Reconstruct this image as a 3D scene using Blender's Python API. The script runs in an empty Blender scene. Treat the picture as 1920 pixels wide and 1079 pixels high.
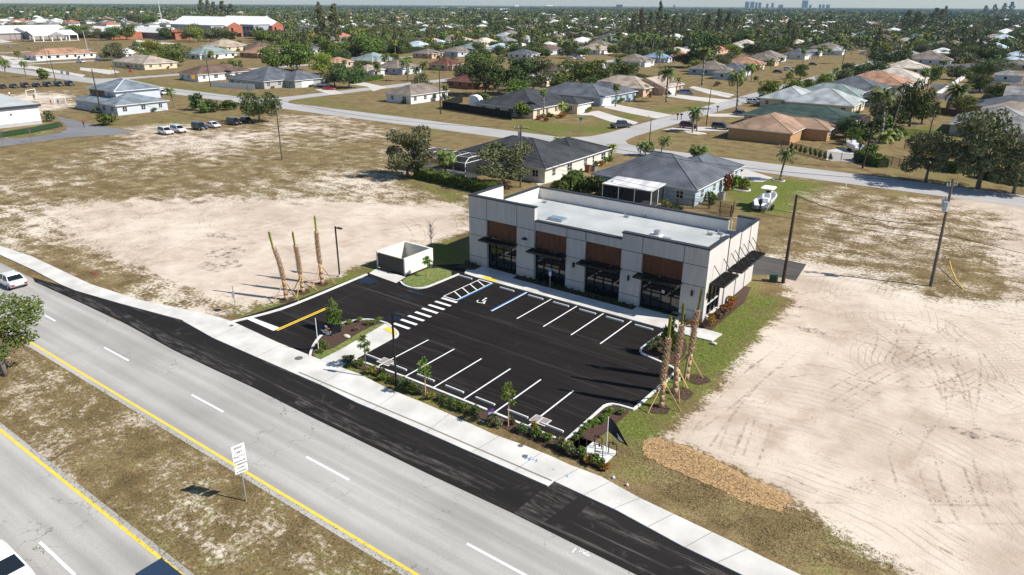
import bpy, bmesh, math, random
import numpy as np
from mathutils import Vector, Matrix
PI = math.pi
R = random.Random(7)
NR = np.random.RandomState(11)
sc = bpy.context.scene
C = sc.collection
# ---------------------------------------------------------------- camera
F, PITCH, ROLL, YAW, CAMH = 1325.16, 0.38002872, 0.00539621, 0.6260792, 28.993
cam = bpy.data.cameras.new('camera'); co = bpy.data.objects.new('camera', cam); C.objects.link(co)
co.matrix_world = Matrix.Translation((0, 0, CAMH)) @ Matrix.Rotation(YAW, 4, 'Z') @ Matrix.Rotation(PI/2-PITCH, 4, 'X') @ Matrix.Rotation(ROLL, 4, 'Z')
cam.sensor_width = 36; cam.lens = 36*F/1920; cam.clip_start = 0.5; cam.clip_end = 60000
sc.camera = co
sc.render.resolution_x = 1024; sc.render.resolution_y = 575
# ---------------------------------------------------------------- world + sun
SUN_AZ = math.atan2(0.945, 0.326); SUN_EL = math.radians(42.5)
w = bpy.data.worlds.new('World'); sc.world = w; w.use_nodes = True
nt = w.node_tree; bg = nt.nodes['Background']
sky = nt.nodes.new('ShaderNodeTexSky'); sky.sky_type = 'NISHITA'; sky.sun_disc = False
sky.sun_elevation = SUN_EL; sky.sun_rotation = SUN_AZ
nt.links.new(sky.outputs[0], bg.inputs[0]); bg.inputs[1].default_value = 0.085; sky.dust_density = .25; sky.ozone_density = 4; sky.air_density = 1.0
sl = bpy.data.lights.new('sun', 'SUN'); so = bpy.data.objects.new('sun', sl); C.objects.link(so)
sl.energy = 5.0; sl.angle = math.radians(0.5); sl.color = (1, 0.95, 0.87)
sd = Vector((math.sin(SUN_AZ)*math.cos(SUN_EL), math.cos(SUN_AZ)*math.cos(SUN_EL), math.sin(SUN_EL)))
so.rotation_euler = sd.to_track_quat('Z', 'Y').to_euler(); so.location = (60, 20, 120)
sc.view_settings.view_transform = 'Standard'; sc.view_settings.look = 'None'
sc.view_settings.exposure = 0.43; sc.view_settings.gamma = 1
sc.render.engine = 'CYCLES'
sc.cycles.max_bounces = 5; sc.cycles.transparent_max_bounces = 12
# ---------------------------------------------------------------- maths between the surveyed plan and the ground
def P(px, py, z=0.0):
    x = (px-960)/F; y = -(py-539.5)/F
    c, s = math.cos(ROLL), math.sin(ROLL); x, y = c*x-s*y, s*x+c*y
    cp, sp = math.cos(PITCH), math.sin(PITCH)
    d = (x, cp+y*sp, -sp+y*cp); k = -(CAMH-z)/d[2]
    a, b = d[0]*k, d[1]*k; c, s = math.cos(YAW), math.sin(YAW)
    return (c*a-s*b, s*a+c*b)
def proj(X, Y, Z=0.0):
    c, s = math.cos(-YAW), math.sin(-YAW); a, b = c*X-s*Y, s*X+c*Y; h = Z-CAMH
    cp, sp = math.cos(PITCH), math.sin(PITCH)
    z = b*cp-h*sp; y = b*sp+h*cp
    if z < 1: return (-9999, -9999, z)
    x = a/z; y /= z; c, s = math.cos(ROLL), math.sin(ROLL); x, y = c*x+s*y, -s*x+c*y
    return (960+F*x, 539.5-F*y, z)
def depth(X, Y):
    return proj(X, Y, 0)[2]
# ---------------------------------------------------------------- materials
MATS = {}
def mat(name, col, rough=0.85, var=0.0, scale=1.0, spec=0.3, metal=0.0, col2=None, bump=0.0, coat=0.0, detail=3, stretch=None, alpha=None):
    if name in MATS: return MATS[name]
    m = bpy.data.materials.new(name); m.use_nodes = True; n = m.node_tree; b = n.nodes['Principled BSDF']
    b.inputs['Base Color'].default_value = (*col, 1); b.inputs['Roughness'].default_value = rough
    b.inputs['Specular IOR Level'].default_value = spec; b.inputs['Metallic'].default_value = metal
    if coat: b.inputs['Coat Weight'].default_value = coat; b.inputs['Coat Roughness'].default_value = 0.05
    if alpha is not None: b.inputs['Alpha'].default_value = alpha
    if var > 0 or col2:
        tc = n.nodes.new('ShaderNodeTexCoord'); ns = n.nodes.new('ShaderNodeTexNoise')
        ns.inputs['Scale'].default_value = scale; ns.inputs['Detail'].default_value = detail
        src = tc.outputs['Object']
        if stretch:
            mp = n.nodes.new('ShaderNodeMapping'); mp.inputs['Scale'].default_value = stretch
            n.links.new(src, mp.inputs[0]); src = mp.outputs[0]
        n.links.new(src, ns.inputs['Vector'])
        rp = n.nodes.new('ShaderNodeValToRGB')
        c2 = col2 or tuple(min(1, c*(1+var)) for c in col); c1 = col if col2 else tuple(c*(1-var) for c in col)
        rp.color_ramp.elements[0].color = (*c1, 1); rp.color_ramp.elements[1].color = (*c2, 1)
        rp.color_ramp.elements[0].position = 0.32; rp.color_ramp.elements[1].position = 0.68
        n.links.new(ns.outputs[0], rp.inputs[0]); n.links.new(rp.outputs[0], b.inputs['Base Color'])
        if bump:
            bp = n.nodes.new('ShaderNodeBump'); bp.inputs['Strength'].default_value = bump
            n.links.new(ns.outputs[0], bp.inputs['Height']); n.links.new(bp.outputs[0], b.inputs['Normal'])
    MATS[name] = m; return m
def leafmat(name, dark, light, rough=0.6, trans=0.0):
    m = bpy.data.materials.new(name); m.use_nodes = True; n = m.node_tree; b = n.nodes['Principled BSDF']
    g = n.nodes.new('ShaderNodeNewGeometry'); oi = n.nodes.new('ShaderNodeObjectInfo')
    tc = n.nodes.new('ShaderNodeTexCoord'); ns = n.nodes.new('ShaderNodeTexNoise'); ns.inputs['Scale'].default_value = 2.2
    n.links.new(tc.outputs['Object'], ns.inputs['Vector'])
    mx = n.nodes.new('ShaderNodeMath'); mx.operation = 'MULTIPLY_ADD'; mx.inputs[1].default_value = 0.55
    n.links.new(g.outputs['Random Per Island'], mx.inputs[0])
    m2 = n.nodes.new('ShaderNodeMath'); m2.operation = 'MULTIPLY'; m2.inputs[1].default_value = 0.45
    n.links.new(ns.outputs[0], m2.inputs[0]); n.links.new(m2.outputs[0], mx.inputs[2])
    rp = n.nodes.new('ShaderNodeValToRGB'); rp.color_ramp.elements[0].position = 0.1; rp.color_ramp.elements[1].position = 0.9
    rp.color_ramp.elements[0].color = (*dark, 1); rp.color_ramp.elements[1].color = (*light, 1)
    n.links.new(mx.outputs[0], rp.inputs[0])
    hs = n.nodes.new('ShaderNodeHueSaturation')
    mr = n.nodes.new('ShaderNodeMapRange'); mr.inputs['To Min'].default_value = 0.475; mr.inputs['To Max'].default_value = 0.52
    n.links.new(oi.outputs['Random'], mr.inputs[0]); n.links.new(mr.outputs[0], hs.inputs['Hue'])
    mv = n.nodes.new('ShaderNodeMapRange'); mv.inputs['To Min'].default_value = 0.75; mv.inputs['To Max'].default_value = 1.3
    n.links.new(oi.outputs['Random'], mv.inputs[0]); n.links.new(mv.outputs[0], hs.inputs['Value'])
    n.links.new(rp.outputs[0], hs.inputs['Color']); n.links.new(hs.outputs[0], b.inputs['Base Color'])
    b.inputs['Roughness'].default_value = rough; b.inputs['Specular IOR Level'].default_value = 0.25
    MATS[name] = m; return m
M = {
 'stucco': mat('stucco_offwhite', (0.52, 0.49, 0.46), 0.9, 0.085, 1.3, stretch=(2.2, 2.2, .25), detail=8),
 'stucco_in': mat('stucco_parapet_inside', (0.74, 0.70, 0.64), 0.9, 0.05, 1.0),
 'joint': mat('dark_joint', (0.10, 0.095, 0.09), 0.8),
 'cap': mat('dark_metal_cap', (0.05, 0.052, 0.06), 0.5, 0.1, 2, metal=0.3),
 'bronze': mat('dark_bronze', (0.022, 0.019, 0.017), 0.55, spec=0.4),
 'steel': mat('galvanised_steel', (0.42, 0.43, 0.44), 0.45, 0.1, 5, metal=0.6),
 'membrane': mat('roof_membrane', (0.36, 0.385, 0.385), 0.85, col2=(0.50, 0.515, 0.50), scale=0.25, detail=6),
 'wood': mat('wood_panel', (0.105, 0.040, 0.018), 0.6, col2=(0.165, 0.068, 0.032), scale=1.5, stretch=(2.5, 2.5, 0.4)),
 'glass': mat('dark_glass', (0.012, 0.016, 0.018), 0.04, spec=0.8),
 'frame_black': mat('black_frame', (0.012, 0.012, 0.013), 0.45),
 'conc': mat('pale_concrete', (0.50, 0.48, 0.44), 0.9, col2=(0.68, 0.66, 0.61), scale=0.45, detail=10),
 'curb': mat('curb_concrete', (0.58, 0.57, 0.54), 0.85, col2=(0.72, 0.71, 0.68), scale=1.4),
 'white': mat('white_paint', (0.80, 0.80, 0.79), 0.7, 0.04, 3),
 'yellow': mat('yellow_paint', (0.80, 0.56, 0.06), 0.7, 0.08, 3),
 'blue': mat('blue_paint', (0.03, 0.22, 0.52), 0.7, 0.06, 3),
 'mulch': mat('dark_mulch', (0.035, 0.020, 0.014), 0.95, col2=(0.115, 0.066, 0.048), scale=9, bump=0.6, detail=6),
 'chips': mat('wood_chips', (0.25, 0.15, 0.065), 0.95, col2=(0.58, 0.385, 0.19), scale=5, bump=0.9, detail=8),
 'pole_wood': mat('weathered_pole', (0.115, 0.105, 0.085), 0.9, 0.25, 4, stretch=(4, 4, 0.4)),
 'pole_brown': mat('brown_pole', (0.05, 0.038, 0.03), 0.85, 0.2, 4),
 'lumber': mat('new_lumber', (0.50, 0.33, 0.17), 0.8, 0.12, 6),
 'bark': mat('grey_bark', (0.16, 0.14, 0.12), 0.95, 0.3, 6, stretch=(3, 3, 0.8)),
 'palmbark': mat('palm_bark', (0.20, 0.18, 0.155), 0.95, 0.2, 4, stretch=(1, 1, 6)),
 'boots': mat('palm_boots', (0.26, 0.15, 0.08), 0.95, col2=(0.60, 0.44, 0.29), scale=7, bump=0.5),
 'rubber': mat('tyre_rubber', (0.012, 0.012, 0.012), 0.85),
 'rim': mat('wheel_rim', (0.45, 0.46, 0.47), 0.3, metal=0.8),
 'carglass': mat('car_glass', (0.010, 0.014, 0.018), 0.06, spec=0.7),
 'lampglass': mat('headlight_glass', (0.7, 0.72, 0.75), 0.15),
 'taillight': mat('red_lamp', (0.35, 0.01, 0.01), 0.25),
 'screen': mat('screen_mesh', (0.02, 0.022, 0.025), 0.8, alpha=0.72),
 'whiteframe': mat('white_frame', (0.75, 0.75, 0.74), 0.6),
 'wire': mat('black_wire', (0.02, 0.02, 0.02), 0.7),
 'rock': mat('pale_rock', (0.55, 0.50, 0.44), 0.9, 0.2, 3),
 'skin': mat('skin', (0.36, 0.2, 0.13), 0.6),
}
M['lf_oak'] = leafmat('leaf_grey_green', (0.06, 0.07, 0.03), (0.20, 0.21, 0.10))
M['lf_dark'] = leafmat('leaf_dark_green', (0.03, 0.05, 0.015), (0.11, 0.15, 0.045))
M['lf_mid'] = leafmat('leaf_mid_green', (0.045, 0.07, 0.014), (0.15, 0.20, 0.04))
M['lf_lime'] = leafmat('leaf_lime_green', (0.08, 0.10, 0.014), (0.27, 0.28, 0.045))
M['lf_pine'] = leafmat('leaf_pine', (0.06, 0.07, 0.03), (0.21, 0.21, 0.09))
M['lf_palm'] = leafmat('leaf_palm', (0.04, 0.065, 0.014), (0.17, 0.21, 0.05))
M['lf_gold'] = leafmat('leaf_gold', (0.16, 0.10, 0.015), (0.40, 0.26, 0.03))
M['lf_red'] = leafmat('leaf_red_orange', (0.12, 0.035, 0.012), (0.36, 0.16, 0.03))
M['lf_bright'] = leafmat('leaf_bright', (0.06, 0.12, 0.015), (0.20, 0.28, 0.05))
M['lf_brown'] = leafmat('leaf_dry', (0.10, 0.07, 0.04), (0.22, 0.16, 0.09))
M['lf_tuft'] = leafmat('leaf_tuft', (0.10, 0.08, 0.035), (0.30, 0.25, 0.12)); M['lf_tuftg'] = leafmat('leaf_tuft_green', (0.08, 0.10, 0.025), (0.24, 0.27, 0.09))
def shingle(col):
    k = 'roof_%.2f_%.2f_%.2f' % col
    if k in MATS: return MATS[k]
    m = bpy.data.materials.new('shingle_roof'); m.use_nodes = True; n = m.node_tree; b = n.nodes['Principled BSDF']
    tc = n.nodes.new('ShaderNodeTexCoord'); sp = n.nodes.new('ShaderNodeSeparateXYZ'); n.links.new(tc.outputs['Object'], sp.inputs[0])
    br = n.nodes.new('ShaderNodeTexNoise'); br.inputs['Scale'].default_value = 7; br.inputs['Detail'].default_value = 3; br.inputs['Roughness'].default_value = .8
    mp = n.nodes.new('ShaderNodeMapping'); mp.inputs['Scale'].default_value = (1, 1, 5); n.links.new(tc.outputs['Object'], mp.inputs[0]); n.links.new(mp.outputs[0], br.inputs['Vector'])
    wv = n.nodes.new('ShaderNodeMath'); wv.operation = 'MULTIPLY'; wv.inputs[1].default_value = 38; n.links.new(sp.outputs[2], wv.inputs[0])
    sn = n.nodes.new('ShaderNodeMath'); sn.operation = 'SINE'; n.links.new(wv.outputs[0], sn.inputs[0])
    ad = n.nodes.new('ShaderNodeMath'); ad.operation = 'MULTIPLY_ADD'; ad.inputs[1].default_value = 0.06; n.links.new(sn.outputs[0], ad.inputs[0])
    n2 = n.nodes.new('ShaderNodeTexNoise'); n2.inputs['Scale'].default_value = 0.35; n2.inputs['Detail'].default_value = 4; n.links.new(tc.outputs['Object'], n2.inputs['Vector'])
    a2 = n.nodes.new('ShaderNodeMath'); a2.operation = 'ADD'; n.links.new(br.outputs[0], a2.inputs[0]); n.links.new(n2.outputs[0], a2.inputs[1])
    a3 = n.nodes.new('ShaderNodeMath'); a3.operation = 'MULTIPLY'; a3.inputs[1].default_value = 0.5; n.links.new(a2.outputs[0], a3.inputs[0]); n.links.new(a3.outputs[0], ad.inputs[2])
    rp = n.nodes.new('ShaderNodeValToRGB'); rp.color_ramp.elements[0].position = 0.38; rp.color_ramp.elements[1].position = 0.62
    rp.color_ramp.elements[0].color = (*[c*0.55 for c in col], 1); rp.color_ramp.elements[1].color = (*[c*1.5 for c in col], 1)
    n.links.new(ad.outputs[0], rp.inputs[0]); n.links.new(rp.outputs[0], b.inputs['Base Color'])
    b.inputs['Roughness'].default_value = 0.85; b.inputs['Specular IOR Level'].default_value = 0.25
    MATS[k] = m; return m
def wallmat(col):
    return mat('wall_%.2f_%.2f_%.2f' % col, col, 0.9, 0.06, 0.7)
def carpaint(col):
    return mat('car_%.2f_%.2f_%.2f' % col, col, 0.3, spec=0.5, coat=0.6)
# ---------------------------------------------------------------- object helpers
class MB:
    def __init__(s): s.v = []; s.f = []; s.m = []
    def poly(s, pts, mi=0):
        k = len(s.v); s.v += [tuple(p) for p in pts]; s.f.append(tuple(range(k, k+len(pts)))); s.m.append(mi); return s
    def hexa(s, a, mi=0, top=None):   # 8 points: bottom 4 ccw, top 4 ccw
        k = len(s.v); s.v += [tuple(p) for p in a]
        for i, q in enumerate(((3, 2, 1, 0), (4, 5, 6, 7), (0, 1, 5, 4), (1, 2, 6, 5), (2, 3, 7, 6), (3, 0, 4, 7))):
            s.f.append(tuple(k+j for j in q)); s.m.append(top if (i == 1 and top is not None) else mi)
        return s
    def box(s, x0, x1, y0, y1, z0, z1, mi=0, top=None):
        return s.hexa([(x0, y0, z0), (x1, y0, z0), (x1, y1, z0), (x0, y1, z0), (x0, y0, z1), (x1, y0, z1), (x1, y1, z1), (x0, y1, z1)], mi, top)
    def tube(s, p, q, r0, r1=None, n=8, mi=0):
        r1 = r0 if r1 is None else r1; p = Vector(p); q = Vector(q); d = (q-p)
        if d.length < 1e-6: return s
        d.normalize(); u = d.orthogonal().normalized(); v = d.cross(u); k = len(s.v)
        for c, r in ((p, r0), (q, r1)):
            for i in range(n):
                a = 2*PI*i/n; s.v.append(tuple(c+(u*math.cos(a)+v*math.sin(a))*r))
        for i in range(n):
            j = (i+1) % n; s.f.append((k+i, k+j, k+n+j, k+n+i)); s.m.append(mi)
        s.f.append(tuple(k+n-1-i for i in range(n))); s.m.append(mi); s.f.append(tuple(k+n+i for i in range(n))); s.m.append(mi)
        return s
    def path(s, pts, r, n=6, mi=0):
        for a, b in zip(pts, pts[1:]):
            s.tube(a, b, r if not callable(r) else r(0), None, n, mi)
        return s
    def bar(s, p, q, w, h, mi=0):
        p = Vector(p); q = Vector(q); d = (q-p).normalized(); u = d.cross(Vector((0, 0, 1)))
        u = u.normalized() if u.length > 1e-3 else Vector((1, 0, 0)); v = u.cross(d)
        u = u*w/2; v = v*h/2
        return s.hexa([p-u-v, p+u-v, q+u-v, q-u-v, p-u+v, p+u+v, q+u+v, q-u+v], mi)
    def prism(s, pts, z0, z1, mi=0, side=None):
        a = sum(pts[i][0]*pts[(i+1) % len(pts)][1]-pts[(i+1) % len(pts)][0]*pts[i][1] for i in range(len(pts)))
        if a < 0: pts = pts[::-1]
        k = len(s.v); n = len(pts); s.v += [(x, y, z1) for x, y in pts]+[(x, y, z0) for x, y in pts]
        s.f.append(tuple(range(k, k+n))); s.m.append(mi)
        for i in range(n):
            j = (i+1) % n; s.f.append((k+j, k+i, k+n+i, k+n+j)); s.m.append(mi if side is None else side)
        return s
    def flat(s, pts, z, mi=0):
        a = sum(pts[i][0]*pts[(i+1) % len(pts)][1]-pts[(i+1) % len(pts)][0]*pts[i][1] for i in range(len(pts)))
        if a < 0: pts = pts[::-1]
        return s.poly([(x, y, z) for x, y in pts], mi)
    def strip(s, pts, w, z0, z1, mi=0, closed=False):
        n = len(pts); L = []; Rr = []
        for i in range(n):
            a = Vector(pts[i-1] if (i or closed) else pts[0]); b = Vector(pts[(i+1) % n] if (i < n-1 or closed) else pts[-1])
            c = Vector(pts[i])
            d1 = (c-a).normalized() if (c-a).length > 1e-6 else (b-c).normalized(); d2 = (b-c).normalized() if (b-c).length > 1e-6 else d1
            t = (d1+d2); t = t.normalized() if t.length > 1e-3 else d1
            nn = Vector((-t.y, t.x)); sc_ = 1/max(0.5, nn.dot(Vector((-d1.y, d1.x))))
            L.append(c+nn*w/2*sc_); Rr.append(c-nn*w/2*sc_)
        for i in range(n if closed else n-1):
            j = (i+1) % n
            if z0 is None: s.poly([(*Rr[i], z1), (*Rr[j], z1), (*L[j], z1), (*L[i], z1)], mi)
            else: s.hexa([(*Rr[i], z0), (*Rr[j], z0), (*L[j], z0), (*L[i], z0), (*Rr[i], z1), (*Rr[j], z1), (*L[j], z1), (*L[i], z1)], mi)
        return s
    def loft(s, secs, mi=0, caps=True, closed=True):
        k = len(s.v); n = len(secs[0])
        for r in secs: s.v += [tuple(p) for p in r]
        for i in range(len(secs)-1):
            for j in range(n if closed else n-1):
                j2 = (j+1) % n; s.f.append((k+i*n+j, k+i*n+j2, k+(i+1)*n+j2, k+(i+1)*n+j)); s.m.append(mi)
        if caps:
            s.f.append(tuple(k+n-1-j for j in range(n))); s.m.append(mi)
            e = k+(len(secs)-1)*n; s.f.append(tuple(e+j for j in range(n))); s.m.append(mi)
        return s
    def mesh(s, name, mats, smooth=False):
        me = bpy.data.meshes.new(name); me.from_pydata(s.v, [], s.f)
        for m in (mats if isinstance(mats, (list, tuple)) else [mats]): me.materials.append(m)
        me.polygons.foreach_set('material_index', s.m)
        if smooth: me.polygons.foreach_set('use_smooth', [True]*len(s.f))
        me.update(); return me
def ob(name, data, parent=None, loc=(0, 0, 0), rz=0.0, sca=None):
    o = bpy.data.objects.new(name, data); C.objects.link(o)
    o.location = loc; o.rotation_euler = (0, 0, rz)
    if sca is not None: o.scale = sca if isinstance(sca, (tuple, list)) else (sca,)*3
    if parent is not None: o.parent = parent
    return o
def build(name, mb, mats, parent=None, loc=(0, 0, 0), rz=0.0, smooth=False, label=None):
    o = ob(name, mb.mesh(name, mats, smooth), parent, loc, rz)
    if label: o['label'] = label
    return o
def tag(o, label, cat, group=None):
    o['label'] = label; o['category'] = cat
    if group: o['group'] = group
    return o
def thing(name, label, cat, loc=(0, 0, 0), rz=0.0, group=None):
    return tag(ob(name, None, None, loc, rz), label, cat, group)
def struct(name, mb, mats, kind='structure'):
    o = build(name, mb, mats); o['kind'] = kind; return o
def copy_tree(o, parent=None, loc=None, rz=None, sca=None):
    c = o.copy(); C.objects.link(c); c.parent = parent
    if loc is not None: c.location = loc
    if rz is not None: c.rotation_euler = (0, 0, rz)
    if sca is not None: c.scale = sca
    for ch in o.children: copy_tree(ch, c)
    return c
PX = lambda pts, z=0: [P(x, y, z) for x, y in pts]
def smooth_poly(pts, it=1, closed=False):
    for _ in range(it):
        o = [] if closed else [pts[0]]
        rng = range(len(pts) if closed else len(pts)-1)
        for i in rng:
            a, b = pts[i], pts[(i+1) % len(pts)]
            o += [(a[0]*.75+b[0]*.25, a[1]*.75+b[1]*.25), (a[0]*.25+b[0]*.75, a[1]*.25+b[1]*.75)]
        if not closed: o.append(pts[-1])
        pts = o
    return pts
AUTO = []      # things whose label is written at the end from what stands near them
ANCH = []      # (pixel x, pixel y, phrase) of things one can find
def anchor(X, Y, Z, phrase):
    q = proj(X, Y, Z); ANCH.append((q[0], q[1], phrase))
def auto(o, X, Y, Z, desc, cat, group):
    q = proj(X, Y, Z); o['category'] = cat; o['group'] = group; AUTO.append([o, q[0], q[1], desc])
# ================================================================ GROUND
SAND = [  # pixel polygon, sand, softness
 ([(-200,250),(300,235),(560,225),(700,235),(860,290),(870,395),(870,440),(700,500),(430,605),(0,470),(-200,400)], .32, 5),
 ([(120,385),(330,375),(560,382),(870,382),(880,432),(800,455),(705,500),(500,590),(440,600),(330,560),(190,480),(90,430)], .97, 5),
 ([(160,250),(330,235),(470,250),(560,275),(420,300),(250,290)], .62, 8),
 ([(500,215),(640,215),(760,250),(700,262),(520,245)], .52, 4),
 ([(640,300),(860,340),(870,380),(700,370),(560,330)], .50, 4),
 ([(440,262),(720,270),(800,300),(700,322),(520,320),(420,300)], .28, 7),
 ([(860,335),(735,325),(760,350),(868,385)], .2, 2),
 ([(0,458),(180,535),(390,585),(440,600),(520,575),(490,560),(390,560),(250,510),(90,455),(0,420)], .33, 2),
 ([(0,300),(60,330),(110,420),(60,460),(0,455)], .42, 6),
 ([(0,262),(200,240),(230,262),(120,290),(0,320)], .2, 4),
 ([(1405,470),(1500,480),(1700,372),(1920,372),(2300,420),(2400,1300),(1800,1200),(1480,945),(1235,815),(1350,690),(1480,545)], .98, 2),
 ([(1405,372),(1500,330),(1700,372),(1880,420),(1925,520),(1895,565),(1800,570),(1660,530),(1500,497),(1405,480)], .34, 4),
 ([(1500,450),(1640,480),(1740,500),(1700,450),(1880,440),(1900,400),(1780,385),(1640,400)], .50, 5),
 ([(1640,520),(1780,510),(1890,520),(1890,560),(1800,568),(1680,545)], .33, 2.5),
 ([(1330,335),(1440,335),(1540,345),(1480,372),(1480,440),(1405,420),(1380,380)], .12, 4),
 ([(1160,845),(1235,815),(1480,945),(1730,1079),(2100,1300),(1700,1300),(1480,1065),(1200,905)], .18, 1.2),
 ([(430,605),(700,492),(876,440),(876,500),(1480,560),(1330,735),(1180,850),(1050,830),(600,690)], .02, 1.2),
 ([(0,180),(140,170),(150,200),(60,215),(0,205)], .66, 5),
 ([(1000,160),(1120,235),(1020,250),(960,225)], .05, 5),
 ([(0,640),(60,650),(800,1090),(350,1090),(0,800)], .30, 1.5),
 ([(0,668),(40,655),(30,700),(170,760),(240,800),(120,800),(90,900),(0,780)], .52, 4),
]
GREEN = [
 ([(1330,335),(1440,335),(1540,345),(1480,372),(1480,400),(1405,400),(1380,380)], 1.0, 3),
 ([(700,492),(876,440),(876,500),(1480,560),(1465,580),(1330,735),(1180,850),(1250,830),(1050,830),(600,690),(430,605)], .8, 2),
 ([(735,330),(868,385),(868,360),(760,335)], .8, 3),
 ([(440,590),(700,490),(690,500),(450,605)], .6, 1),
 ([(250,500),(600,690),(580,700)], .1, 1),
 ([(200,810),(400,900),(800,1090),(400,1090),(100,900)], .30, 4),
 ([(660,700),(1160,885),(1200,900),(1180,850),(1050,830)], .6, 1),
 ([(0,250),(180,245),(0,262)], .7, 2),
 ([(600,185),(820,235),(1100,255),(1080,262),(820,242),(590,195)], .55, 4),
 ([(960,225),(1100,235),(1200,212),(1150,250),(980,245)], .75, 3),
 ([(1200,212),(1330,190),(1320,205),(1230,215)], .7, 3),
 ([(1650,245),(1800,240),(1790,262),(1640,258)], .85, 4),
 ([(1640,135),(1690,132),(1760,150),(1650,150)], .9, 4),
 ([(1500,330),(1700,352),(1500,338)], .4, 3),
 ([(250,160),(470,185),(600,190),(430,172),(260,150)], .6, 4),
]
def sdist(px, py, poly):
    n = len(poly); d = np.full(px.shape, 1e18); ins = np.zeros(px.shape, bool)
    for i in range(n):
        x1, y1 = poly[i]; x2, y2 = poly[(i+1) % n]
        ex, ey = x2-x1, y2-y1; t = np.clip(((px-x1)*ex+(py-y1)*ey)/(ex*ex+ey*ey+1e-9), 0, 1)
        d = np.minimum(d, (px-x1-t*ex)**2+(py-y1-t*ey)**2)
        c = ((y1 > py) != (y2 > py)) & (px < (x2-x1)*(py-y1)/((y2-y1) if abs(y2-y1) > 1e-9 else 1e-9)+x1)
        ins ^= c
    d = np.sqrt(d); return np.where(ins, d, -d)
def axis(lo, hi, st, far0, far1):
    a = list(np.arange(lo, hi+.01, st)); s = st; x = lo; L = []
    while x > far0: s *= 1.35; x -= s; L.append(x)
    s = st; x = a[-1]; Rr = []
    while x < far1: s *= 1.35; x += s; Rr.append(x)
    return np.array(L[::-1]+a+Rr)
gx = axis(-240, 60, 1.0, -25000, 25000); gy = axis(0, 190, 1.0, -600, 25000)
GX, GY = np.meshgrid(gx, gy, indexing='ij'); nx, ny = GX.shape
sand = np.full(GX.shape, .08); green = np.full(GX.shape, .31)
for tbl, arr in ((SAND, sand), (GREEN, green)):
    for pts, val, soft in tbl:
        w_ = [P(x, y) for x, y in pts]
        k = np.clip(.5+sdist(GX, GY, w_)/soft/2, 0, 1); arr[:] = arr*(1-k)+val*k
far = np.clip((np.hypot(GX, GY)-700)/900, 0, 1)
me = bpy.data.meshes.new('ground')
vs = np.stack([GX.ravel(), GY.ravel(), np.zeros(GX.size)], 1)
idx = np.arange(GX.size).reshape(nx, ny)
fs = np.stack([idx[:-1, :-1].ravel(), idx[1:, :-1].ravel(), idx[1:, 1:].ravel(), idx[:-1, 1:].ravel()], 1)
me.vertices.add(len(vs)); me.vertices.foreach_set('co', vs.ravel())
me.loops.add(fs.size); me.loops.foreach_set('vertex_index', fs.ravel())
me.polygons.add(len(fs)); me.polygons.foreach_set('loop_start', np.arange(0, fs.size, 4)); me.polygons.foreach_set('loop_total', np.full(len(fs), 4))
me.update()
for nm, arr in (('sand', sand), ('green', green), ('far', far)):
    a = me.attributes.new(nm, 'FLOAT', 'POINT'); a.data.foreach_set('value', arr.ravel().astype(np.float32))
gm = bpy.data.materials.new('ground_sand_and_grass'); gm.use_nodes = True; n = gm.node_tree; B = n.nodes['Principled BSDF']
def N(t, **k):
    q = n.nodes.new(t)
    for a, b in k.items():
        if a in ('op', 'operation'): q.operation = b
        else: q.inputs[a.replace('_', ' ')].default_value = b
    return q
def lk(a, b): n.links.new(a, b)
def noise(scale, detail=4, rough=.55, vec=None, dist=0):
    q = N('ShaderNodeTexNoise', Scale=scale, Detail=detail, Roughness=rough, Distortion=dist); lk(vec or pos, q.inputs['Vector']); return q.outputs[0]
def math_(op, a, b=None, c=None):
    q = n.nodes.new('ShaderNodeMath'); q.operation = op
    for i, v in enumerate((a, b, c)):
        if v is None: continue
        if isinstance(v, (int, float)): q.inputs[i].default_value = v
        else: lk(v, q.inputs[i])
    return q.outputs[0]
def ramp(v, stops):
    q = n.nodes.new('ShaderNodeValToRGB'); e = q.color_ramp.elements
    while len(e) < len(stops): e.new(.5)
    for i, (p, c) in enumerate(stops): e[i].position = p; e[i].color = (*c, 1) if isinstance(c, tuple) else (c, c, c, 1)
    lk(v, q.inputs[0]); return q.outputs[0]
def mix(f, a, b, bt='MIX'):
    q = n.nodes.new('ShaderNodeMix'); q.data_type = 'RGBA'; q.blend_type = bt
    if isinstance(f, (int, float)): q.inputs[0].default_value = f
    else: lk(f, q.inputs[0])
    for i, v in ((6, a), (7, b)):
        if isinstance(v, tuple): q.inputs[i].default_value = (*v, 1)
        else: lk(v, q.inputs[i])
    return q.outputs[2]
tc = n.nodes.new('ShaderNodeTexCoord'); pos = tc.outputs['Object']
def attr(a): q = n.nodes.new('ShaderNodeAttribute'); q.attribute_name = a; return q.outputs['Fac']
n_big = noise(.045, 5, .6); n_mid = noise(.35, 6, .62, dist=.4); n_fine = noise(2.6, 6, .7); n_grain = noise(9, 3, .7); n_blade = noise(5.5, 9, .85, dist=.6)
mpx = N('ShaderNodeMapping'); mpx.inputs['Scale'].default_value = (.25, 1, 1); mpx.inputs['Rotation'].default_value = (0, 0, -.25); lk(pos, mpx.inputs[0])
n_str = noise(.5, 5, .65, mpx.outputs[0])
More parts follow.
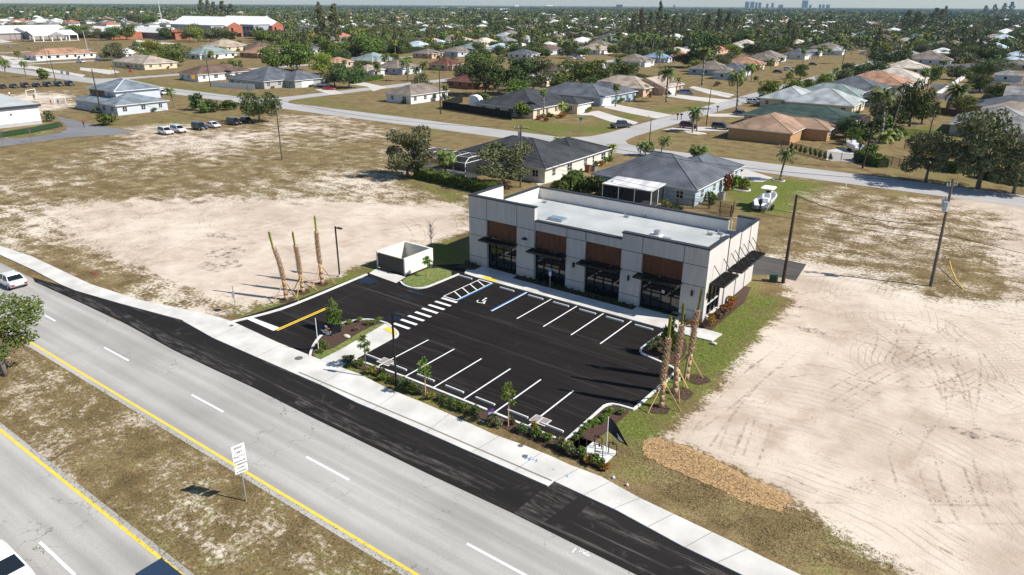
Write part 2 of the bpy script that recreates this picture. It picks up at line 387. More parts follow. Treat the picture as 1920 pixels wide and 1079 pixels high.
# sand coverage with ragged edges
s1 = math_('ADD', math_('MULTIPLY', math_('SUBTRACT', n_mid, .5), 1.15), math_('MULTIPLY', math_('SUBTRACT', n_fine, .5), 1.7))
s2 = math_('ADD', s1, math_('MULTIPLY', math_('SUBTRACT', n_str, .5), 1.0))
s2 = math_('ADD', s2, math_('MULTIPLY', math_('SUBTRACT', n_big, .5), .8))
sa = attr('sand')
env = math_('MULTIPLY', math_('MULTIPLY', sa, math_('SUBTRACT', 1.05, sa)), 3.6)
cov = math_('ADD', sa, math_('MULTIPLY', s2, math_('ADD', env, .12)))
cov = ramp(cov, [(.36, 0.0), (.64, 1.0)])
# sand colour: packed and loose patches, tyre rings and scrapes
sandc = ramp(n_mid, [(.30, (.43, .335, .255)), (.5, (.58, .475, .38)), (.7, (.68, .585, .485))])
sandc = mix(ramp(n_big, [(.42, 0.0), (.6, .75)]), sandc, (.74, .65, .535))
sandc = mix(math_('MULTIPLY', ramp(n_grain, [(.55, 0.0), (.8, 1.0)]), .35), sandc, (.34, .27, .2))
def rings(cx, cy, per, rmin, rmax, amp, seed):
    v = N('ShaderNodeVectorMath'); v.operation = 'SUBTRACT'; lk(pos, v.inputs[0]); v.inputs[1].default_value = (cx, cy, 0)
    d = N('ShaderNodeVectorMath'); d.operation = 'LENGTH'; lk(v.outputs[0], d.inputs[0]); d = d.outputs['Value']
    dn = math_('ADD', d, math_('MULTIPLY', noise(.12, 2, .5), 2.5))
    g = math_('SINE', math_('MULTIPLY', dn, 2*PI/per*1.6)); g = ramp(math_('MULTIPLY_ADD', g, .5, .5), [(.86, 0.0), (.96, 1.0)])
    msk = math_('MULTIPLY', ramp(math_('DIVIDE', d, rmax*1.0), [(rmin/rmax, 0.0), (min(.9, rmin/rmax+.1), 1.0), (.97, 0.0)]), ramp(noise(.16+seed*.01, 3), [(.44, 0.0), (.6, 1.0)]))
    return math_('MULTIPLY', math_('MULTIPLY', g, msk), amp)
ringsum = None
for a in ((*P(1640, 480), 1.1, 14, 46, .5, 1), (*P(1760, 690), 1.0, 1, 14, .8, 3), (*P(1830, 640), .9, 1, 10, .8, 4), (*P(2050, 640), 1.2, 8, 40, .6, 5),
          (*P(1500, 950), 1.2, 10, 34, .5, 2), (*P(760, 300), 1.5, 10, 40, .3, 6), (*P(1350, 1250), 1.1, 12, 36, .5, 7), (*P(1700, 560), .9, 3, 16, .6, 8)):
    r_ = rings(*a); ringsum = r_ if ringsum is None else math_('MAXIMUM', ringsum, r_)
for rot, sc_, k in ((.5, 7.0, .55), (-.55, 6.0, .6), (-1.1, 6.5, .5), (1.2, 5.4, .5)):
    mp = N('ShaderNodeMapping'); mp.inputs['Rotation'].default_value = (0, 0, rot); mp.inputs['Scale'].default_value = (.06, 1, 1); lk(pos, mp.inputs[0])
    st = noise(sc_, 4, .6, mp.outputs[0], .1); st = math_('MULTIPLY', ramp(st, [(.60, 0.0), (.66, 1.0)]), ramp(noise(.09+rot*.01, 2), [(.47, 0.0), (.6, k)]))
    ringsum = math_('MAXIMUM', ringsum, st)
fleck = math_('MULTIPLY', ramp(noise(3.2, 6, .8), [(.62, 0.0), (.68, 1.0)]), ramp(noise(.13, 3), [(.45, .15), (.6, 1.0)]))
ringsum = math_('MAXIMUM', ringsum, math_('MULTIPLY', fleck, .8))
sandc = mix(ramp(noise(.07, 5, .65), [(.47, 0.0), (.64, .75)]), sandc, (.45, .355, .275))
sandc = mix(math_('MULTIPLY', ringsum, .7), sandc, (.27, .21, .155))
# grass colours
dry = ramp(n_mid, [(.3, (.135, .096, .042)), (.5, (.245, .176, .082)), (.72, (.375, .285, .14))])
dry = mix(ramp(n_blade, [(.40, .85), (.52, 0.0)]), dry, (.055, .042, .022)); dry = mix(ramp(n_blade, [(.55, 0.0), (.68, .6)]), dry, (.42, .34, .20))
grn = ramp(n_fine, [(.3, (.075, .105, .016)), (.55, (.15, .195, .030)), (.75, (.26, .29, .06))])
grn = mix(ramp(n_blade, [(.40, .8), (.52, 0.0)]), grn, (.035, .045, .012)); grn = mix(ramp(n_blade, [(.56, 0.0), (.7, .5)]), grn, (.36, .36, .14))
ga = attr('green'); gf = math_('ADD', ga, math_('MULTIPLY', math_('SUBTRACT', n_mid, .5), 1.4)); gf = math_('ADD', gf, math_('MULTIPLY', math_('SUBTRACT', n_big, .5), .9))
gr = mix(ramp(gf, [(.34, 0.0), (.80, .88)]), dry, grn)
gr = mix(attr('far'), gr, mix(ramp(n_mid, [(.4, 0.0), (.6, 1.0)]), (.035, .052, .02), (.075, .085, .035)))
col = mix(cov, gr, sandc)
col = mix(math_('MULTIPLY', ramp(n_grain, [(.3, .5), (.6, 0.0)]), .55), col, mix(.5, col, (.03, .025, .015)))
lk(col, B.inputs['Base Color']); B.inputs['Roughness'].default_value = .95; B.inputs['Specular IOR Level'].default_value = .1
bp = N('ShaderNodeBump', Strength=.35, Distance=.12)
hh = math_('ADD', math_('MULTIPLY', n_fine, .9), math_('MULTIPLY', ringsum, -.6)); lk(math_('ADD', hh, math_('MULTIPLY', n_grain, .5)), bp.inputs['Height']); lk(bp.outputs[0], B.inputs['Normal'])
me.materials.append(gm)
o = ob('ground', me); o['kind'] = 'structure'
# ---- paved surface materials
def pave(name, c1, c2, crack=0.0, streak=0.0, big=.08):
    global n, pos
    m = bpy.data.materials.new(name); m.use_nodes = True; n = m.node_tree; b = n.nodes['Principled BSDF']
    tc = n.nodes.new('ShaderNodeTexCoord'); pos = tc.outputs['Object']
    a = noise(big, 5, .6); f = noise(14, 2, .8)
    mp = N('ShaderNodeMapping'); mp.inputs['Scale'].default_value = (.03, 1, 1); lk(pos, mp.inputs[0])
    s = noise(.9, 4, .6, mp.outputs[0])
    c = ramp(math_('ADD', math_('MULTIPLY', a, .5), math_('MULTIPLY', s, .5)), [(.36, c1), (.64, c2)])
    c = mix(ramp(f, [(.3, .35), (.6, 0.0)]), c, tuple(x*.62 for x in c1))
    c = mix(ramp(f, [(.6, 0.0), (.8, .3)]), c, tuple(min(1, x*1.35) for x in c2))
    if streak:
        s2 = noise(1.6, 6, .75, mp.outputs[0], .5); c = mix(math_('MULTIPLY', ramp(s2, [(.56, 0.0), (.72, 1.0)]), streak), c, (.24, .22, .20))
        s3 = noise(.5, 6, .7, None, .6); c = mix(math_('MULTIPLY', ramp(s3, [(.6, 0.0), (.75, 1.0)]), streak*.6), c, (.20, .185, .17))
    if crack:
        v = n.nodes.new('ShaderNodeTexVoronoi'); v.feature = 'DISTANCE_TO_EDGE'; v.inputs['Scale'].default_value = .22
        wv = n.nodes.new('ShaderNodeVectorMath'); wv.operation = 'ADD'; nz = N('ShaderNodeTexNoise', Scale=.8, Detail=6.0); lk(pos, nz.inputs[0])
        ms = n.nodes.new('ShaderNodeVectorMath'); ms.operation = 'SCALE'; ms.inputs['Scale'].default_value = 3.2; lk(nz.outputs['Color'], ms.inputs[0]); lk(pos, wv.inputs[0]); lk(ms.outputs[0], wv.inputs[1]); lk(wv.outputs[0], v.inputs['Vector'])
        k = math_('MULTIPLY', ramp(v.outputs['Distance'], [(0, 1.0), (.007, 0.0)]), ramp(noise(.11, 3), [(.47, 0.0), (.58, 1.0)]))
        c = mix(math_('MULTIPLY', k, crack), c, (.05, .048, .045))
        # joints of the lanes and tyre-darkened bands run with the road
        for sc_ in (.3,):
            sp = n.nodes.new('ShaderNodeSeparateXYZ'); lk(pos, sp.inputs[0])
            q = math_('SINE', math_('MULTIPLY', sp.outputs[1], 2*PI/1.77)); c = mix(ramp(math_('MULTIPLY_ADD', q, .5, .5), [(.5, 0.0), (1.0, .32)]), c, tuple(x*.72 for x in c1))
    lk(c, b.inputs['Base Color']); b.inputs['Roughness'].default_value = .9; b.inputs['Specular IOR Level'].default_value = .2
    bp = N('ShaderNodeBump', Strength=.2, Distance=.02); lk(f, bp.inputs['Height']); lk(bp.outputs[0], b.inputs['Normal'])
    MATS[name] = m; return m
M['road'] = pave('old_grey_asphalt', (.32, .305, .28), (.52, .50, .465), crack=.9)
M['street'] = pave('pale_street_asphalt', (.36, .345, .33), (.47, .455, .44))
M['newasph'] = pave('new_black_asphalt', (.010, .009, .008), (.024, .021, .019), streak=.55)
M['lot'] = pave('sealed_parking_asphalt', (.0065, .005, .0045), (.021, .017, .0155), streak=.16)
M['drive'] = pave('driveway_concrete', (.50, .47, .43), (.62, .59, .54))
# ================================================================ ROADS
struct('road', MB().flat([(-260, 20.9), (60, 20.9), (60, 29.3), (-45, 29.3), (-70, 28.5), (-90, 28.6), (-260, 29.0)], .012)
       .flat([(-260, -6), (60, -6), (60, 14.2), (-260, 14.2)], .012), M['road'])
mk = MB()
mk.flat([(-260, 21.27), (60, 21.27), (60, 21.47), (-260, 21.47)], .018, 1); mk.flat([(-260, 13.67), (60, 13.67), (60, 13.87), (-260, 13.87)], .018, 1)
for x0 in (-35.4, -49.45, -63.5, -77.5, -91.6, -105.6, -21.1, -7.0, 7):
    mk.flat([(x0, 24.78), (x0+4.3, 24.78), (x0+4.3, 24.95), (x0, 24.95)], .018, 0)
for x0 in (-41.1, -55.2, -27.0, -13, -69.3): mk.flat([(x0, 10.25), (x0+4.3, 10.25), (x0+4.3, 10.42), (x0, 10.42)], .018, 0)
struct('road_marking', mk, [M['white'], M['yellow']])
# fresh asphalt turn lane
lane_top = [(62, 521), (120, 537), (150, 547), (225, 571), (300, 591), (342, 602), (400, 633), (480, 668), (600, 720), (669, 754), (727, 778), (800, 810), (915, 861), (1026, 910), (1037, 901), (1155, 955), (1280, 1023), (1390, 1076), (1700, 1235)]
lane_bot = [(65, 529), (225, 602), (325, 657), (400, 693), (480, 730), (578, 780), (800, 888), (963, 964), (1077, 1021), (1194, 1079), (1520, 1240)]
struct('turn_lane', MB().flat(PX(lane_top)+PX(lane_bot)[::-1], .017), M['newasph'])
dust = bpy.data.materials.new('asphalt_dust'); dust.use_nodes = True; n = dust.node_tree; Bt = n.nodes['Principled BSDF']; Bt.inputs['Base Color'].default_value = (.30, .275, .25, 1); Bt.inputs['Roughness'].default_value = .95
pos = n.nodes.new('ShaderNodeTexCoord').outputs['Object']; mp = N('ShaderNodeMapping'); mp.inputs['Scale'].default_value = (.16, 1, 1); lk(pos, mp.inputs[0])
lk(ramp(noise(2.0, 9, .8, mp.outputs[0], .4), [(.48, 0.0), (.70, .42)]), Bt.inputs['Alpha'])
dm_ = MB(); dm_.flat(PX([(66, 527), (150, 552), (240, 590), (345, 642), (480, 712), (470, 723), (330, 656), (225, 599)]), .0185); dm_.flat(PX([(560, 745), (660, 790), (800, 855), (930, 915), (925, 930), (790, 872), (640, 803), (550, 758)]), .0186)
dm_.flat(PX([(1036, 905), (966, 963), (1012, 986), (1092, 927)]), .0187); dm_.flat(PX([(1100, 950), (1250, 1022), (1390, 1090), (1370, 1100), (1230, 1035), (1085, 965)]), .0188);
dm_.strip(PX([(1036, 904), (965, 963)]), .12, None, .0195)
struct('asphalt_dust', dm_, dust)
struct('asphalt_seam', MB().strip([(-43, 50.7), (-22, 50.4)], .07, None, .0172).strip([(-41, 46.2), (-20.5, 46.0)], .07, None, .0172).strip([(-55, 38), (-55, 52)], .07, None, .0172), mat('seam_line', (.045, .038, .034), .9))
# pavement beside the road
back = [(-90, 445), (0, 461), (60, 481), (170, 533), (260, 562), (390, 589), (436, 603), (518, 641), (595, 672), (623, 683), (673, 701), (728, 729), (800, 758), (850, 780), (929, 816), (975, 832), (1032, 855), (1069, 872), (1128, 894), (1198, 933), (1276, 970), (1378, 1018), (1434, 1046), (1497, 1076), (1700, 1180)]
front = [(-90, 456), (0, 478), (62, 506), (115, 534), (142, 545), (225, 569), (300, 589), (341, 600), (345, 603), (400, 634), (480, 669), (600, 721), (669, 755), (727, 779), (800, 811), (915, 862), (1027, 911), (1038, 902), (1155, 956), (1280, 1024), (1390, 1077), (1560, 1160)]
struct('pavement', MB().prism(PX(back, .1)+PX(front, .1)[::-1], 0, .10), M['conc'])
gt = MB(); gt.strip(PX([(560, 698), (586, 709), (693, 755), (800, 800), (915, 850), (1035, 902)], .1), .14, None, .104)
jm = MB()
for (a, b) in (((885, 848), (935, 819)), ((965, 882), (1015, 849)), ((1040, 903), (1085, 879)), ((1095, 928), (1145, 903)), ((1150, 954), (1200, 934)), ((1215, 988), (1262, 964)), ((1285, 1026), (1335, 998)), ((1345, 1055), (1400, 1030)), ((600, 721), (650, 692)), ((700, 768), (745, 737)), ((800, 810), (842, 777)), ((480, 669), (530, 646)), ((400, 634), (450, 610)), ((300, 589), (330, 576))):
    jm.strip(PX([a, b], .1), .05, None, .1035)
struct('gutter', gt, mat('gutter_line_grey', (.20, .19, .175), .9))  # one even darker grey line along the gutter
struct('pavement_joint', jm, mat('joint_line', (.30, .29, .27), .9))
# painted survey marks
mk2 = MB(); mk2.strip(PX([(985, 857), (993, 862)], .1), .08, None, .106); mk2.strip(PX([(984, 862), (990, 853)], .1), .08, None, .106); mk2.strip(PX([(991, 864), (996, 857)], .1), .08, None, .106); mk2.strip(PX([(996, 861), (1007, 865)], .1), .05, None, .106)
mk2.strip(PX([(1003, 868), (1007, 865), (1006, 861)], .1), .05, None, .106)
for q in ([(1060, 893), (1064, 895), (1063, 890)], [(1035, 879), (1040, 882)]): mk2.strip(PX(q, .1), .05, None, .106)
struct('survey_mark', mk2, mat('blue_spray', (.04, .25, .55), .8))
mk3 = MB()
for q in ([(1073, 1037), (1080, 1028)], [(1086, 1032), (1104, 1041)], [(1088, 1030), (1086, 1036)], [(1094, 1032), (1093, 1038), (1099, 1041)], [(1102, 1035), (1100, 1042), (1106, 1044)]): mk3.strip(PX(q), .07, None, .022)
for q in ([(1140, 948), (1148, 938)], [(1146, 936), (1151, 940)], [(1153, 941), (1160, 945)], [(1160, 938), (1158, 944)]): mk3.strip(PX(q, .1), .06, None, .106)
struct('spray_mark', mk3, M['white'])
# residential streets
st = MB()
st.flat([(-620, 134.5), (-420, 134.2), (260, 134.2), (260, 142.6), (-420, 144.3), (-620, 144.6)], .02)
def nsstreet(x, y0, y1, wd=7.6):
    st.flat([(x-wd/2, y0), (x+wd/2, y0), (x+wd/2, y1), (x-wd/2, y1)], .024)
    if y0 < 200:   # flared mouth
        for s in (-1, 1): st.flat(smooth_poly([(x+s*wd/2, y0), (x+s*(wd/2+9), y0), (x+s*(wd/2+1.2), y0+4), (x+s*wd/2, y0+13)], 1), .022)
NS = [-970, -860, -750, -640, -525, -418, -308, -201, -80, 28, 138, 248, 358, 468]
for x in NS:
    nsstreet(x, 142.4, 560 if x > -500 else 240)
for x in range(-3000, 900, 112): nsstreet(x, 590, 3000)
for y in (575, 900, 1250, 1700): st.flat([(-3400, y), (1000, y), (1000, y+9), (-3400, y+9)], .03)
struct('street', st, M['street'])
dr = MB()
for q in ([(1103,211),(1122,208),(1150,217),(1197,230),(1190,234),(1165,232),(1145,229),(1110,217),(1080,216)],
 [(1135,198),(1150,195),(1200,205),(1262,216),(1232,223),(1185,214),(1132,202)], [(1222,177),(1240,173),(1300,181),(1372,188),(1345,194),(1290,187)],
 [(1292,165),(1300,162),(1340,170),(1378,178),(1366,184),(1330,177)], [(1262,240),(1300,238),(1375,240),(1385,246),(1330,246),(1240,244)],
 [(1325,214),(1400,213),(1400,220),(1330,219)], [(1550,283),(1580,277),(1620,290),(1600,305),(1549,301)],
 [(1380,327),(1398,318),(1450,334),(1430,342),(1390,340)], [(650,158),(680,154),(725,164),(700,172),(690,163)], [(590,168),(620,166),(645,176),(620,178)],
 [(0,104),(60,112),(105,108),(110,112),(50,118),(20,122)], [(0,74),(24,79),(0,81)], [(150,127),(215,132),(225,136),(205,140),(150,132)], [(255,75),(330,82),(320,84),(255,79)],
 [(20,122),(60,124),(160,141),(155,145),(60,130),(20,127)], [(1005,345),(1060,330),(1062,333),(1010,349)],
 [(860,75),(900,82)][:0]):
    if q: dr.flat(PX(q), .028)
struct('driveway', dr, M['drive'])
# yard of the clinic at far left
struct('asphalt_drive', MB().flat(PX([(-60, 268), (0, 262), (60, 258), (110, 250), (125, 244), (124, 236), (103, 217), (110, 219), (165, 232), (255, 248), (205, 254), (130, 258), (60, 268), (0, 275), (-60, 282)]), .02), pave('grey_drive_asphalt', (.17, .17, .18), (.24, .24, .25)))
struct('rear_lane', MB().flat(PX([(1405, 488), (1428, 480), (1512, 496), (1492, 527), (1440, 516), (1405, 514)]), .02), pave('worn_lane_asphalt', (.06, .055, .05), (.12, .11, .10), streak=.2))
# ================================================================ PARKING LOT
struct('parking_lot', MB().flat(PX([(434, 604), (450, 597), (560, 562), (690, 512), (720, 500), (880, 495), (1000, 520), (1250, 600), (1250, 640), (1202, 655), (1210, 668), (1262, 690), (1268, 697), (1187, 768), (1150, 757), (1130, 762), (1056, 826), (662, 671), (640, 688), (600, 676)]), .014), M['lot'])
cb = MB()
cb.strip(smooth_poly(PX([(424, 606), (440, 602), (490, 590), (535, 577), (600, 551), (688, 514)], .1)), .28, 0, .13)
lotb = smooth_poly(PX([(662, 672), (760, 707), (900, 763), (1054, 826)], .1), 0)+smooth_poly(PX([(1060, 826), (1125, 768), (1135, 759), (1152, 757), (1187, 767)], .1), 1)+smooth_poly(PX([(1190, 766), (1268, 697), (1262, 688), (1212, 667), (1200, 660), (1203, 652), (1243, 624)], .1), 1)
cb.strip(lotb, .2, 0, .13)
cb.strip(smooth_poly(PX([(751, 528), (757, 535), (775, 541), (795, 540), (812, 534), (860, 514)], .1), 2), .2, 0, .15)
cb.strip(smooth_poly(PX([(581, 668), (584, 655), (592, 640), (604, 626), (628, 611), (655, 602), (690, 598), (725, 605), (735, 614), (747, 624), (745, 630), (738, 634)], .1), 2), .2, 0, .15)
struct('curb', cb, M['curb'])
# walks and aprons
wk = MB()
FX0, FX1 = -46.2, -21.0
wk.prism([(-47.6, 58.72), (-21.6, 58.72), (-19.6, 58.9), (-19.4, 60.95), (-24.0, 60.95), (-24.0, 62.0), (-28.9, 62.0), (-28.9, 60.95), (-44.1, 60.95), (-44.1, 62.0), (-49.2, 62.0), (-49.2, 60.4), (-50.0, 59.9), (-49.4, 58.9)], 0, .13)
wk.prism(PX([(598, 676), (640, 687), (740, 632), (747, 624), (735, 613), (722, 607), (640, 655)], .1), 0, .11)
wk.prism(PX([(692, 512), (706, 503), (760, 519), (742, 530)], .1), 0, .06)
struct('walkway', wk, M['conc'])
isl = MB(); isl.prism(smooth_poly(PX([(753, 527), (760, 534), (775, 539), (795, 538), (812, 532), (858, 512), (812, 500), (764, 519)], .1), 1, True), 0, .12)
gm2 = mat('lawn_grass', (.085, .115, .025), .95, col2=(.20, .23, .065), scale=3.5, detail=8, bump=.5)
isl.prism(smooth_poly(PX([(600, 675), (586, 667), (592, 655), (612, 660), (640, 645), (690, 615), (724, 604), (722, 608), (640, 653)], .1), 1, True), 0, .125)
struct('lawn', isl, gm2)
struct('mulch_bed', MB().prism(smooth_poly(PX([(583, 668), (587, 655), (600, 636), (628, 614), (655, 604), (690, 600), (720, 606), (640, 651), (600, 672)], .1), 1, True), 0, .11)
       .prism([(-44.0, 60.95), (-29.0, 60.95), (-29.0, 62.1), (-44.0, 62.1)], 0, .11).prism([(-51.6, 60.0), (-49.3, 60.4), (-49.3, 62.1), (-51.6, 62.1)], 0, .1)
       .prism([(-21.9, 60.95), (-20.6, 60.95), (-20.4, 70), (-21.2, 74.5), (-21.9, 74.5)], 0, .1)
       .prism(smooth_poly(PX([(1245, 624), (1206, 652), (1204, 660), (1215, 666), (1262, 687), (1290, 660), (1285, 628)], .1), 1, True), 0, .1)
       .prism(smooth_poly(PX([(1062, 827), (1128, 770), (1138, 762), (1152, 760), (1185, 768), (1160, 790), (1110, 830), (1085, 850), (1070, 840)], .1), 1, True), 0, .1)
       .flat(PX([(640, 680), (664, 674), (1054, 830), (1130, 868), (1135, 884), (1120, 884), (1000, 828), (860, 768), (720, 712)]), .03), M['mulch'])
tr = MB()
for (x, y, r) in ((1235, 767, .9), (1198, 0, 0), (1278, 738, 1.0), (1310, 712, .9), (538, 563, .8), (568, 548, .8), (604, 533, .8), (802, 520, .7)):
    if r: c = P(x, y); tr.flat([(c[0]+r*math.cos(a)*R.uniform(.8, 1.15), c[1]+r*math.sin(a)*R.uniform(.8, 1.15)) for a in np.linspace(0, 2*PI, 13)[:-1]], .035)
struct('mulch_ring', tr, M['mulch'])
# painted lines
pl = MB(); lw = .11
def line(x, y0, y1, mi=0, wd=lw): pl.flat([(x-wd/2, y0), (x+wd/2, y0), (x+wd/2, y1), (x-wd/2, y1)], .02, mi)
for i in range(1, 6):
    line(-43.51+3.151*i, 52.32, 58.6, 0, .13)
for i in range(6): line(-41.03+3.151*i, 37.19, 43.5, 0, .13)
line(-44.95, 52.4, 58.6, 2, .15); line(-45.12, 52.4, 58.6); line(-40.36-.16, 52.3, 58.6, 2, .15)
line(-46.9, 52.3, 58.6); pl.flat([(-46.9, 52.3), (-45.1, 52.3), (-45.1, 52.44), (-46.9, 52.44)], .0205); pl.flat([(-46.9, 58.46), (-45.1, 58.46), (-45.1, 58.6), (-46.9, 58.6)], .0205)
for k in range(4): y = 53.2+k*1.35; pl.strip([(-46.85, y+.9), (-45.15, y)], .13, None, .0207)
# zebra crossing
A0 = P(842.5, 563.5); A1 = P(753, 612)
for k in range(8):
    t = k/7; cx, cy = A0[0]*(1-t)+A1[0]*t, A0[1]*(1-t)+A1[1]*t
    pl.flat([(cx-1.05, cy-.18), (cx+1.05, cy-.18), (cx+1.05, cy+.18), (cx-1.05, cy+.18)], .02)
pl.flat(PX([(463, 599), (474, 596.5), (524, 615), (513, 621)]), .02)
ya = Vector(P(518, 620)); yb = Vector(P(616, 577)); yn = Vector((-(yb-ya).y, (yb-ya).x)).normalized()
for dx in (-.13, .13): pl.strip([tuple(ya+yn*dx), tuple(yb+yn*dx)], .16, None, .0205, 1)
# wheelchair symbol
wc = P(903, 565)
pl.strip([(wc[0]+.42*math.cos(a), wc[1]-.1+.42*math.sin(a)) for a in np.linspace(.9*PI, 2.25*PI, 14)], .1, None, .021)
pl.strip([(wc[0]-.08, wc[1]+.62), (wc[0], wc[1]+.12), (wc[0]+.42, wc[1]+.1), (wc[0]+.55, wc[1]-.4), (wc[0]+.75, wc[1]-.36)], .11, None, .0215)
pl.flat([(wc[0]-.08+.15*math.cos(a), wc[1]+.82+.15*math.sin(a)) for a in np.linspace(0, 2*PI, 9)[:-1]], .021); pl.strip([(wc[0], wc[1]+.4), (wc[0]+.35, wc[1]+.36)], .09, None, .0212)
struct('parking_marking', pl, [M['white'], M['yellow'], M['blue']])
struct('warning_pad', MB().flat(PX([(719, 616.5), (728, 613), (746, 623), (739, 628)], .13), .135).flat(PX([(903, 522), (908, 518), (934, 524.5), (928, 529)], .13), .136), M['yellow'])
# tyre tracks pressed into the sand, pairs of thin sheets following the lorries' turns
tt_ = MB(); zt_ = [.006]
def track(pts, wd=.2, gap=1.7):
    w_ = smooth_poly(PX(pts), 2); zt_[0] += .0006
    for s in (-1, 1):
        q = []
        for i, p in enumerate(w_):
            a = w_[max(0, i-1)]; b = w_[min(len(w_)-1, i+1)]; dx, dy = b[0]-a[0], b[1]-a[1]; L = math.hypot(dx, dy) or 1; q.append((p[0]-dy/L*gap/2*s, p[1]+dx/L*gap/2*s))
        tt_.strip(q, wd, None, zt_[0]+(.0003 if s > 0 else 0))
for q in (((1560,745),(1640,700),(1720,665),(1770,640)), ((1575,765),(1650,715),(1740,670),(1800,655)), ((1640,610),(1700,650),(1760,700),(1790,750)), ((1690,600),(1740,640),(1790,690),(1800,780)), ((1670,690),(1700,650),(1715,610)), ((1650,680),(1665,645),(1662,615)),
 ((1790,620),(1760,650),(1765,690),(1800,730),(1840,740)), ((1720,590),(1780,610),(1820,660),(1815,720),(1800,790)), ((1560,600),(1640,590),(1740,600),(1800,640)), ((1440,640),(1540,620),(1650,640),(1720,680)), ((1460,700),(1540,690),(1620,720),(1690,760)), ((1690,850),(1710,920),(1740,985)), ((1780,870),(1800,930),(1830,990)), ((1850,860),(1870,930),(1905,1000)),
 ((1480,880),(1560,920),(1660,950),(1760,965),(1900,965)), ((1540,960),(1620,960),(1720,985),(1820,1040)), ((1370,850),(1385,810),(1395,780)), ((1395,870),(1412,825),(1425,790)), ((1290,800),(1350,760),(1420,700),(1500,640)), ((1310,830),(1340,790),(1380,740),(1430,690)), ((1500,560),(1580,545),(1700,560),(1850,600),(1960,610)),
 ((1740,640),(1780,700),(1790,760)), ((1600,720),(1690,735),(1760,740),(1850,700)), ((1810,640),(1850,700),(1920,760)), ((1760,760),(1720,800),(1690,850)), ((470,430),(560,410),(680,405),(800,420)), ((560,470),(680,440),(800,425),(860,400)), ((250,470),(350,440),(470,440)), ((700,395),(760,410),(790,440),(780,460))): track(q)
tm = bpy.data.materials.new('tyre_track'); tm.use_nodes = True; n = tm.node_tree; Bt = n.nodes['Principled BSDF']; Bt.inputs['Base Color'].default_value = (.37, .29, .215, 1); Bt.inputs['Roughness'].default_value = .95
pos = n.nodes.new('ShaderNodeTexCoord').outputs['Object']
lk(math_('MULTIPLY', ramp(noise(2.2, 5, .75), [(.45, 0.0), (.60, .55)]), ramp(noise(.2, 3), [(.4, 0.1), (.58, 1.0)])), Bt.inputs['Alpha'])
struct('tyre_track', tt_, tm)
am = MB()
for i, (px, py, r1, r2) in enumerate(((412, 443, 2.6, 1.2), (432, 448, 1.2, .6), (420, 475, 2.6, 2.4), (400, 500, 3.0, 1.5), (432, 496, 2.0, 1.2), (1475, 590, 1.6, .6), (1520, 620, 1.6, .7), (1500, 577, 1.2, .5), (1810, 812, 1.6, .6), (1870, 815, 1.8, .6))):
    c = P(px, py); am.flat([(c[0]+r1*math.cos(a)*R.uniform(.6, 1.2), c[1]+r2*math.sin(a)*R.uniform(.6, 1.2)) for a in np.linspace(0, 2*PI, 15)[:-1]], .05+.001*i)
ash = bpy.data.materials.new('ash_stain'); ash.use_nodes = True; n = ash.node_tree; Bt = n.nodes['Principled BSDF']; Bt.inputs['Base Color'].default_value = (.16, .125, .095, 1)
pos = n.nodes.new('ShaderNodeTexCoord').outputs['Object']; lk(ramp(noise(1.1, 8, .85), [(.50, 0.0), (.62, .8)]), Bt.inputs['Alpha'])
struct('ash_stain', am, ash)
# wet patches and cracks sealed in the entry lane
wp = MB()
def blob(px, py, rx, ry, z=.0165): c = P(px, py); wp.flat([(c[0]+rx*math.cos(a)*R.uniform(.6, 1.2), c[1]+ry*math.sin(a)*R.uniform(.6, 1.2)) for a in np.linspace(0, 2*PI, 17)[:-1]], z)
blob(688, 527, 1.5, .9); blob(745, 587, .6, .4); blob(738, 597, .8, .5); blob(762, 556, .5, .35); blob(780, 549, 1.2, .3)
wp.strip(PX([(762, 553), (755, 562), (735, 571), (729, 580), (718, 586)]), .09, None, .0168); wp.strip(PX([(770, 545), (790, 549), (830, 545)]), .07, None, .0169)
struct('water_puddle', wp, mat('puddle', (.006, .007, .009), .12, spec=.6))
# wheel stops
def wheel_stop():
    m = MB(); m.loft([[(x, -.1, 0), (x, .1, 0), (x, .055, .12), (x, -.055, .12)] for x in (-.95, .95)])
    for x in (-.6, .6): m.tube((x, 0, .12), (x, 0, .128), .03, n=6)
    return m.mesh('wheel_stop', M['curb'])
wsm = wheel_stop()
def wstop(x, y, lab, grp): o = ob('wheel_stop', wsm, None, (x, y, .015)); tag(o, lab, 'wheel stop', grp); return o
ordw = ['first', 'second', 'third', 'fourth', 'fifth', 'sixth', 'seventh', 'eighth', 'ninth', 'tenth', 'eleventh', 'twelfth']
for i, x in enumerate((-42.6, -38.8, -35.6, -32.4, -29.3, -26.1)):
    wstop(x, 57.95, 'pale concrete wheel stop in front of building walkway, %s bay right of hatched aisle' % ordw[i], 'wheel stops along the building walkway')
wstop(-48.6, 58.1, 'pale concrete wheel stop left of the hatched aisle beside the yellow ramp', 'wheel stops along the building walkway')
for i in range(7):
    wstop(-42.6+3.151*i, 37.95, 'pale concrete wheel stop on the road side row, %s bay counted from the walkway' % ordw[i], 'wheel stops along the road side planting')
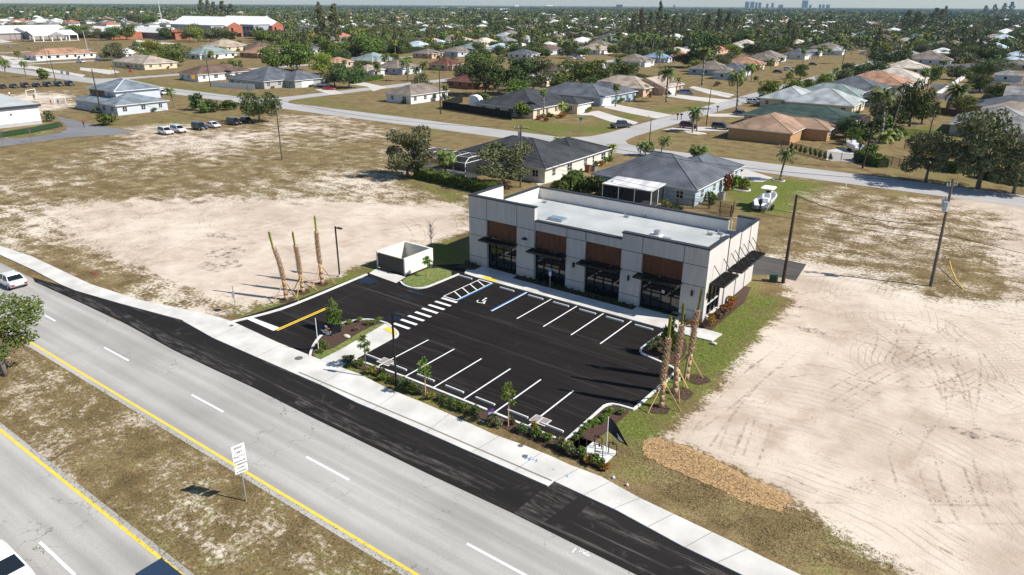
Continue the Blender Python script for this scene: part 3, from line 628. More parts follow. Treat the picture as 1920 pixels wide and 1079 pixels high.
# drains and manholes
def grate(px, py, lab):
    c = P(px, py); t = thing('drain_grate', lab, 'drain grate', (c[0], c[1], .02)); m = MB()
    m.box(-.72, .72, -.5, .5, 0, .012); build('frame', m, M['curb'], t); m = MB()
    for s in (-.36, .33):
        for k in range(9): m.box(s-.3, s+.3, -.42+k*.1, -.37+k*.1, .012, .02)
    build('grate', m, mat('rusty_iron', (.12, .055, .03), .8, .2, 6), t)
grate(724, 679, 'rusty double drain grate at the left end of the road side parking row')
grate(1013, 789, 'rusty double drain grate at the right end of the road side parking row')
for (px, py, lab) in ((560, 672, 'round iron manhole cover in the entrance sidewalk'), (976, 836, 'small round cover in sidewalk nearer the hedge'), (984, 856, 'small round cover in sidewalk beside the blue arrow mark'), (434, 611, 'small dark cover in sidewalk at left corner of entrance')):
    c = P(px, py, .1); r = .36 if px < 600 and px > 500 else .2; o = build('manhole_cover', MB().tube((0, 0, 0), (0, 0, .012), r, n=18).box(-r*.6, r*.6, -.02, .02, .012, .016), mat('iron_cover', (.14, .12, .11), .8, .2, 9), None, (c[0], c[1], .1)); tag(o, lab, 'manhole cover')
c = P(177, 513); o = build('drain_inlet', MB().box(-.7, .7, -.25, .25, 0, .05).box(-.6, .6, -.12, .12, .05, .06), mat('rusty_iron2', (.2, .07, .035), .8, .2, 6), None, (c[0], c[1], 0)); tag(o, 'rusty drain inlet in the dry grass above the left sidewalk', 'drain')
# bark mulch patch on the right
ch = smooth_poly(PX([(1212, 822), (1235, 820), (1290, 838), (1350, 868), (1400, 895), (1450, 915), (1480, 930), (1490, 944), (1468, 950), (1470, 962), (1400, 945), (1345, 915), (1280, 890), (1230, 868), (1200, 848)]), 1, True)
c2 = []
for i, p in enumerate(ch):
    q = ch[(i+1) % len(ch)]
    for k in range(4): t = k/4; c2.append((p[0]*(1-t)+q[0]*t+R.uniform(-.12, .12), p[1]*(1-t)+q[1]*t+R.uniform(-.12, .12)))
m = MB().flat(c2, .03)
struct('wood_chip_mulch', m, M['chips'], 'stuff')
# ================================================================ THE SHOP BUILDING
BX0, BX1, BY0, BY1 = -51.2, -21.9, 62.1, 76.8
bt = thing('commercial_building', 'new off white flat roofed shop building with wood panels and black awnings behind parking lot', 'building', (BX0, BY0, 0))
def B(m, name, mats, parent=bt, label=None):   # building parts written in world metres, stored relative to the Empty
    m.v = [(x-BX0, y-BY0, z) for x, y, z in m.v] if parent is bt else m.v
    return build(name, m, mats, parent, label=label)
OPEN = [(-48.6, -44.3), (-41.85, -37.75), (-35.4, -31.1), (-28.8, -24.4)]
wl = MB(); TH = .35
def wallx(x0, x1, y0, y1, z0, z1, inside=1): wl.box(x0, x1, y0, y1, z0, z1, 0)
# front, left tower, middle and right tower
wl.box(-51.2, -48.6, 62.1, 62.6, 0, 5.9); wl.box(-44.3, -41.9, 62.1, 62.6, 0, 5.9); wl.box(-51.2, -41.9, 62.1, 62.6, 5.9, 8.4)
wl.box(-37.75, -35.4, 62.16, 62.6, 0, 5.9); wl.box(-41.9, -31.1, 62.2, 62.6, 5.9, 6.9); wl.box(-37.75, -35.4, 62.16, 62.2, 5.9, 6.9)
wl.box(-31.1, -28.8, 62.1, 62.6, 0, 5.9); wl.box(-24.4, -21.9, 62.1, 62.6, 0, 5.9); wl.box(-31.1, -21.9, 62.1, 62.6, 5.9, 7.62)
# sides and back
wl.box(-51.2, -50.85, 62.6, 68.4, 0, 8.4); wl.box(-51.2, -50.85, 68.4, 76.8, 0, 6.65)
wl.box(-50.85, -25.2, 76.45, 76.8, 0, 6.6); wl.box(-25.2, -24.3, 76.45, 76.8, 0, 5.5); wl.box(-24.3, -22.25, 76.45, 76.8, 0, 7.2)
wl.box(-22.25, -21.9, 62.6, 62.9, 0, 7.62); wl.box(-22.25, -21.9, 66.3, 67.3, 0, 7.62); wl.box(-22.25, -21.9, 62.9, 66.3, 3.9, 7.62); wl.box(-22.25, -21.9, 62.9, 66.3, 0, .35)
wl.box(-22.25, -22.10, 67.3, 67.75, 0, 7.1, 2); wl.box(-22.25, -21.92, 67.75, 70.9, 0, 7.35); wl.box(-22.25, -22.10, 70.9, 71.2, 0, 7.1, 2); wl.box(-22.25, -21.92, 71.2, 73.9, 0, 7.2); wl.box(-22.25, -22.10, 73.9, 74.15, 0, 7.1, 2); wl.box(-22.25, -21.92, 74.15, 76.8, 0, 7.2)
# reveals between the panels, 3 mm proud of the wall
def jh(x0, x1, z, y): wl.box(x0, x1, y-.004, y, z-.032, z+.032, 1)
def jv(x, z0, z1, y): wl.box(x-.032, x+.032, y-.0045, y, z0, z1, 1)
for x0, x1, y in ((-51.2, -48.6, 62.1), (-44.3, -41.9, 62.1), (-31.1, -28.8, 62.1), (-24.4, -21.9, 62.1), (-37.75, -35.4, 62.16)):
    for z in (1.15, 3.8): jh(x0, x1, z, y)
    jh(x0, x1, 5.88, y)
for x in (-48.6, -44.3, -28.8, -24.4): jv(x, 5.9, 8.4 if x < -40 else 7.62, 62.1)
jh(-48.6, -44.3, 5.915, 62.1); jh(-28.8, -24.4, 5.915, 62.1)
for x in (-37.75, -35.4): jv(x, 5.9, 6.9, 62.16)
B(wl, 'wall', [M['stucco'], M['joint'], mat('reveal_shade_stucco', (.24, .22, .21), .9)])  # last slot: recess shade put into the colour, the shallow slots cast none
lin = MB()
lin.box(-50.845, -50.80, 68.3, 76.4, 5.26, 6.6); lin.box(-50.845, -50.80, 62.6, 68.3, 5.26, 8.35); lin.box(-50.80, -25.2, 76.40, 76.445, 5.26, 6.55)
lin.box(-50.8, -41.95, 62.605, 62.65, 5.26, 8.3)
B(lin, 'parapet_lining', M['stucco_in'])
rf = MB(); rf.box(-50.84, -22.26, 62.61, 76.44, 4.95, 5.25); B(rf, 'roof', M['membrane'])
roofo = bt.children[-1]
cp = MB()
def cap(x0, x1, y0, y1, z): cp.box(x0, x1, y0, y1, z, z+.14)
cap(-51.26, -41.86, 62.04, 62.66, 8.4); cap(-51.26, -50.79, 62.66, 68.46, 8.4); cap(-51.26, -50.79, 68.46, 76.39, 6.65); cap(-51.26, -25.2, 76.39, 76.86, 6.6) if False else cap(-50.79, -25.2, 76.39, 76.86, 6.6)
cap(-41.86, -31.16, 62.1, 62.66, 6.9); cap(-31.16, -21.84, 62.04, 62.66, 7.62); cap(-22.31, -21.84, 62.66, 67.3, 7.62)
cap(-22.31, -21.86, 67.75, 70.9, 7.35); cap(-22.31, -21.86, 71.2, 73.9, 7.2); cap(-22.31, -21.86, 74.15, 76.86, 7.2); cap(-24.3, -22.31, 76.39, 76.86, 7.2)
cap(-22.31, -22.0, 67.3, 67.75, 7.1); cap(-22.31, -22.0, 70.9, 71.2, 7.1); cap(-22.31, -22.0, 73.9, 74.15, 7.1)
B(cp, 'parapet_cap', M['cap'])
for k, (x0, x1) in enumerate(OPEN):
    B(MB().box(x0, x1, 62.34, 62.5, 3.92, 5.88), 'wood_panel', M['wood'])
    g = MB(); g.box(x0, x1, 62.56, 62.58, .13, 3.9); B(g, 'storefront_glass', M['glass'])
    f = MB(); nb = 4; W = (x1-x0)/nb
    for i in range(nb+1): f.box(x0+W*i-(.04 if i else 0), x0+W*i+(.04 if i < nb else 0), 62.46, 62.55, .13, 3.9)
    for z in (.13, 2.55, 3.78): f.box(x0+.04, x1-.04, 62.47, 62.555, z, z+.10)
    if k in (0, 3):
        f.box(x0+W*1+.05, x0+W*3-.05, 62.45, 62.553, 1.0, 1.09)
        for s in (-1, 1): f.box(x0+W*2+s*.1-.015, x0+W*2+s*.1+.015, 62.38, 62.41, .9, 1.5)
    B(f, 'storefront_frame', M['frame_black'])
# side bay window
B(MB().box(-22.12, -22.10, 62.9, 66.3, .35, 3.9), 'window_glass', M['glass'])
f = MB()
for y in (62.9, 63.98, 65.1, 66.22): f.box(-22.09, -22.0, y, y+.08, .35, 3.9)
f.box(-22.085, -22.005, 62.98, 66.22, 1.55, 1.65, 1)
f.box(-22.09, -21.85, 62.9, 66.3, .28, .38, 1)
B(f, 'window_frame', [M['frame_black'], M['conc']])
for (y0, y1, z0, z1) in ((68.1, 69.7, 3.1, 3.7), (71.3, 72.5, 3.1, 3.7), (74.3, 75.3, 2.2, 3.8)):
    B(MB().box(-21.93, -21.905, y0, y1, z0, z1), 'high_window', M['glass'])
# awnings: steel frame, slats and tie rods
def awning(axis_, a0, a1, w0, z, dep):
    m = MB()
    def bx(u0, u1, v0, v1, z0, z1):
        if axis_ == 'x': m.box(u0, u1, w0-v1, w0-v0, z0, z1)
        else: m.box(w0+v0, w0+v1, u0, u1, z0, z1)
    bx(a0, a1, dep-.06, dep, z-.1, z+.1); bx(a0, a1, 0.01, .07, z-.1, z+.1); bx(a0, a0+.06, .07, dep-.06, z-.1, z+.1); bx(a1-.06, a1, .07, dep-.06, z-.1, z+.1)
    nsl = int(dep/.13) if axis_ == 'x' else int((a1-a0)/.3)
    if axis_ == 'x':
        for i in range(int((a1-a0)/.2)): u = a0+.1+i*.2; bx(u, u+.035, .07, dep-.06, z-.07, z+.06)
    else:
        for i in range(nsl): u = a0+.15+i*.3; bx(u, u+.05, .07, dep-.06, z-.06, z+.09)
    a = B(m, 'awning', M['bronze'])
    for u in (a0+.75*(a1-a0)*.2+.15, a1-.75*(a1-a0)*.2-.15):
        p = (u, w0-.02, z+1.55) if axis_ == 'x' else (w0+.02, u, z+1.7)
        q = (u, w0-dep+.25, z+.1) if axis_ == 'x' else (w0+dep-.25, u, z+.1)
        build('tie_rod', MB().tube((p[0]-BX0, p[1]-BY0, p[2]), (q[0]-BX0, q[1]-BY0, q[2]), .04, n=6), M['bronze'], a)
for x0, x1 in OPEN: awning('x', x0-.25, x1+.1, 62.1, 3.75, 1.35)
for y0, y1, dd in ((62.95, 67.0, 1.5), (67.9, 69.95, 1.5), (70.45, 72.6, 1.5), (73.2, 75.4, 1.5)): awning('y', y0, y1, -21.9, 3.95, dd)
for (x, z) in ((-43.1, 4.7),):
    B(MB().box(x-.28, x+.28, 61.75, 62.1, z-.06, z+.06).box(x-.1, x+.1, 61.95, 62.1, z+.06, z+.16), 'wall_lamp', M['bronze'])
for x in (-36.7, -30.1, -23.2): B(MB().box(x-.09, x+.09, 61.93, 62.1 if x > -36 else 62.16, 2.75, 3.25).tube((x, 61.97, 2.7), (x, 61.97, 3.3), .07, n=8), 'wall_lamp', M['bronze'])
B(MB().box(-22.0+.1, -21.75, 62.45, 62.65, 2.7, 3.15), 'wall_lamp', M['bronze'])
# small white notice on the right hand door
B(MB().box(-26.5, -26.2, 62.44, 62.445, 2.1, 2.4).box(-26.44, -26.38, 62.436, 62.44, 2.17, 2.33, 1).box(-26.32, -26.26, 62.436, 62.44, 2.17, 2.33, 1), 'door_number', [M['white'], M['frame_black']])
# things standing on the roof
def rel(m): m.v = [(x-BX0, y-BY0, z) for x, y, z in m.v]; return m
c = P(1045, 408, 5.55)
build('roof_hatch', rel(MB().box(c[0]-1.0, c[0]+1.0, c[1]-.65, c[1]+.65, 5.25, 5.50, 0).box(c[0]-.95, c[0]+.95, c[1]-.6, c[1]+.6, 5.50, 5.55, 1)), [M['steel'], mat('skylight_glass', (.18, .27, .33), .2)], roofo)
c = P(1232, 441, 5.55); build('roof_unit', rel(MB().box(c[0]-.8, c[0]+.5, c[1]-.5, c[1]+.5, 5.25, 5.60, 0).box(c[0]+.5, c[0]+1.6, c[1]-.45, c[1]+.45, 5.25, 5.40, 1).box(c[0]-.3, c[0]+.3, c[1]-.3, c[1]+.3, 5.60, 6.1, 1)), [M['white'], M['steel']], roofo)
for q in ((1018, 380), (1075, 381), (1171, 407), (1203, 406), (1327, 440), (1346, 439), (1351, 447)):
    c = P(*q, 5.25); build('roof_vent', rel(MB().tube((c[0], c[1], 5.25), (c[0], c[1], 5.80), .06, n=8).box(c[0]+.12, c[0]+.6, c[1]-.2, c[1]+.2, 5.25, 5.50)), M['steel'], roofo)
build('roof_seam', rel(MB().box(-50.8, -22.3, 69.5, 69.54, 5.25, 5.255).box(-50.8, -22.3, 66, 66.04, 5.25, 5.255).box(-50.8, -22.3, 73, 73.04, 5.25, 5.255)), mat('seam', (.42, .44, .44), .8), roofo)
B(MB().tube((-25.0, 76.95, 0), (-25.0, 76.95, 6.9), .05).tube((-24.9, 76.95, 6.9), (-24.3, 76.95, 6.9), .05).tube((-24.35, 76.95, 5), (-24.35, 76.95, 6.9), .05), 'downpipe', mat('cream_pipe', (.75, .70, .55), .6))
# ================================================================ BIN ENCLOSURE
DX0, DX1, DY0, DY1, DH = -59.1, -54.5, 54.4, 59.2, 2.02
t = thing('bin_enclosure', 'pale block bin enclosure with dark corrugated double gate at the end of entry lane', 'enclosure', (DX0, DY0, 0))
m = MB(); W, L = DX1-DX0, DY1-DY0
m.box(0, .2, 0, L, 0, DH); m.box(W-.2, W, 0, L, 0, DH); m.box(.2, W-.2, L-.2, L, 0, DH); m.box(-.02, .22, -.02, L+.02, DH, DH+.05); m.box(W-.22, W+.02, -.02, L+.02, DH, DH+.05); m.box(.22, W-.22, L-.22, L+.02, DH, DH+.05)
build('wall', m, M['stucco_in'], t)
for k in (0, 1):
    m = MB(); a = .2+k*(W-.4)/2+.02; b = a+(W-.4)/2-.04; nn = 13
    for i in range(nn): u = a+(b-a)*i/nn; m.hexa([(u, .06, .12), (u+(b-a)/nn*.6, .02, .12), (u+(b-a)/nn*.6, .1, .12), (u, .12, .12), (u, .06, DH-.08), (u+(b-a)/nn*.6, .02, DH-.08), (u+(b-a)/nn*.6, .1, DH-.08), (u, .12, DH-.08)])
    m.box(a, b, .1, .14, .12, DH-.08); g = build('gate', m, mat('brown_corrugated', (.15, .13, .115), .5, .1, 4), t)
    [build('hinge', MB().box((a if k == 0 else b-.1), (a+.1 if k == 0 else b), -.02, .03, z_, z_+.15), M['bronze'], g) for z_ in (.4, 1.5)]
# ================================================================ LAMPS, SIGNS, POLES
def lot_lamp(px, py, H, ang, lab):
    c = P(px, py); t = thing('lot_lamp', lab, 'lamp post', (c[0], c[1], 0), ang, 'dark bronze lot lamps')
    build('base', MB().tube((0, 0, 0), (0, 0, .25), .2, n=12), M['conc'], t)
    build('pole', MB().box(-.065, .065, -.065, .065, .25, H), M['bronze'], t)
    h = build('lamp_head', MB().box(.05, .35, -.03, .03, H-.15, H-.07).loft([[(x, -w_, H-.16), (x, w_, H-.16), (x, w_, z1), (x, -w_, z1)] for x, w_, z1 in ((.3, .12, H-.04), (.5, .17, H-.03), (1.0, .17, H-.06), (1.08, .12, H-.09))]), M['bronze'], t)
    build('lens', MB().box(.5, .95, -.12, .12, H-.18, H-.163), M['lampglass'], h)
lot_lamp(637, 519, 6.0, 0, 'dark square lamp post on the grass beside the three staked palms, left of enclosure')
lot_lamp(743, 717, 6.3, .3, 'dark lamp post in the road side hedge in front of the yellow ramp pad')
lot_lamp(1271, 713, 6.0, PI, 'dark lamp post standing among the three staked palms right of parking lot')
def textmesh(body, size, m, parent, loc, rot, name='lettering', align='CENTER'):
    cu = bpy.data.curves.new(name, 'FONT'); cu.body = body; cu.size = size; cu.align_x = align; cu.extrude = .002; cu.offset = .004
    tmp = bpy.data.objects.new('tmp', cu); C.objects.link(tmp); dg = bpy.context.evaluated_depsgraph_get()
    me_ = bpy.data.meshes.new_from_object(tmp.evaluated_get(dg)); bpy.data.objects.remove(tmp); me_.materials.clear(); me_.materials.append(m)
    o = ob(name, me_, parent, loc); o.rotation_euler = rot; return o
# speed limit sign in the median, faces the traffic (towards +x)
c = P(462, 940); t = thing('road_sign', 'white speed limit sign on grey post in the grass median', 'road sign', (c[0], c[1], 0), math.radians(-10))
build('post', MB().box(-.035, .035, -.035, .035, 0, 4.1), M['steel'], t)
for nm, z0, z1, wd in (('sign_plate', 2.9, 4.2, .4), ('lower_plate', 2.2, 2.75, .4)):
    p = build(nm, MB().box(.04, .055, -wd, wd, z0, z1), mat('sign_white', (.82, .82, .82), .5), t)
    txts = (('SPEED', 3.93, .21), ('LIMIT', 3.62, .2), ('PHOTO', 3.30, .21), ('ENFORCED', 3.0, .145)) if nm == 'sign_plate' else (('WHEN', 2.53, .16), ('FLASHING', 2.28, .145))
    for tx, z, s in txts: textmesh(tx, s, mat('sign_black', (.02, .02, .02), .6), p, (.06, 0, z), (PI/2, 0, PI/2))
# accessible parking sign
t = thing('parking_sign', 'blue and white accessible parking sign on thin post by building planting bed', 'sign', (-38.9, 60.9, .1))
build('post', MB().box(-.03, .03, -.03, .03, 0, 2.3), M['steel'], t)
p = build('sign_plate', MB().box(-.17, .17, -.05, -.035, 1.7, 2.3).box(-.15, .15, -.054, -.05, 1.9, 2.28, 1), [M['white'], M['blue']], t)
ring = [(.0+.06*math.cos(a), -.056, 2.03+.06*math.sin(a)) for a in np.linspace(.8*PI, 2.1*PI, 8)]
build('wheelchair_symbol', MB().path(ring, .01, 4).path([(-.02, -.056, 2.2), (-.01, -.056, 2.1), (.05, -.056, 2.1), (.08, -.056, 2.02)], .01, 4).tube((-.02, -.05, 2.23), (-.02, -.06, 2.23), .02, n=8), M['white'], p)
build('penalty_plate', MB().box(-.15, .15, -.048, -.036, 1.5, 1.66), M['white'], t)
# stop sign seen from behind at the entrance
c = P(443, 587); t = thing('stop_sign', 'stop sign seen nearly edge on at the entry lane, in dry grass', 'stop sign', (c[0], c[1], 0), math.radians(35))
build('post', MB().box(-.03, .03, -.03, .03, 0, 2.95), M['steel'], t)
build('sign_plate', MB().loft([[(x, .38*math.cos(a), 2.0+.38*math.sin(a)) for a in np.linspace(PI/8, 2*PI+PI/8, 9)[:-1]] for x in (-.05, -.035)]), [M['steel']], t)
def octsign(px, py, H, colr, lab, cat='stop sign', rz=0, shape=8, size=.4):
    c = P(px, py); t = thing('street_sign', lab, cat, (c[0], c[1], 0), rz)
    build('post', MB().box(-.03, .03, -.03, .03, 0, H), M['steel'], t)
    build('sign_plate', MB().loft([[(size*math.cos(a), y, H-size+size*math.sin(a)) for a in np.linspace(PI/shape, 2*PI+PI/shape, shape+1)[:-1]] for y in (-.05, -.035)]), mat('signc_%.1f_%.1f' % colr[:2], colr, .5), t); return t
octsign(1088, 252, 4.2, (.03, .30, .22), 'green street name sign above a stop sign at the street corner', 'street sign', .3, 4, .55)
octsign(247, 150, 4.2, (.5, .05, .04), 'red stop sign in front of the beige roofed house', 'stop sign', .6, 8, .7)
octsign(210, 141, 3.4, (.75, .5, .05), 'yellow diamond warning sign beside the tall pole left of beige house', 'warning sign', .6, 4, .8)
octsign(366, 166, 5.0, (.8, .42, .03), 'orange pedestrian warning sign left of the white vinyl fence', 'warning sign', .6, 4, 1.0)
octsign(119, 150, 3.6, (.05, .3, .35), 'teal street name sign near the row of dark cars', 'street sign', .6, 4, .7)
octsign(130, 152, 3.8, (.25, .32, .4), 'grey back of a street sign right of the teal sign', 'street sign', .6, 8, .8)
octsign(546, 187, 4.5, (.03, .32, .22), 'green street name sign before the grey house with the red car', 'street sign', .3, 4, .6)
def utility_pole(px, py, H, lab, lean=(0, 0), r=.17, arms=(), tanks=(), m=None, armrot=0, lights=()):
    c = P(px, py); t = thing('utility_pole', lab, 'utility pole', (c[0], c[1], 0), 0, 'wooden utility poles')
    p = build('pole', MB().tube((0, 0, 0), (lean[0], lean[1], H), r, r*.62, 10), m or M['pole_wood'], t)
    for z, wd in arms:
        k = z/H; d = Vector((math.cos(armrot), math.sin(armrot), 0)); o_ = Vector((lean[0]*k, lean[1]*k, z))
        mm = MB(); mm.bar(o_-d*wd, o_+d*wd, .12, .14); a = build('crossarm', mm, M['pole_wood'], t)
        mm = MB()
        for s in (-1, -.4, .5, 1): q = o_+d*wd*s*.93; mm.tube(q+Vector((0, 0, .07)), q+Vector((0, 0, .35)), .06, .04, 8)
        build('insulator', mm, mat('insulator_grey', (.5, .5, .52), .3), a)
    for z, ang, s in tanks:
        k = z/H; q = Vector((lean[0]*k+math.cos(ang)*.45*s, lean[1]*k+math.sin(ang)*.45*s, z))
        tk = build('transformer', MB().tube(q, q+Vector((0, 0, .95*s)), .27*s, n=14).tube(q+Vector((0, 0, .95*s)), q+Vector((0, 0, 1.0*s)), .3*s, n=14).tube(q+Vector((.05, 0, 1.0*s)), q+Vector((.05, 0, 1.35*s)), .06, .03, 6).tube((lean[0]*k, lean[1]*k, z+.5), q+Vector((0, 0, .5)), .05, n=5), mat('tank_grey', (.42, .44, .47), .4), t)
    for z, ang in lights:
        k = z/H; a = Vector((lean[0]*k, lean[1]*k, z)); q = a+Vector((math.cos(ang)*1.6, math.sin(ang)*1.6, .5))
        build('street_light', MB().tube(a, q, .04, n=6).bar(q-Vector((math.cos(ang), math.sin(ang), 0))*.1, q+Vector((math.cos(ang), math.sin(ang), 0))*.5, .25, .1), M['steel'], t)
    return (c[0]+lean[0], c[1]+lean[1], H)
TP = {}
TP['r'] = utility_pole(1745, 537, 12.0, 'tall leaning wooden pole with two transformers in the sandy lot, right', (-.35, .7), .19, [(11.3, .7)], [(8.9, PI*.95, .9), (8.6, -PI*.6, 1)], armrot=.9)
TP['r2'] = utility_pole(1468, 531, 10.3, 'bare dark pole leaning beside the rear asphalt lane right of the building', (.1, -.4), .2, (), (), M['pole_brown'])
TP['m'] = utility_pole(529, 300, 12.2, 'single wooden pole with crossarm in the middle of sandy left lot', (0, 0), .16, [(11.7, 1.4)], armrot=.62)
TP['h'] = utility_pole(976, 352, 10.6, 'pale wooden pole with transformer behind building, by the dark roofed house', (0, 0), .16, [(10.0, 1.2)], [(8.5, PI, .85)], armrot=.62, lights=[(8.2, -.4)])
TP['l'] = utility_pole(190, 214, 12.0, 'leaning dark pole in front of the two storey grey house', (-1.2, .4), .2, (), (), M['pole_brown'])
TP['a'] = utility_pole(826, 215, 12.0, 'dark bare pole at the corner of black fence', (0, 0), .17, (), (), M['pole_brown'])
TP['b'] = utility_pole(934, 178, 11.0, 'pale wooden pole behind the black fence beside dark oak', (0, 0), .18, [(10.4, .6)], (), armrot=.6)
TP['c'] = utility_pole(1217, 276, 6.2, 'short pole with street light at the street corner by small palms', (0, 0), .12, (), (), M['pole_brown'], lights=[(6.0, PI*.75)])
TP['d'] = utility_pole(1324, 236, 9.5, 'thin brown pole in front of the dark red parked car', (.3, 0), .13, (), (), M['pole_brown'])
TP['e'] = utility_pole(1617, 316, 12.2, 'dark brown leaning pole by boat slab, left of twin poles', (.6, .5), .2, (), (), M['pole_brown'])
TP['f'] = utility_pole(1648, 262, 12.0, 'pale pole with transformers beside dark brown pole and banana plants', (.9, 1.3), .18, [(11.6, .8)], [(9.8, 0, .9)], armrot=.5)
TP['g'] = utility_pole(1665, 262, 13.0, 'tallest pale pole rising right of the leaning palm near banana plants', (1.2, 1.6), .18, [(12.5, .8)], [(10.8, PI, .8)], armrot=.5)
TP['i'] = utility_pole(105, 155, 12, 'dark thin pole with red sign left of beige roofed house', (-.8, 0), .15, (), (), M['pole_brown'])
TP['j'] = utility_pole(218, 146, 14, 'tall pole with street light at left edge of beige roofed house', (-1, 0), .2, (), (), lights=[(13.8, PI)])
TP['k'] = utility_pole(395, 163, 13, 'tall pole standing at the left end of white vinyl fence', (-.4, 0), .17, (), (), M['pole_brown'])
TP['n'] = utility_pole(466, 178, 5.5, 'short grey pole in front of white vinyl fence near the street', (0, 0), .12, (), ())
TP['o'] = utility_pole(92, 128, 11, 'pole behind dark thin pole in front of orange roofed long house', (-1, 0), .15, (), (), lights=[(10.5, PI)])
TP['q'] = utility_pole(165, 98, 13, 'grey concrete pole on the sports field left of the grey crowned tree', (-1.0, 0), .28, (), (), mat('concrete_pole', (.4, .38, .35), .8))
for i, (px, py, H, lab) in enumerate(((31, 75, 12, 'grey pole at the left edge of the open pavilion'), (492, 122, 9, 'thin pole between orange roofed house and big green trees'), (1338, 75, 12, 'wooden pole against the dark pine row'), (1112, 62, 11, 'wooden pole left of maroon roof in the far suburb'), (1237, 120, 11, 'pale pole in front of the blue roofed pool house'), (665, 85, 12, 'pale pole beside the round light green tree'), (724, 110, 10, 'thin pole behind the blue grey roof of the yellow house'), (872, 108, 11, 'thin pole in front of grey green roofed house'), (1810, 100, 13, 'wooden pole with street light beyond the long white fence'), (1780, 168, 12, 'pale pole standing at the white courtyard wall'), (1736, 180, 11, 'wooden pole behind the brown board fence near the big round tree'))):
    TP['x%d' % i] = utility_pole(px, py, H, lab, (0, 0), .17, [(H-.5, .8)], armrot=.6)
# overhead wires
def wire(p, q, sag, name='power_line', lab='', r=.027):
    m = MB(); p = Vector(p); q = Vector(q); pts = []
    for i in range(17): t_ = i/16; v = p.lerp(q, t_); v.z -= sag*4*t_*(1-t_); pts.append(v)
    m.path(pts, r, 4); o = build(name, m, M['wire']); tag(o, lab, 'overhead wire', 'overhead wires')
a = TP['r']; b = TP['r2']
wire((a[0], a[1], 7.0), (b[0]-.1, b[1], b[2]-.1), .9, lab='twisted cable from the bare dark pole up to pole with two transformers', r=.045)
wire((a[0], a[1], 6.0), TP['h'][:2]+(5.6,), 1.2, lab='upper black cable crossing behind the building to the pole with two transformers')
wire((a[0], a[1], 5.2), TP['h'][:2]+(5.0,), 1.2, lab='lower black cable crossing behind the building to the pole with two transformers')
wire((a[0], a[1], 6.0), (45, a[1]-2, 6.5), 1.5, lab='black cable leaving the pole with two transformers to the right edge')
wire((a[0], a[1], 11.6), (45, a[1]-2, 11.5), 1.2, lab='thin top wire leaving the pole with two transformers to the right')
wire((a[0], a[1], 11.6), TP['h'][:2]+(10.2,), 1.6, lab='thin top wire from the pole with two transformers to the pale pole behind building')
wire(TP['h'][:2]+(10.2,), TP['m'][:2]+(11.8,), 1.3, lab='top wire between the pale pole behind building and pole in sandy lot', r=.026)
wire(TP['h'][:2]+(6.0,), TP['m'][:2]+(6.6,), 1.3, lab='double black cable between the pale pole and the pole in sandy left lot', r=.036)
wire(TP['m'][:2]+(6.6,), TP['l'][:2]+(6.5,), 1.6, lab='black cable from the pole in sandy lot past the grey two storey house', r=.036)
wire(TP['l'][:2]+(11.5,), TP['m'][:2]+(11.8,), 1.6, lab='top wire from the leaning dark pole to the pole in sandy lot', r=.026)
wire(TP['e'][:2]+(11.4,), TP['f'][:2]+(11.4,), .8, lab='wire between dark brown leaning pole and the pale twin poles', r=.036)
wire(TP['d'][:2]+(9,), TP['e'][:2]+(9.5,), 1.0, lab='upper wire over the orange brown roofed house', r=.028)
wire(TP['d'][:2]+(8.2,), TP['e'][:2]+(8.6,), 1.0, lab='lower wire over the orange brown roofed house', r=.028)
wire(TP['a'][:2]+(11.5,), TP['b'][:2]+(10.5,), 1.0, lab='wire between pole at black fence corner and pole beside dark oak', r=.028)
wire(TP['b'][:2]+(10.5,), TP['d'][:2]+(9.2,), 1.5, lab='wire crossing the street from the dark oak to the thin brown pole', r=.026)
# communication mast far left
c = P(304, 45); o = build('radio_mast', MB().tube((0, 0, 0), (-1.5, 0, 42), .9, .45, 10), mat('mast_grey', (.45, .47, .50), .5), None, (c[0], c[1], 0)); tag(o, 'tall pale grey monopole mast cutting the horizon behind the school', 'mast')
# ---- flags
def flag(px, py, H, pts, lab, mk_, tilt):
    c = P(px, py); t = thing('banner_flag', lab, 'flag', (c[0], c[1], .05)); m = MB()
    m.tube((0, 0, 0), (0, 0, H), .035, n=8); build('pole', m, mat('white_pole', (.7, .7, .7), .4), t)
    m = MB(); nu, nv = 14, 8
    G = []
    for i in range(nu+1):
        u = i/nu; top, bot = pts(u)
        for j in range(nv+1):
            v = j/nv; z = top*(1-v)+bot*v; wob = .12*math.sin(u*7+v*1.5)*u
            G.append((u*tilt[0]-wob*tilt[1], u*tilt[1]+wob*tilt[0], z))
    m.v = G; m.f = [(i*(nv+1)+j, (i+1)*(nv+1)+j, (i+1)*(nv+1)+j+1, i*(nv+1)+j+1) for i in range(nu) for j in range(nv)]; m.m = [0]*len(m.f)
    f = build('flag_cloth', m, mat('navy_cloth', (.008, .009, .016), .9), t, smooth=True)
    def at(u, v, off=-.02):
        top, bot = pts(u); z = top*(1-v)+bot*v; wob = .12*math.sin(u*7+v*1.5)*u; return (u*tilt[0]-wob*tilt[1]+off*tilt[1]*-1/1.2*-1, u*tilt[1]+wob*tilt[0]+off, z)
    mm = MB()
    for (u0, u1, v0, v1, mi) in mk_:
        nn = 5
        for q in range(nn):
            a_, b_ = u0+(u1-u0)*q/nn, u0+(u1-u0)*(q+1)/nn
            for off in (-.025,): mm.poly([at(a_, v1, off), at(b_, v1, off), at(b_, v0, off), at(a_, v0, off)], mi)
    build('print', mm, [mat('print_white', (.75, .78, .85), .8), mat('print_orange', (.75, .25, .05), .8)], f)
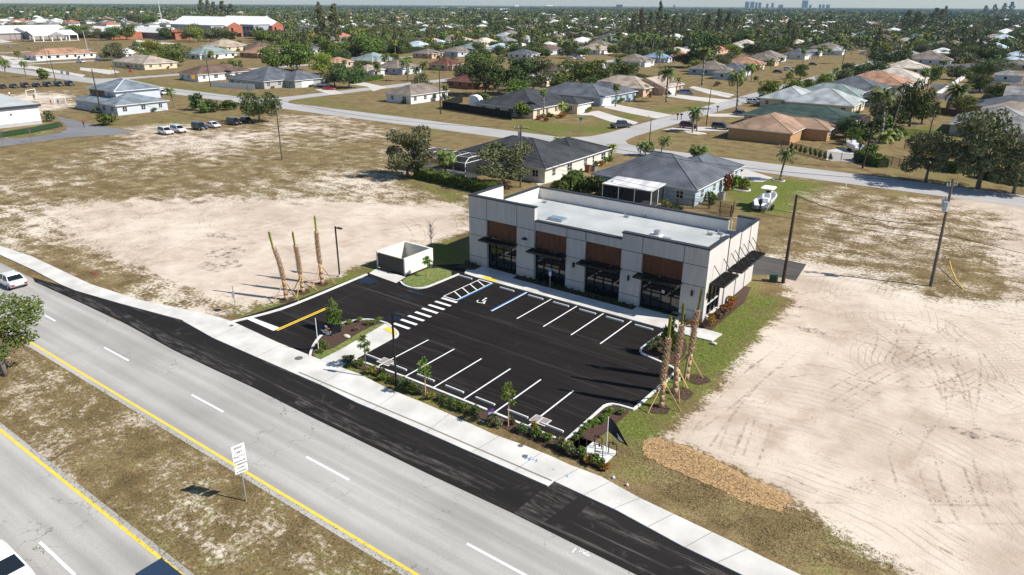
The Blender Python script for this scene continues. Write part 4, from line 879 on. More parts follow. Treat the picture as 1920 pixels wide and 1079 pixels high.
flag(598, 662, 3.35, lambda u: (3.25-.55*u-.1*math.sin(u*4), 1.75-.15*u+.35*u*u), 'black rectangular promotional flag with orange emblem beside the entrance bed',
     [(.38, .5, .2, .34, 0), (.42, .6, .34, .46, 1), (.36, .5, .53, .58, 0), (.2, .75, .63, .66, 0), (.25, .55, .71, .74, 0), (.6, .8, .69, .74, 0), (.28, .8, .79, .82, 0), (.4, .75, .87, .91, 0)], (1.75, 1.2))
flag(1136, 858, 3.2, lambda u: (3.2-2.35*u**1.4, 2.1-1.35*u), 'black triangular flag blowing beside the concrete pad', [(.45, .8, .5, .55, 0), (.5, .85, .62, .67, 0), (.5, .75, .74, .79, 0)], (1.25, .8))
# small orange pennant and rocks
c = P(626, 632); t = thing('marker_flag', 'small orange marker flag in the entrance planting bed', 'marker flag', (c[0], c[1], .1)); build('stick', MB().tube((0, 0, 0), (0, 0, .8), .012, n=5), M['steel'], t)
build('pennant', MB().loft([[(0, -.01, .35), (0, .01, .35), (0, .01, .8), (0, -.01, .8)], [(.45, .0, .4), (.45, .02, .4), (.5, .02, .72), (.5, 0, .72)]]), mat('orange_plastic', (.8, .32, .02), .6), t)
def rock(px, py, s, lab):
    c = P(px, py); m = MB(); secs = []
    for i, (z, r) in enumerate(((0, 1), (.3, 1.05), (.55, .8), (.7, .35))): secs.append([(s*r*math.cos(a)*R.uniform(.8, 1.15), s*.6*r*math.sin(a)*R.uniform(.8, 1.15), z*s*.7) for a in np.linspace(0, 2*PI, 10)[:-1]])
    m.loft(secs); tag(build('rock', m, M['rock'], None, (c[0], c[1], .08)), lab, 'rock')
rock(650, 633, .42, 'pale flat boulder in the entrance planting bed'); rock(1338, 646, .3, 'small white stone on the grass right of the right hand palms')
# backflow pad with pipes
c = P(1110, 846); t = thing('backflow_pad', 'white concrete pad with thin black pipe loops by the triangular flag', 'utility pad', (c[0], c[1], 0))
build('pad', MB().box(-1.5, 1.5, -.9, .9, 0, .1), M['curb'], t)
for (x, y) in ((-.9, -.3), (-.1, .45), (.45, -.4), (1.1, .35)):
    m = MB(); m.path([(x, y, .1), (x, y, 1.0), (x+.6, y, 1.0), (x+.6, y, .1)], .035, 6); m.tube((x+.3, y, .9), (x+.3, y, 1.15), .06, n=6); build('pipe_loop', m, M['bronze'], t)
# purple/white litter and lawn signs
for (px, py, colr, lab) in ((906, 792, (.5, .42, .65), 'lilac ground spotlight disc lying at the hedge edge'), (1150, 897, (.55, .58, .8), 'pale blue scrap lying in the grass below the pad'), (1176, 911, (.75, .5, .65), 'pink scrap lying in the grass right of pale blue scrap')):
    c = P(px, py); m = MB(); m.loft([[(.12*r*math.cos(a)*R.uniform(.7, 1.1), .12*r*math.sin(a)*R.uniform(.7, 1.1), z) for a in np.linspace(0, 2*PI, 9)[:-1]] for z, r in ((0, 1), (.08, .9), (.13, .5))]); tag(build('litter', m, mat('lit%.2f' % colr[0], colr, .6), None, (c[0], c[1], .03)), lab, 'litter')
c = P(920, 790); t = thing('garden_sign', 'small purple and white yard sign standing in the road side hedge', 'yard sign', (c[0], c[1], .05), .5)
build('stake', MB().box(-.2, -.17, 0, .03, 0, .5).box(.17, .2, 0, .03, 0, .5), M['steel'], t); build('panel', MB().box(-.25, .25, 0, .04, .3, 1.0).box(-.2, .2, -.004, 0, .5, .75, 1), [mat('purple', (.22, .12, .4), .6), M['white']], t)
# transformer cabinet and yellow hose
c = P(1450, 528); t = thing('utility_box', 'small green utility cabinet at the foot of the bare dark pole', 'utility box', (c[0], c[1], 0)); build('cabinet', MB().box(-.4, .4, -.35, .35, 0, .7), mat('box_green', (.03, .07, .05), .6), t); build('lid', MB().hexa([(-.43, -.38, .7), (.43, -.38, .7), (.43, .38, .7), (-.43, .38, .7), (-.4, -.35, .78), (.4, -.35, .78), (.4, .35, .84), (-.4, .35, .84)]), mat('box_green2', (.04, .09, .06), .6), t)
tag(build('yellow_guy_guard', MB().path([(*P(1777, 503), .9), (*P(1783, 515), .5), (*P(1793, 530), .2), (*P(1805, 543), .05)], .06, 6), M['yellow']), 'yellow guy wire guard curving over the grass right of pole with transformers', 'guy guard')
for (px, py, h_, lab) in ((1585, 355, .9, 'white marker post beside the street opposite the shade trees'), (1697, 397, .8, 'orange marker stake in the grassy part of the right lot')):
    c = P(px, py); tag(build('marker_post', MB().tube((0, 0, 0), (0, 0, h_), .07, .06, 8).tube((0, 0, h_), (0, 0, h_+.06), .09, .02, 8), M['white'] if px < 1600 else mat('orange_stake', (.6, .25, .05), .7), None, (c[0], c[1], 0)), lab, 'marker post')
# ================================================================ VEGETATION
def quads(cent, size, rs, up=.5, asp=(.6, 1.2)):
    """numpy leaf quads: centres (n,3) -> verts, faces"""
    n_ = len(cent); d = rs.normal(size=(n_, 3)); d[:, 2] = d[:, 2]*(1-up)+up*abs(d[:, 2]); d /= np.linalg.norm(d, axis=1)[:, None]+1e-9
    a = np.cross(d, rs.normal(size=(n_, 3))); a /= np.linalg.norm(a, axis=1)[:, None]+1e-9; b = np.cross(d, a)
    s = size*rs.uniform(.6, 1.3, (n_, 1)); a = a*s*rs.uniform(asp[0], asp[1], (n_, 1)); b = b*s*.5
    v = np.stack([cent-a, cent-b*.9, cent+a, cent+b], 1).reshape(-1, 3); f = np.arange(4*n_).reshape(n_, 4); return v, f
def npmesh(name, v, f, m):
    me_ = bpy.data.meshes.new(name); me_.vertices.add(len(v)); me_.vertices.foreach_set('co', np.asarray(v, np.float32).ravel())
    me_.loops.add(f.size); me_.loops.foreach_set('vertex_index', f.ravel().astype(np.int32)); me_.polygons.add(len(f))
    me_.polygons.foreach_set('loop_start', np.arange(0, f.size, f.shape[1], dtype=np.int32)); me_.polygons.foreach_set('loop_total', np.full(len(f), f.shape[1], np.int32))
    me_.update()
    if m: me_.materials.append(m)
    return me_
def crown_pts(kind, n_, rs):
    """points for a crown of unit width/height sitting in z 0..1"""
    P_ = []
    if kind == 'round':
        nb = 22; blobs = []
        for i in range(nb):
            a = rs.uniform(0, 2*PI); r = rs.uniform(0, .36)**.8; z = rs.uniform(.27, .82); r *= 1.1-.6*abs(z-.55)/.5; blobs.append((r*math.cos(a), r*math.sin(a), z, rs.uniform(.14, .23)))
    elif kind == 'spread':
        blobs = [(.34*rs.uniform(.3, 1)*math.cos(a), .34*rs.uniform(.3, 1)*math.sin(a), rs.uniform(.24, .84), rs.uniform(.085, .17)) for a in rs.uniform(0, 2*PI, 30)]
    elif kind == 'high':
        blobs = [(.36*rs.uniform(.3, 1)*math.cos(a), .36*rs.uniform(.3, 1)*math.sin(a), rs.uniform(.42, .86), rs.uniform(.08, .15)) for a in rs.uniform(0, 2*PI, 30)]
    elif kind == 'column':
        blobs = [(.12*math.cos(a), .12*math.sin(a), z, .36*(1-.78*abs(z-.42)/.58)) for z, a in zip(np.linspace(.14, .93, 14), rs.uniform(0, 2*PI, 14))]
    elif kind == 'pine':
        blobs = [(rs.uniform(.03, .42)*(1.05-z)*math.cos(a), rs.uniform(.03, .42)*(1.05-z)*math.sin(a), z, rs.uniform(.05, .11)) for z, a in zip(np.linspace(.12, .97, 34), rs.uniform(0, 2*PI, 34))]
    elif kind == 'shrub':
        blobs = [(.28*rs.uniform(0, 1)*math.cos(a), .28*rs.uniform(0, 1)*math.sin(a), rs.uniform(.2, .72), rs.uniform(.16, .28)) for a in rs.uniform(0, 2*PI, 9)]
    w_ = np.array([b[3]**2 for b in blobs]); w_ /= w_.sum(); ci = rs.choice(len(blobs), n_, p=w_); bl = np.array(blobs)[ci]
    d = rs.normal(size=(n_, 3)); d /= np.linalg.norm(d, axis=1)[:, None]; rr = rs.uniform(.35, 1.08, (n_, 1))**.6
    sq = np.array([1, 1, .8]) if kind != 'column' else np.array([1, 1, .35])
    return bl[:, :3]+d*bl[:, 3:4]*rr*sq
CR = {}
def crowns(key, kind, n_, size, m, k):
    L = []
    for i in range(k):
        rs = np.random.RandomState(hash(key) % 1000 if False else sum(map(ord, key))*7+i); v, f = quads(crown_pts(kind, n_, rs), size, rs); L.append(npmesh('crown', v, f, M[m]))
    CR[key] = L
for lf in ('oak', 'dark', 'mid', 'lime'):
    crowns('round_'+lf, 'round', 3400, .036, 'lf_'+lf, 3)
crowns('spread_oak', 'spread', 6500, .025, 'lf_oak', 4); crowns('spread_dark', 'spread', 6500, .026, 'lf_dark', 2)
crowns('pine', 'pine', 1800, .034, 'lf_pine', 3); crowns('column', 'column', 1500, .05, 'lf_mid', 2); crowns('big', 'high', 5200, .018, 'lf_mid', 1)
for a in ('dark', 'mid', 'lime', 'gold', 'red', 'bright', 'oak', 'brown'): crowns('shrub_'+a, 'shrub', 420, .085, 'lf_'+a, 2)
def trunk_mesh(kind, i):
    rr = random.Random(i); m = MB()
    if kind == 'tree':
        m.tube((0, 0, 0), (.01, 0, .24), .034, .024, 8)
        for k in range(6): a = k*PI/3+rr.uniform(0, .6); e = (.24*math.cos(a)*rr.uniform(.7, 1.2), .24*math.sin(a)*rr.uniform(.7, 1.2), rr.uniform(.5, .72)); mid = (e[0]*.45, e[1]*.45, .42); m.tube((.01, 0, .22), mid, .018, .012, 6); m.tube(mid, e, .012, .005, 5)
    elif kind == 'thin':
        m.tube((0, 0, 0), (0, 0, .95), .02, .006, 6)
    return m.mesh('trunk', M['bark'], True)
TK = {'tree': [trunk_mesh('tree', i) for i in range(3)], 'thin': [trunk_mesh('thin', 0)]}
def palm_crown(nf, leaf, droop, m, wide=.06, tone=None):
    v = []; f = []
    rr = random.Random(nf*10+int(droop*100))
    for i in range(nf):
        a = i*2.399+rr.uniform(-.15, .15); el = 1.25-1.75*(i/nf)+rr.uniform(-.1, .1); L = leaf*rr.uniform(.85, 1.1)
        pts = []; x = 0; z = 0; ang = el; ns = 7
        for s in range(ns+1): pts.append((x, z)); x += L/ns*math.cos(ang); z += L/ns*math.sin(ang); ang -= droop/ns*(1+s*.25)
        ca, sa_ = math.cos(a), math.sin(a)
        for s in range(ns):
            (x0, z0), (x1, z1) = pts[s], pts[s+1]
            for h in (0, .5):
                xa, za = x0+(x1-x0)*h, z0+(z1-z0)*h; xb, zb = x0+(x1-x0)*(h+.38), z0+(z1-z0)*(h+.38); u = (s+h)/ns
                wv = wide*(math.sin(PI*min(1, u*.85+.12))**.6)*L
                for sd_ in (-1, 1):
                    k = len(v); q = [(xa, 0, za), (xb, 0, zb), (xb+.10*L*.6, sd_*wv, zb-wv*.75), (xa+.07*L*.6, sd_*wv*.95, za-wv*.75)]
                    for (X, Y, Z) in q: v.append((X*ca-Y*sa_, X*sa_+Y*ca, Z))
                    f.append((k, k+1, k+2, k+3))
    return npmesh('palm_crown', np.array(v), np.array(f), M[m])
PC = {'royal': [palm_crown(17, 3.2, 1.5, 'lf_palm', .17), palm_crown(19, 3.0, 1.7, 'lf_palm', .17)], 'date': [palm_crown(60, 3.6, .9, 'lf_palm', .09)], 'fan': [palm_crown(26, 1.9, 1.5, 'lf_palm', .30)], 'gold': [palm_crown(14, 2.2, 1.4, 'lf_lime', .2)], 'silver': [palm_crown(30, 1.9, .8, 'lf_oak', .3)]}
def palm_trunk(i):
    m = MB(); rr = random.Random(i); x = 0; y = 0; px_, py_ = 0, 0; n_ = 8; bend = rr.uniform(-.005, .005)
    for k in range(n_): nx_ = x+bend*k; m.tube((x, y, k/n_), (nx_, y, (k+1)/n_), .030-.0012*k, .030-.0012*(k+1), 8); x = nx_
    return m.mesh('trunk', M['palmbark'], True), x
PT = [palm_trunk(i) for i in range(3)]
def tree(kind, X, Y, H, W, lab=None, cat='tree', group=None, rz=None, tall=1.0, d=None):
    """kind: crown key; H total height, W crown width"""
    t = ob({'pine': 'pine_tree', 'column': 'evergreen_tree'}.get(kind, 'shade_tree'), None, None, (X, Y, 0), R.uniform(0, 6.28) if rz is None else rz)
    ob('trunk', R.choice(TK['thin' if kind in ('pine', 'column') else 'tree']), t, sca=(H*.9, H*.9, H) if kind not in ('pine', 'column') else (H*.8, H*.8, H))
    ob('crown', R.choice(CR[kind]), t, sca=(W*1.2, W*1.2, H))
    if lab: tag(t, lab, cat, group)
    elif lab is None: auto(t, X, Y, H*.6, d or 'tree', cat, group or 'trees of the suburb')
    return t
def palm(kind, X, Y, H, s=1.0, lab=None, group='palm trees', lean=0):
    t = ob('palm_tree', None, None, (X, Y, 0), R.uniform(0, 6.28)); k = R.randrange(len(PT)); tm, off = PT[k]
    th = 6 if kind != 'date' else 16
    ob('trunk', tm, t, sca=(H*.9+2, H*.9+2, H)); c_ = ob('crown', R.choice(PC[kind]), t, loc=(off*(H*.9+2), 0, H), sca=s)
    if kind == 'royal': build('crownshaft', MB().tube((off*(H*.9+2), 0, H-.9*s), (off*(H*.9+2), 0, H+.1), .16*s, .10*s, 8), mat('crownshaft_green', (.16, .22, .07), .5), t) if lab else None
    if lab: tag(t, lab, 'palm tree', group)
    else: auto(t, X, Y, H, {'royal': 'feathery palm', 'fan': 'round headed fan palm', 'date': 'date palm', 'gold': 'small yellowish palm', 'silver': 'silvery fan palm'}[kind]+(' on a tall trunk' if H > 7 else ''), 'palm tree', group)
    return t
def shrub(kind, X, Y, s, h, lab=None, group='shrubs', cat='shrub', z=0):
    t = ob('shrub', R.choice(CR['shrub_'+kind]), None, (X, Y, z), R.uniform(0, 6.28), (s, s, h))
    if lab: tag(t, lab, cat, group)
    else: auto(t, X, Y, h, {'dark': 'dark green bush', 'mid': 'green bush', 'lime': 'light green bush', 'gold': 'golden bush', 'red': 'reddish bush', 'bright': 'bright green bush', 'oak': 'grey green bush', 'brown': 'dry brown bush'}[kind], cat, group)
    return t
def row(kind, a, b, step, s, h, lab, group, jit=.15, z=0, kinds=None):
    d = math.hypot(b[0]-a[0], b[1]-a[1]); n_ = max(1, int(d/step))
    for i in range(n_+1):
        t = i/n_; shrub(R.choice(kinds) if kinds else kind, a[0]*(1-t)+b[0]*t+R.uniform(-jit, jit), a[1]*(1-t)+b[1]*t+R.uniform(-jit, jit), s*R.uniform(.8, 1.2), h*R.uniform(.8, 1.2), lab, group, z=z)
def T(kind, px, pyb, pyt, wpx, lab=None, **k):    # tree from the surveyed picture: base, top, width
    X, Y = P(px, pyb); dpt = depth(X, Y); H = (pyb-pyt)*dpt/F*1.04; W = wpx*dpt/F; return tree(kind, X, Y, H, W, lab, **k)
def TPm(kind, px, pyb, pyt, lab=None, **k):
    X, Y = P(px, pyb); dpt = depth(X, Y); H = (pyb-pyt)*dpt/F; s = k.pop('s', 1.0); return palm(kind, X, Y, max(1.0, H-1.0*s), s, lab, **k)
# --- near planting
def staked_palm(px, py, H, lean, lab, rz=0):
    c = P(px, py); t = thing('staked_palm', lab, 'palm tree', (c[0], c[1], 0), 0, 'newly planted staked sabal palms'); rr = random.Random(int(px))
    m = MB(); n_ = 10; prev = Vector((0, 0, 0)); hb = H*.80; pts = [prev]
    for k in range(1, n_+1): u = k/n_; q = Vector((lean[0]*u*u+.06*math.sin(u*6+px), lean[1]*u*u, hb*u)); pts.append(q)
    for k in range(n_): u = k/n_; m.tube(pts[k], pts[k+1], .23-.09*u, .23-.09*(k+1)/n_, 10)
    tk = build('trunk', m, M['boots'], t, smooth=True)
    m = MB()
    for k in range(110):
        u = .38+.6*k/110; i = min(n_-1, int(u*n_)); c_ = pts[i].lerp(pts[i+1], u*n_-i); a = k*2.4; d = Vector((math.cos(a), math.sin(a), 0)); s = Vector((-d.y, d.x, 0)); r = .24-.09*u
        b0 = c_+d*(r*.75); tip = c_+d*(r+.10)+Vector((0, 0, .26)); m.hexa([b0-s*.07, b0+s*.07, b0+s*.07+d*.04, b0-s*.07+d*.04, tip-s*.03, tip+s*.03, tip+s*.03+d*.03, tip-s*.03+d*.03])
    build('boot', m, M['boots'], tk)
    top = pts[-1]; m = MB()
    for k in range(26):
        a = k*2.4; d = Vector((math.cos(a), math.sin(a), 0)); L = H*.23*rr.uniform(.75, 1.05); m.tube(top+d*.05-Vector((0, 0, .3)), top+d*(.07+.04*rr.random())+Vector((lean[0]*.35, lean[1]*.35, L)), .045, .016, 4)
    build('tied_fronds', m, M['lf_lime'], t)
    zt = H*.27
    for k in range(3):
        a = rz+k*2*PI/3; build('brace', MB().bar((math.cos(a)*1.5, math.sin(a)*1.5, 0), (math.cos(a)*.2, math.sin(a)*.2, zt), .05, .1), M['lumber'], t)
    build('strap', MB().tube((0, 0, zt-.2), (0, 0, zt+.1), .25, n=10), M['lumber'], t)
staked_palm(538, 563, 7.2, (-.75, -.3), 'leftmost staked palm with bent tied top beside the entry lane', .3)
staked_palm(568, 548, 6.6, (-.35, -.1), 'middle staked palm of the left trio, with green tuft top', 1.0)
staked_palm(604, 533, 7.6, (-.25, .1), 'tallest staked palm of the left trio, nearest the lamp post', .6)
staked_palm(1240, 764, 7.4, (-.1, .2), 'frontmost staked palm of the right trio, nearest the road', .2)
staked_palm(1265, 738, 7.6, (-.1, .1), 'middle staked palm of the right trio', 1.2)
staked_palm(1287, 712, 8.0, (.35, .1), 'staked palm nearest the building in the right trio', .8)
X, Y = P(629, 621); tree('column', X, Y, 3.4, 1.7, 'columnar evergreen with leafy crown in the entrance bed behind the rectangular flag', rz=1)
X, Y = P(1253, 668); tree('column', X, Y, 4.1, 1.5, 'columnar evergreen in the bed at right end of building walkway', rz=2)
def young_pine(px, py, H, lab):
    c = P(px, py); t = thing('young_pine', lab, 'young pine', (c[0], c[1], .03), 0, 'young slash pines'); rr = random.Random(int(px)); m = MB().tube((0, 0, 0), (.05, 0, H*.96), .05, .02, 6)
    nodes = [(.04, 0, H*.93)]
    for k in range(6): a = k*2.2; z = H*(.55+.06*k); e = (.33*math.cos(a), .33*math.sin(a), z+.12); m.tube((.03, 0, z-.15), e, .018, .01, 4); nodes.append(e)
    build('trunk', m, M['lumber'] if px > 700 else M['bark'], t)
    rs = np.random.RandomState(int(px)); cs = []; v = []; f = []
    for (x, y, z) in nodes:
        for _ in range(70):
            d = rs.normal(size=3); d[2] = d[2]*.8+.3; d /= np.linalg.norm(d); s = np.cross(d, rs.normal(size=3)); s /= np.linalg.norm(s); L = rs.uniform(.2, .36); b = np.array([x, y, z]); k = len(v)
            v += [b-s*.014, b+s*.014, b+d*L+s*.03, b+d*L-s*.03]; f.append((k, k+1, k+2, k+3))
    ob('needles', npmesh('needles', np.array(v), np.array(f), M['lf_bright']), t)
young_pine(686, 694, 3.3, 'young pine nearest the sidewalk branch, left end of road side hedge')
young_pine(798, 743, 3.4, 'young pine with thin trunk in the road side hedge, right of the lamp post')
young_pine(953, 800, 3.7, 'young pine standing before the right half of the road side parking row')
young_pine(802, 520, 2.5, 'young pine on the lawn island beside the bin enclosure')
def bare_tree(px, py, H, lab, n_=40, m_='bark', r=.06):
    c = P(px, py); t = thing('bare_tree', lab, 'bare tree', (c[0], c[1], 0)); rr = random.Random(int(px)); m = MB().tube((0, 0, 0), (0, 0, H*.5), r, r*.6, 6)
    build('trunk', m, M[m_], t); m = MB()
    for k in range(n_): a = rr.uniform(0, 6.28); z = H*rr.uniform(.35, .9); l = H*.24*rr.uniform(.4, 1); p = (0, 0, z*.85); q = (l*math.cos(a), l*math.sin(a), z+l*.8); m.tube(p, q, r*.25, r*.06, 4); 
    m.tube((0, 0, H*.5), (0, 0, H), r*.6, r*.15, 5); build('branches', m, M['bark'] if m_ == 'bark' else M[m_], t)
bare_tree(809, 470, 4.2, 'bare leafless sapling behind the bin enclosure by the building', 60)
bare_tree(1743, 252, 6.0, 'bare dead tree standing in the fenced back yard, right', 9, 'bark', .25)
bare_tree(60, 268, 3.8, 'leafless staked sapling in front of the white clinic window'); bare_tree(6, 272, 3.8, 'leafless staked sapling at the left edge by grey drive'); bare_tree(114, 250, 3.0, 'thin dry sapling at the rounded kerb end of the clinic drive', 30)
bare_tree(1712, 247, 3.2, 'tiny bare fruit tree on the fenced lawn left of dead tree', 30)
# hedge along the road side of the lot
lab = 'low mixed green shrub of the hedge between parking lot and sidewalk'
for (a, b) in (((642, 679), (672, 688)), ((700, 702), (790, 740)), ((812, 748), (890, 782)), ((925, 795), (935, 799)), ((962, 800), (1000, 820)), ((1005, 820), (1068, 848)), ((1078, 855), (1128, 880))):
    row('mid', P(*a), P(*b), .75, 1.15, .9, lab, 'road side hedge shrubs', .22, .02, ['mid', 'mid', 'lime', 'bright', 'dark', 'oak'])
row('red', P(1100, 868), P(1132, 882), .9, 1.0, .7, 'reddish low shrub at the right end of the road side hedge', 'reddish shrubs at the hedge end', .2)
shrub('gold', *P(1002, 808), .8, 1.0, 'single golden yellow shrub in the road side hedge'); shrub('red', *P(790, 738), .7, .4, 'small red flowered shrub in the hedge below the young pine', z=.03)
for q in ((700, 610), (672, 606), (655, 610), (690, 612), (640, 616), (712, 604)): shrub('bright', *P(*q), .9, .55, 'low green shrub at the curved head of the entrance bed', 'low shrubs of the entrance bed', z=.1)
for q in ((596, 655), (605, 648), (613, 655), (600, 664)): shrub('mid', *P(*q), .85, .6, 'low green shrub at the road end of entrance bed', 'shrubs at the road end of the entrance bed', z=.1)
for q in ((668, 622), (697, 612)): shrub('brown', *P(*q), .8, .5, 'dry brown ornamental grass tuft in the entrance bed', 'dry grass tufts', 'grass tuft', .1)
for q in ((1215, 655), (1222, 648), (1232, 640), (1235, 652), (1255, 672), (1246, 676), (1262, 660), (1228, 660), (1243, 634)): shrub('dark', *P(*q), .85, .55, 'low dark shrub in the bed at right end of walkway', 'shrubs of the right corner bed', z=.1)
for q in ((1135, 790), (1145, 778), (1138, 786), (1165, 778), (1110, 801), (1100, 808), (1118, 797), (1090, 820), (1078, 828), (1131, 795)): shrub('bright', *P(*q), .9, .55, 'low leafy shrub in the mulch bed at right front corner of parking lot', 'shrubs of the front right corner bed', z=.1)
for i in range(17): shrub('dark', -43.6+i*.9, 61.5+R.uniform(-.2, .2), .6, .55, 'small dark shrub in the narrow bed along building front', 'foundation shrubs along the building front', z=.1)
for i in range(4): shrub('dark', -51.2+i*.55, 61.2+R.uniform(-.2, .2), .6, .7, 'small dark shrub in the bed at left corner of building', 'shrubs at the left building corner', z=.1)
for i in range(9): shrub(R.choice(['red', 'gold', 'red', 'brown']), -21.2+R.uniform(-.15, .25), 61.3+i*.95, 1.3, 1.0, 'orange red croton shrub along the sunlit right wall of building', 'crotons along the right wall', z=.08)
for q in ((1290, 612), (1300, 616), (1310, 608)): shrub('red', *P(*q), .8, .7, 'orange red croton in front of the right building corner', 'crotons at the front corner', z=.1)
tree('big', *P(10, 705), 6.9, 7.8, 'leafy oak with grey trunk in the median at the left edge', rz=2.0)
# --- mid distance trees, hand placed: kind, base x, base y, top y, width, label
for q in (
 ('spread_oak', 764, 333, 238, 96, 'grey green shade tree left of the white framed pool cage'), ('spread_oak', 945, 352, 268, 112, 'grey green tree in front of the dark roofed house, right of pool cage'),
 ('round_dark', 487, 230, 172, 56, 'dark dense bushy tree right of the parked car row'), ('round_dark', 655, 166, 118, 46, 'dark round tree behind the red sports car'), ('round_dark', 628, 163, 122, 40, 'dark tree left of the tree behind red car'),
 ('round_mid', 330, 124, 83, 46, 'round green tree right of the beige roofed house'), ('round_lime', 283, 108, 77, 42, 'yellow green tree behind the white gabled house'), ('round_oak', 212, 114, 82, 46, 'grey crowned tree left of the white gabled house'),
 ('round_mid', 520, 134, 84, 54, 'large light green tree in front of slate roof, left of it'), ('round_mid', 558, 133, 78, 54, 'large light green tree right of the first light green tree'), ('round_lime', 604, 140, 100, 42, 'yellow green tree before the dark solar roof'), ('round_mid', 618, 120, 68, 44, 'mid green tree behind the solar roof'),
 ('round_mid', 690, 106, 62, 56, 'spreading light green tree on the empty lot behind the yellow house'), ('round_mid', 706, 104, 70, 36, 'second green tree on the empty lot behind yellow house'), ('pine', 632, 92, 18, 44, 'tall feathery pine rising behind the green trees, left centre'), ('pine', 606, 92, 22, 40, 'tall pale pine left of the feathery pine'),
 ('round_mid', 900, 133, 95, 62, 'bright green tree behind the dark oak'), ('spread_dark', 910, 180, 112, 84, 'large dark oak overhanging the brown roofed brick house'), ('spread_dark', 965, 178, 108, 76, 'tall dark grey oak right of the pale pole'), ('spread_oak', 1000, 172, 108, 62, 'airy grey tree in front of the white low house'),
 ('round_mid', 1078, 161, 113, 58, 'dark green round tree left of the slate roofed house'), ('round_mid', 1122, 161, 115, 56, 'round green tree behind the slate roofed house'), ('round_mid', 1166, 150, 114, 52, 'bright round tree right of round green tree'), ('round_mid', 1200, 152, 140, 46, 'low green tree behind the tan roofed house'),
 ('round_dark', 1318, 128, 62, 62, 'big dark tree behind the orange roofed house'), ('round_lime', 1318, 92, 58, 62, 'light green crown behind the big dark tree'), ('round_dark', 1290, 128, 98, 38, 'dark tree left of the big dark tree'), ('round_lime', 1378, 110, 84, 34, 'yellow green tree left of the dark hedge trees'), ('round_mid', 1398, 88, 56, 32, 'open light crowned tree near the white roofed house'),
 ('round_dark', 1420, 108, 82, 50, 'dark hedge tree behind the grey brown roof'), ('round_dark', 1445, 104, 80, 46, 'second dark hedge tree behind grey brown roof'), ('round_dark', 1658, 128, 90, 56, 'big round olive tree at the far bend of street'), ('round_mid', 1514, 177, 148, 34, 'small round tree on the lawn beside the curbside mailboxes'),
 ('round_mid', 1500, 148, 120, 26, 'leafy yellowish tree left of grey palm group'), ('round_dark', 1585, 146, 118, 24, 'dark tree near pink car'), ('round_mid', 1705, 238, 148, 50, 'tall leafy tree covered in vines right of leaning palm'), ('round_mid', 1728, 232, 178, 40, 'lower bright tree right of the vine covered tree'),
 ('round_dark', 1665, 240, 190, 52, 'dark tree behind the twin pale poles'), ('spread_oak', 1735, 342, 250, 96, 'shade tree with open crown nearest the back street, right'), ('spread_oak', 1833, 354, 205, 108, 'tall grey oak before the grey roofed house, right'), ('spread_oak', 1900, 364, 258, 100, 'grey oak at the right edge by the back street'),
 ('round_dark', 1585, 262, 218, 34, 'dark tree behind the orange brown roofed house'), ('round_mid', 1600, 272, 238, 30, 'green tree beside the boat slab'), ('spread_oak', 1852, 146, 110, 72, 'broad grey tree behind the white courtyard wall'), ('round_mid', 1793, 150, 122, 38, 'green tree behind the wooden pole by white courtyard'), ('round_mid', 1822, 155, 134, 26, 'small light green tree at the white courtyard corner'),
 ('round_mid', 1745, 158, 120, 30, 'round green tree beside the street pole, right background'), ('spread_dark', 1790, 118, 95, 56, 'dark long tree clump beyond the grey brown roof, right background')):
    T(*q)
for i, (px, pyb, pyt, w_) in enumerate(((1186, 75, 30, 22), (1200, 76, 22, 22), (1218, 74, 26, 22), (1234, 72, 8, 18), (1246, 74, 28, 24), (1262, 75, 32, 22), (1278, 74, 34, 22), (1325, 72, 30, 24), (1344, 74, 22, 26), (1362, 74, 26, 24), (1376, 72, 36, 20), (1478, 72, 40, 20), (1700, 58, 22, 30), (1716, 60, 26, 30), (1750, 50, 18, 28), (1762, 50, 20, 24), (1845, 30, 12, 16), (1862, 30, 10, 16), (1880, 28, 8, 16), (1893, 28, 6, 18), (392, 30, 2, 18), (404, 34, 6, 20), (420, 34, 5, 24), (436, 34, 10, 24), (380, 30, 0, 18), (598, 26, 5, 16), (1768, 44, 14, 14))):
    X, Y = P(px, pyb); dp = depth(X, Y); tree('pine', X, Y, (pyb-pyt)*dp/F, w_*dp/F*1.25, None, 'tree', 'tall casuarina pines', d='tall shaggy pine')
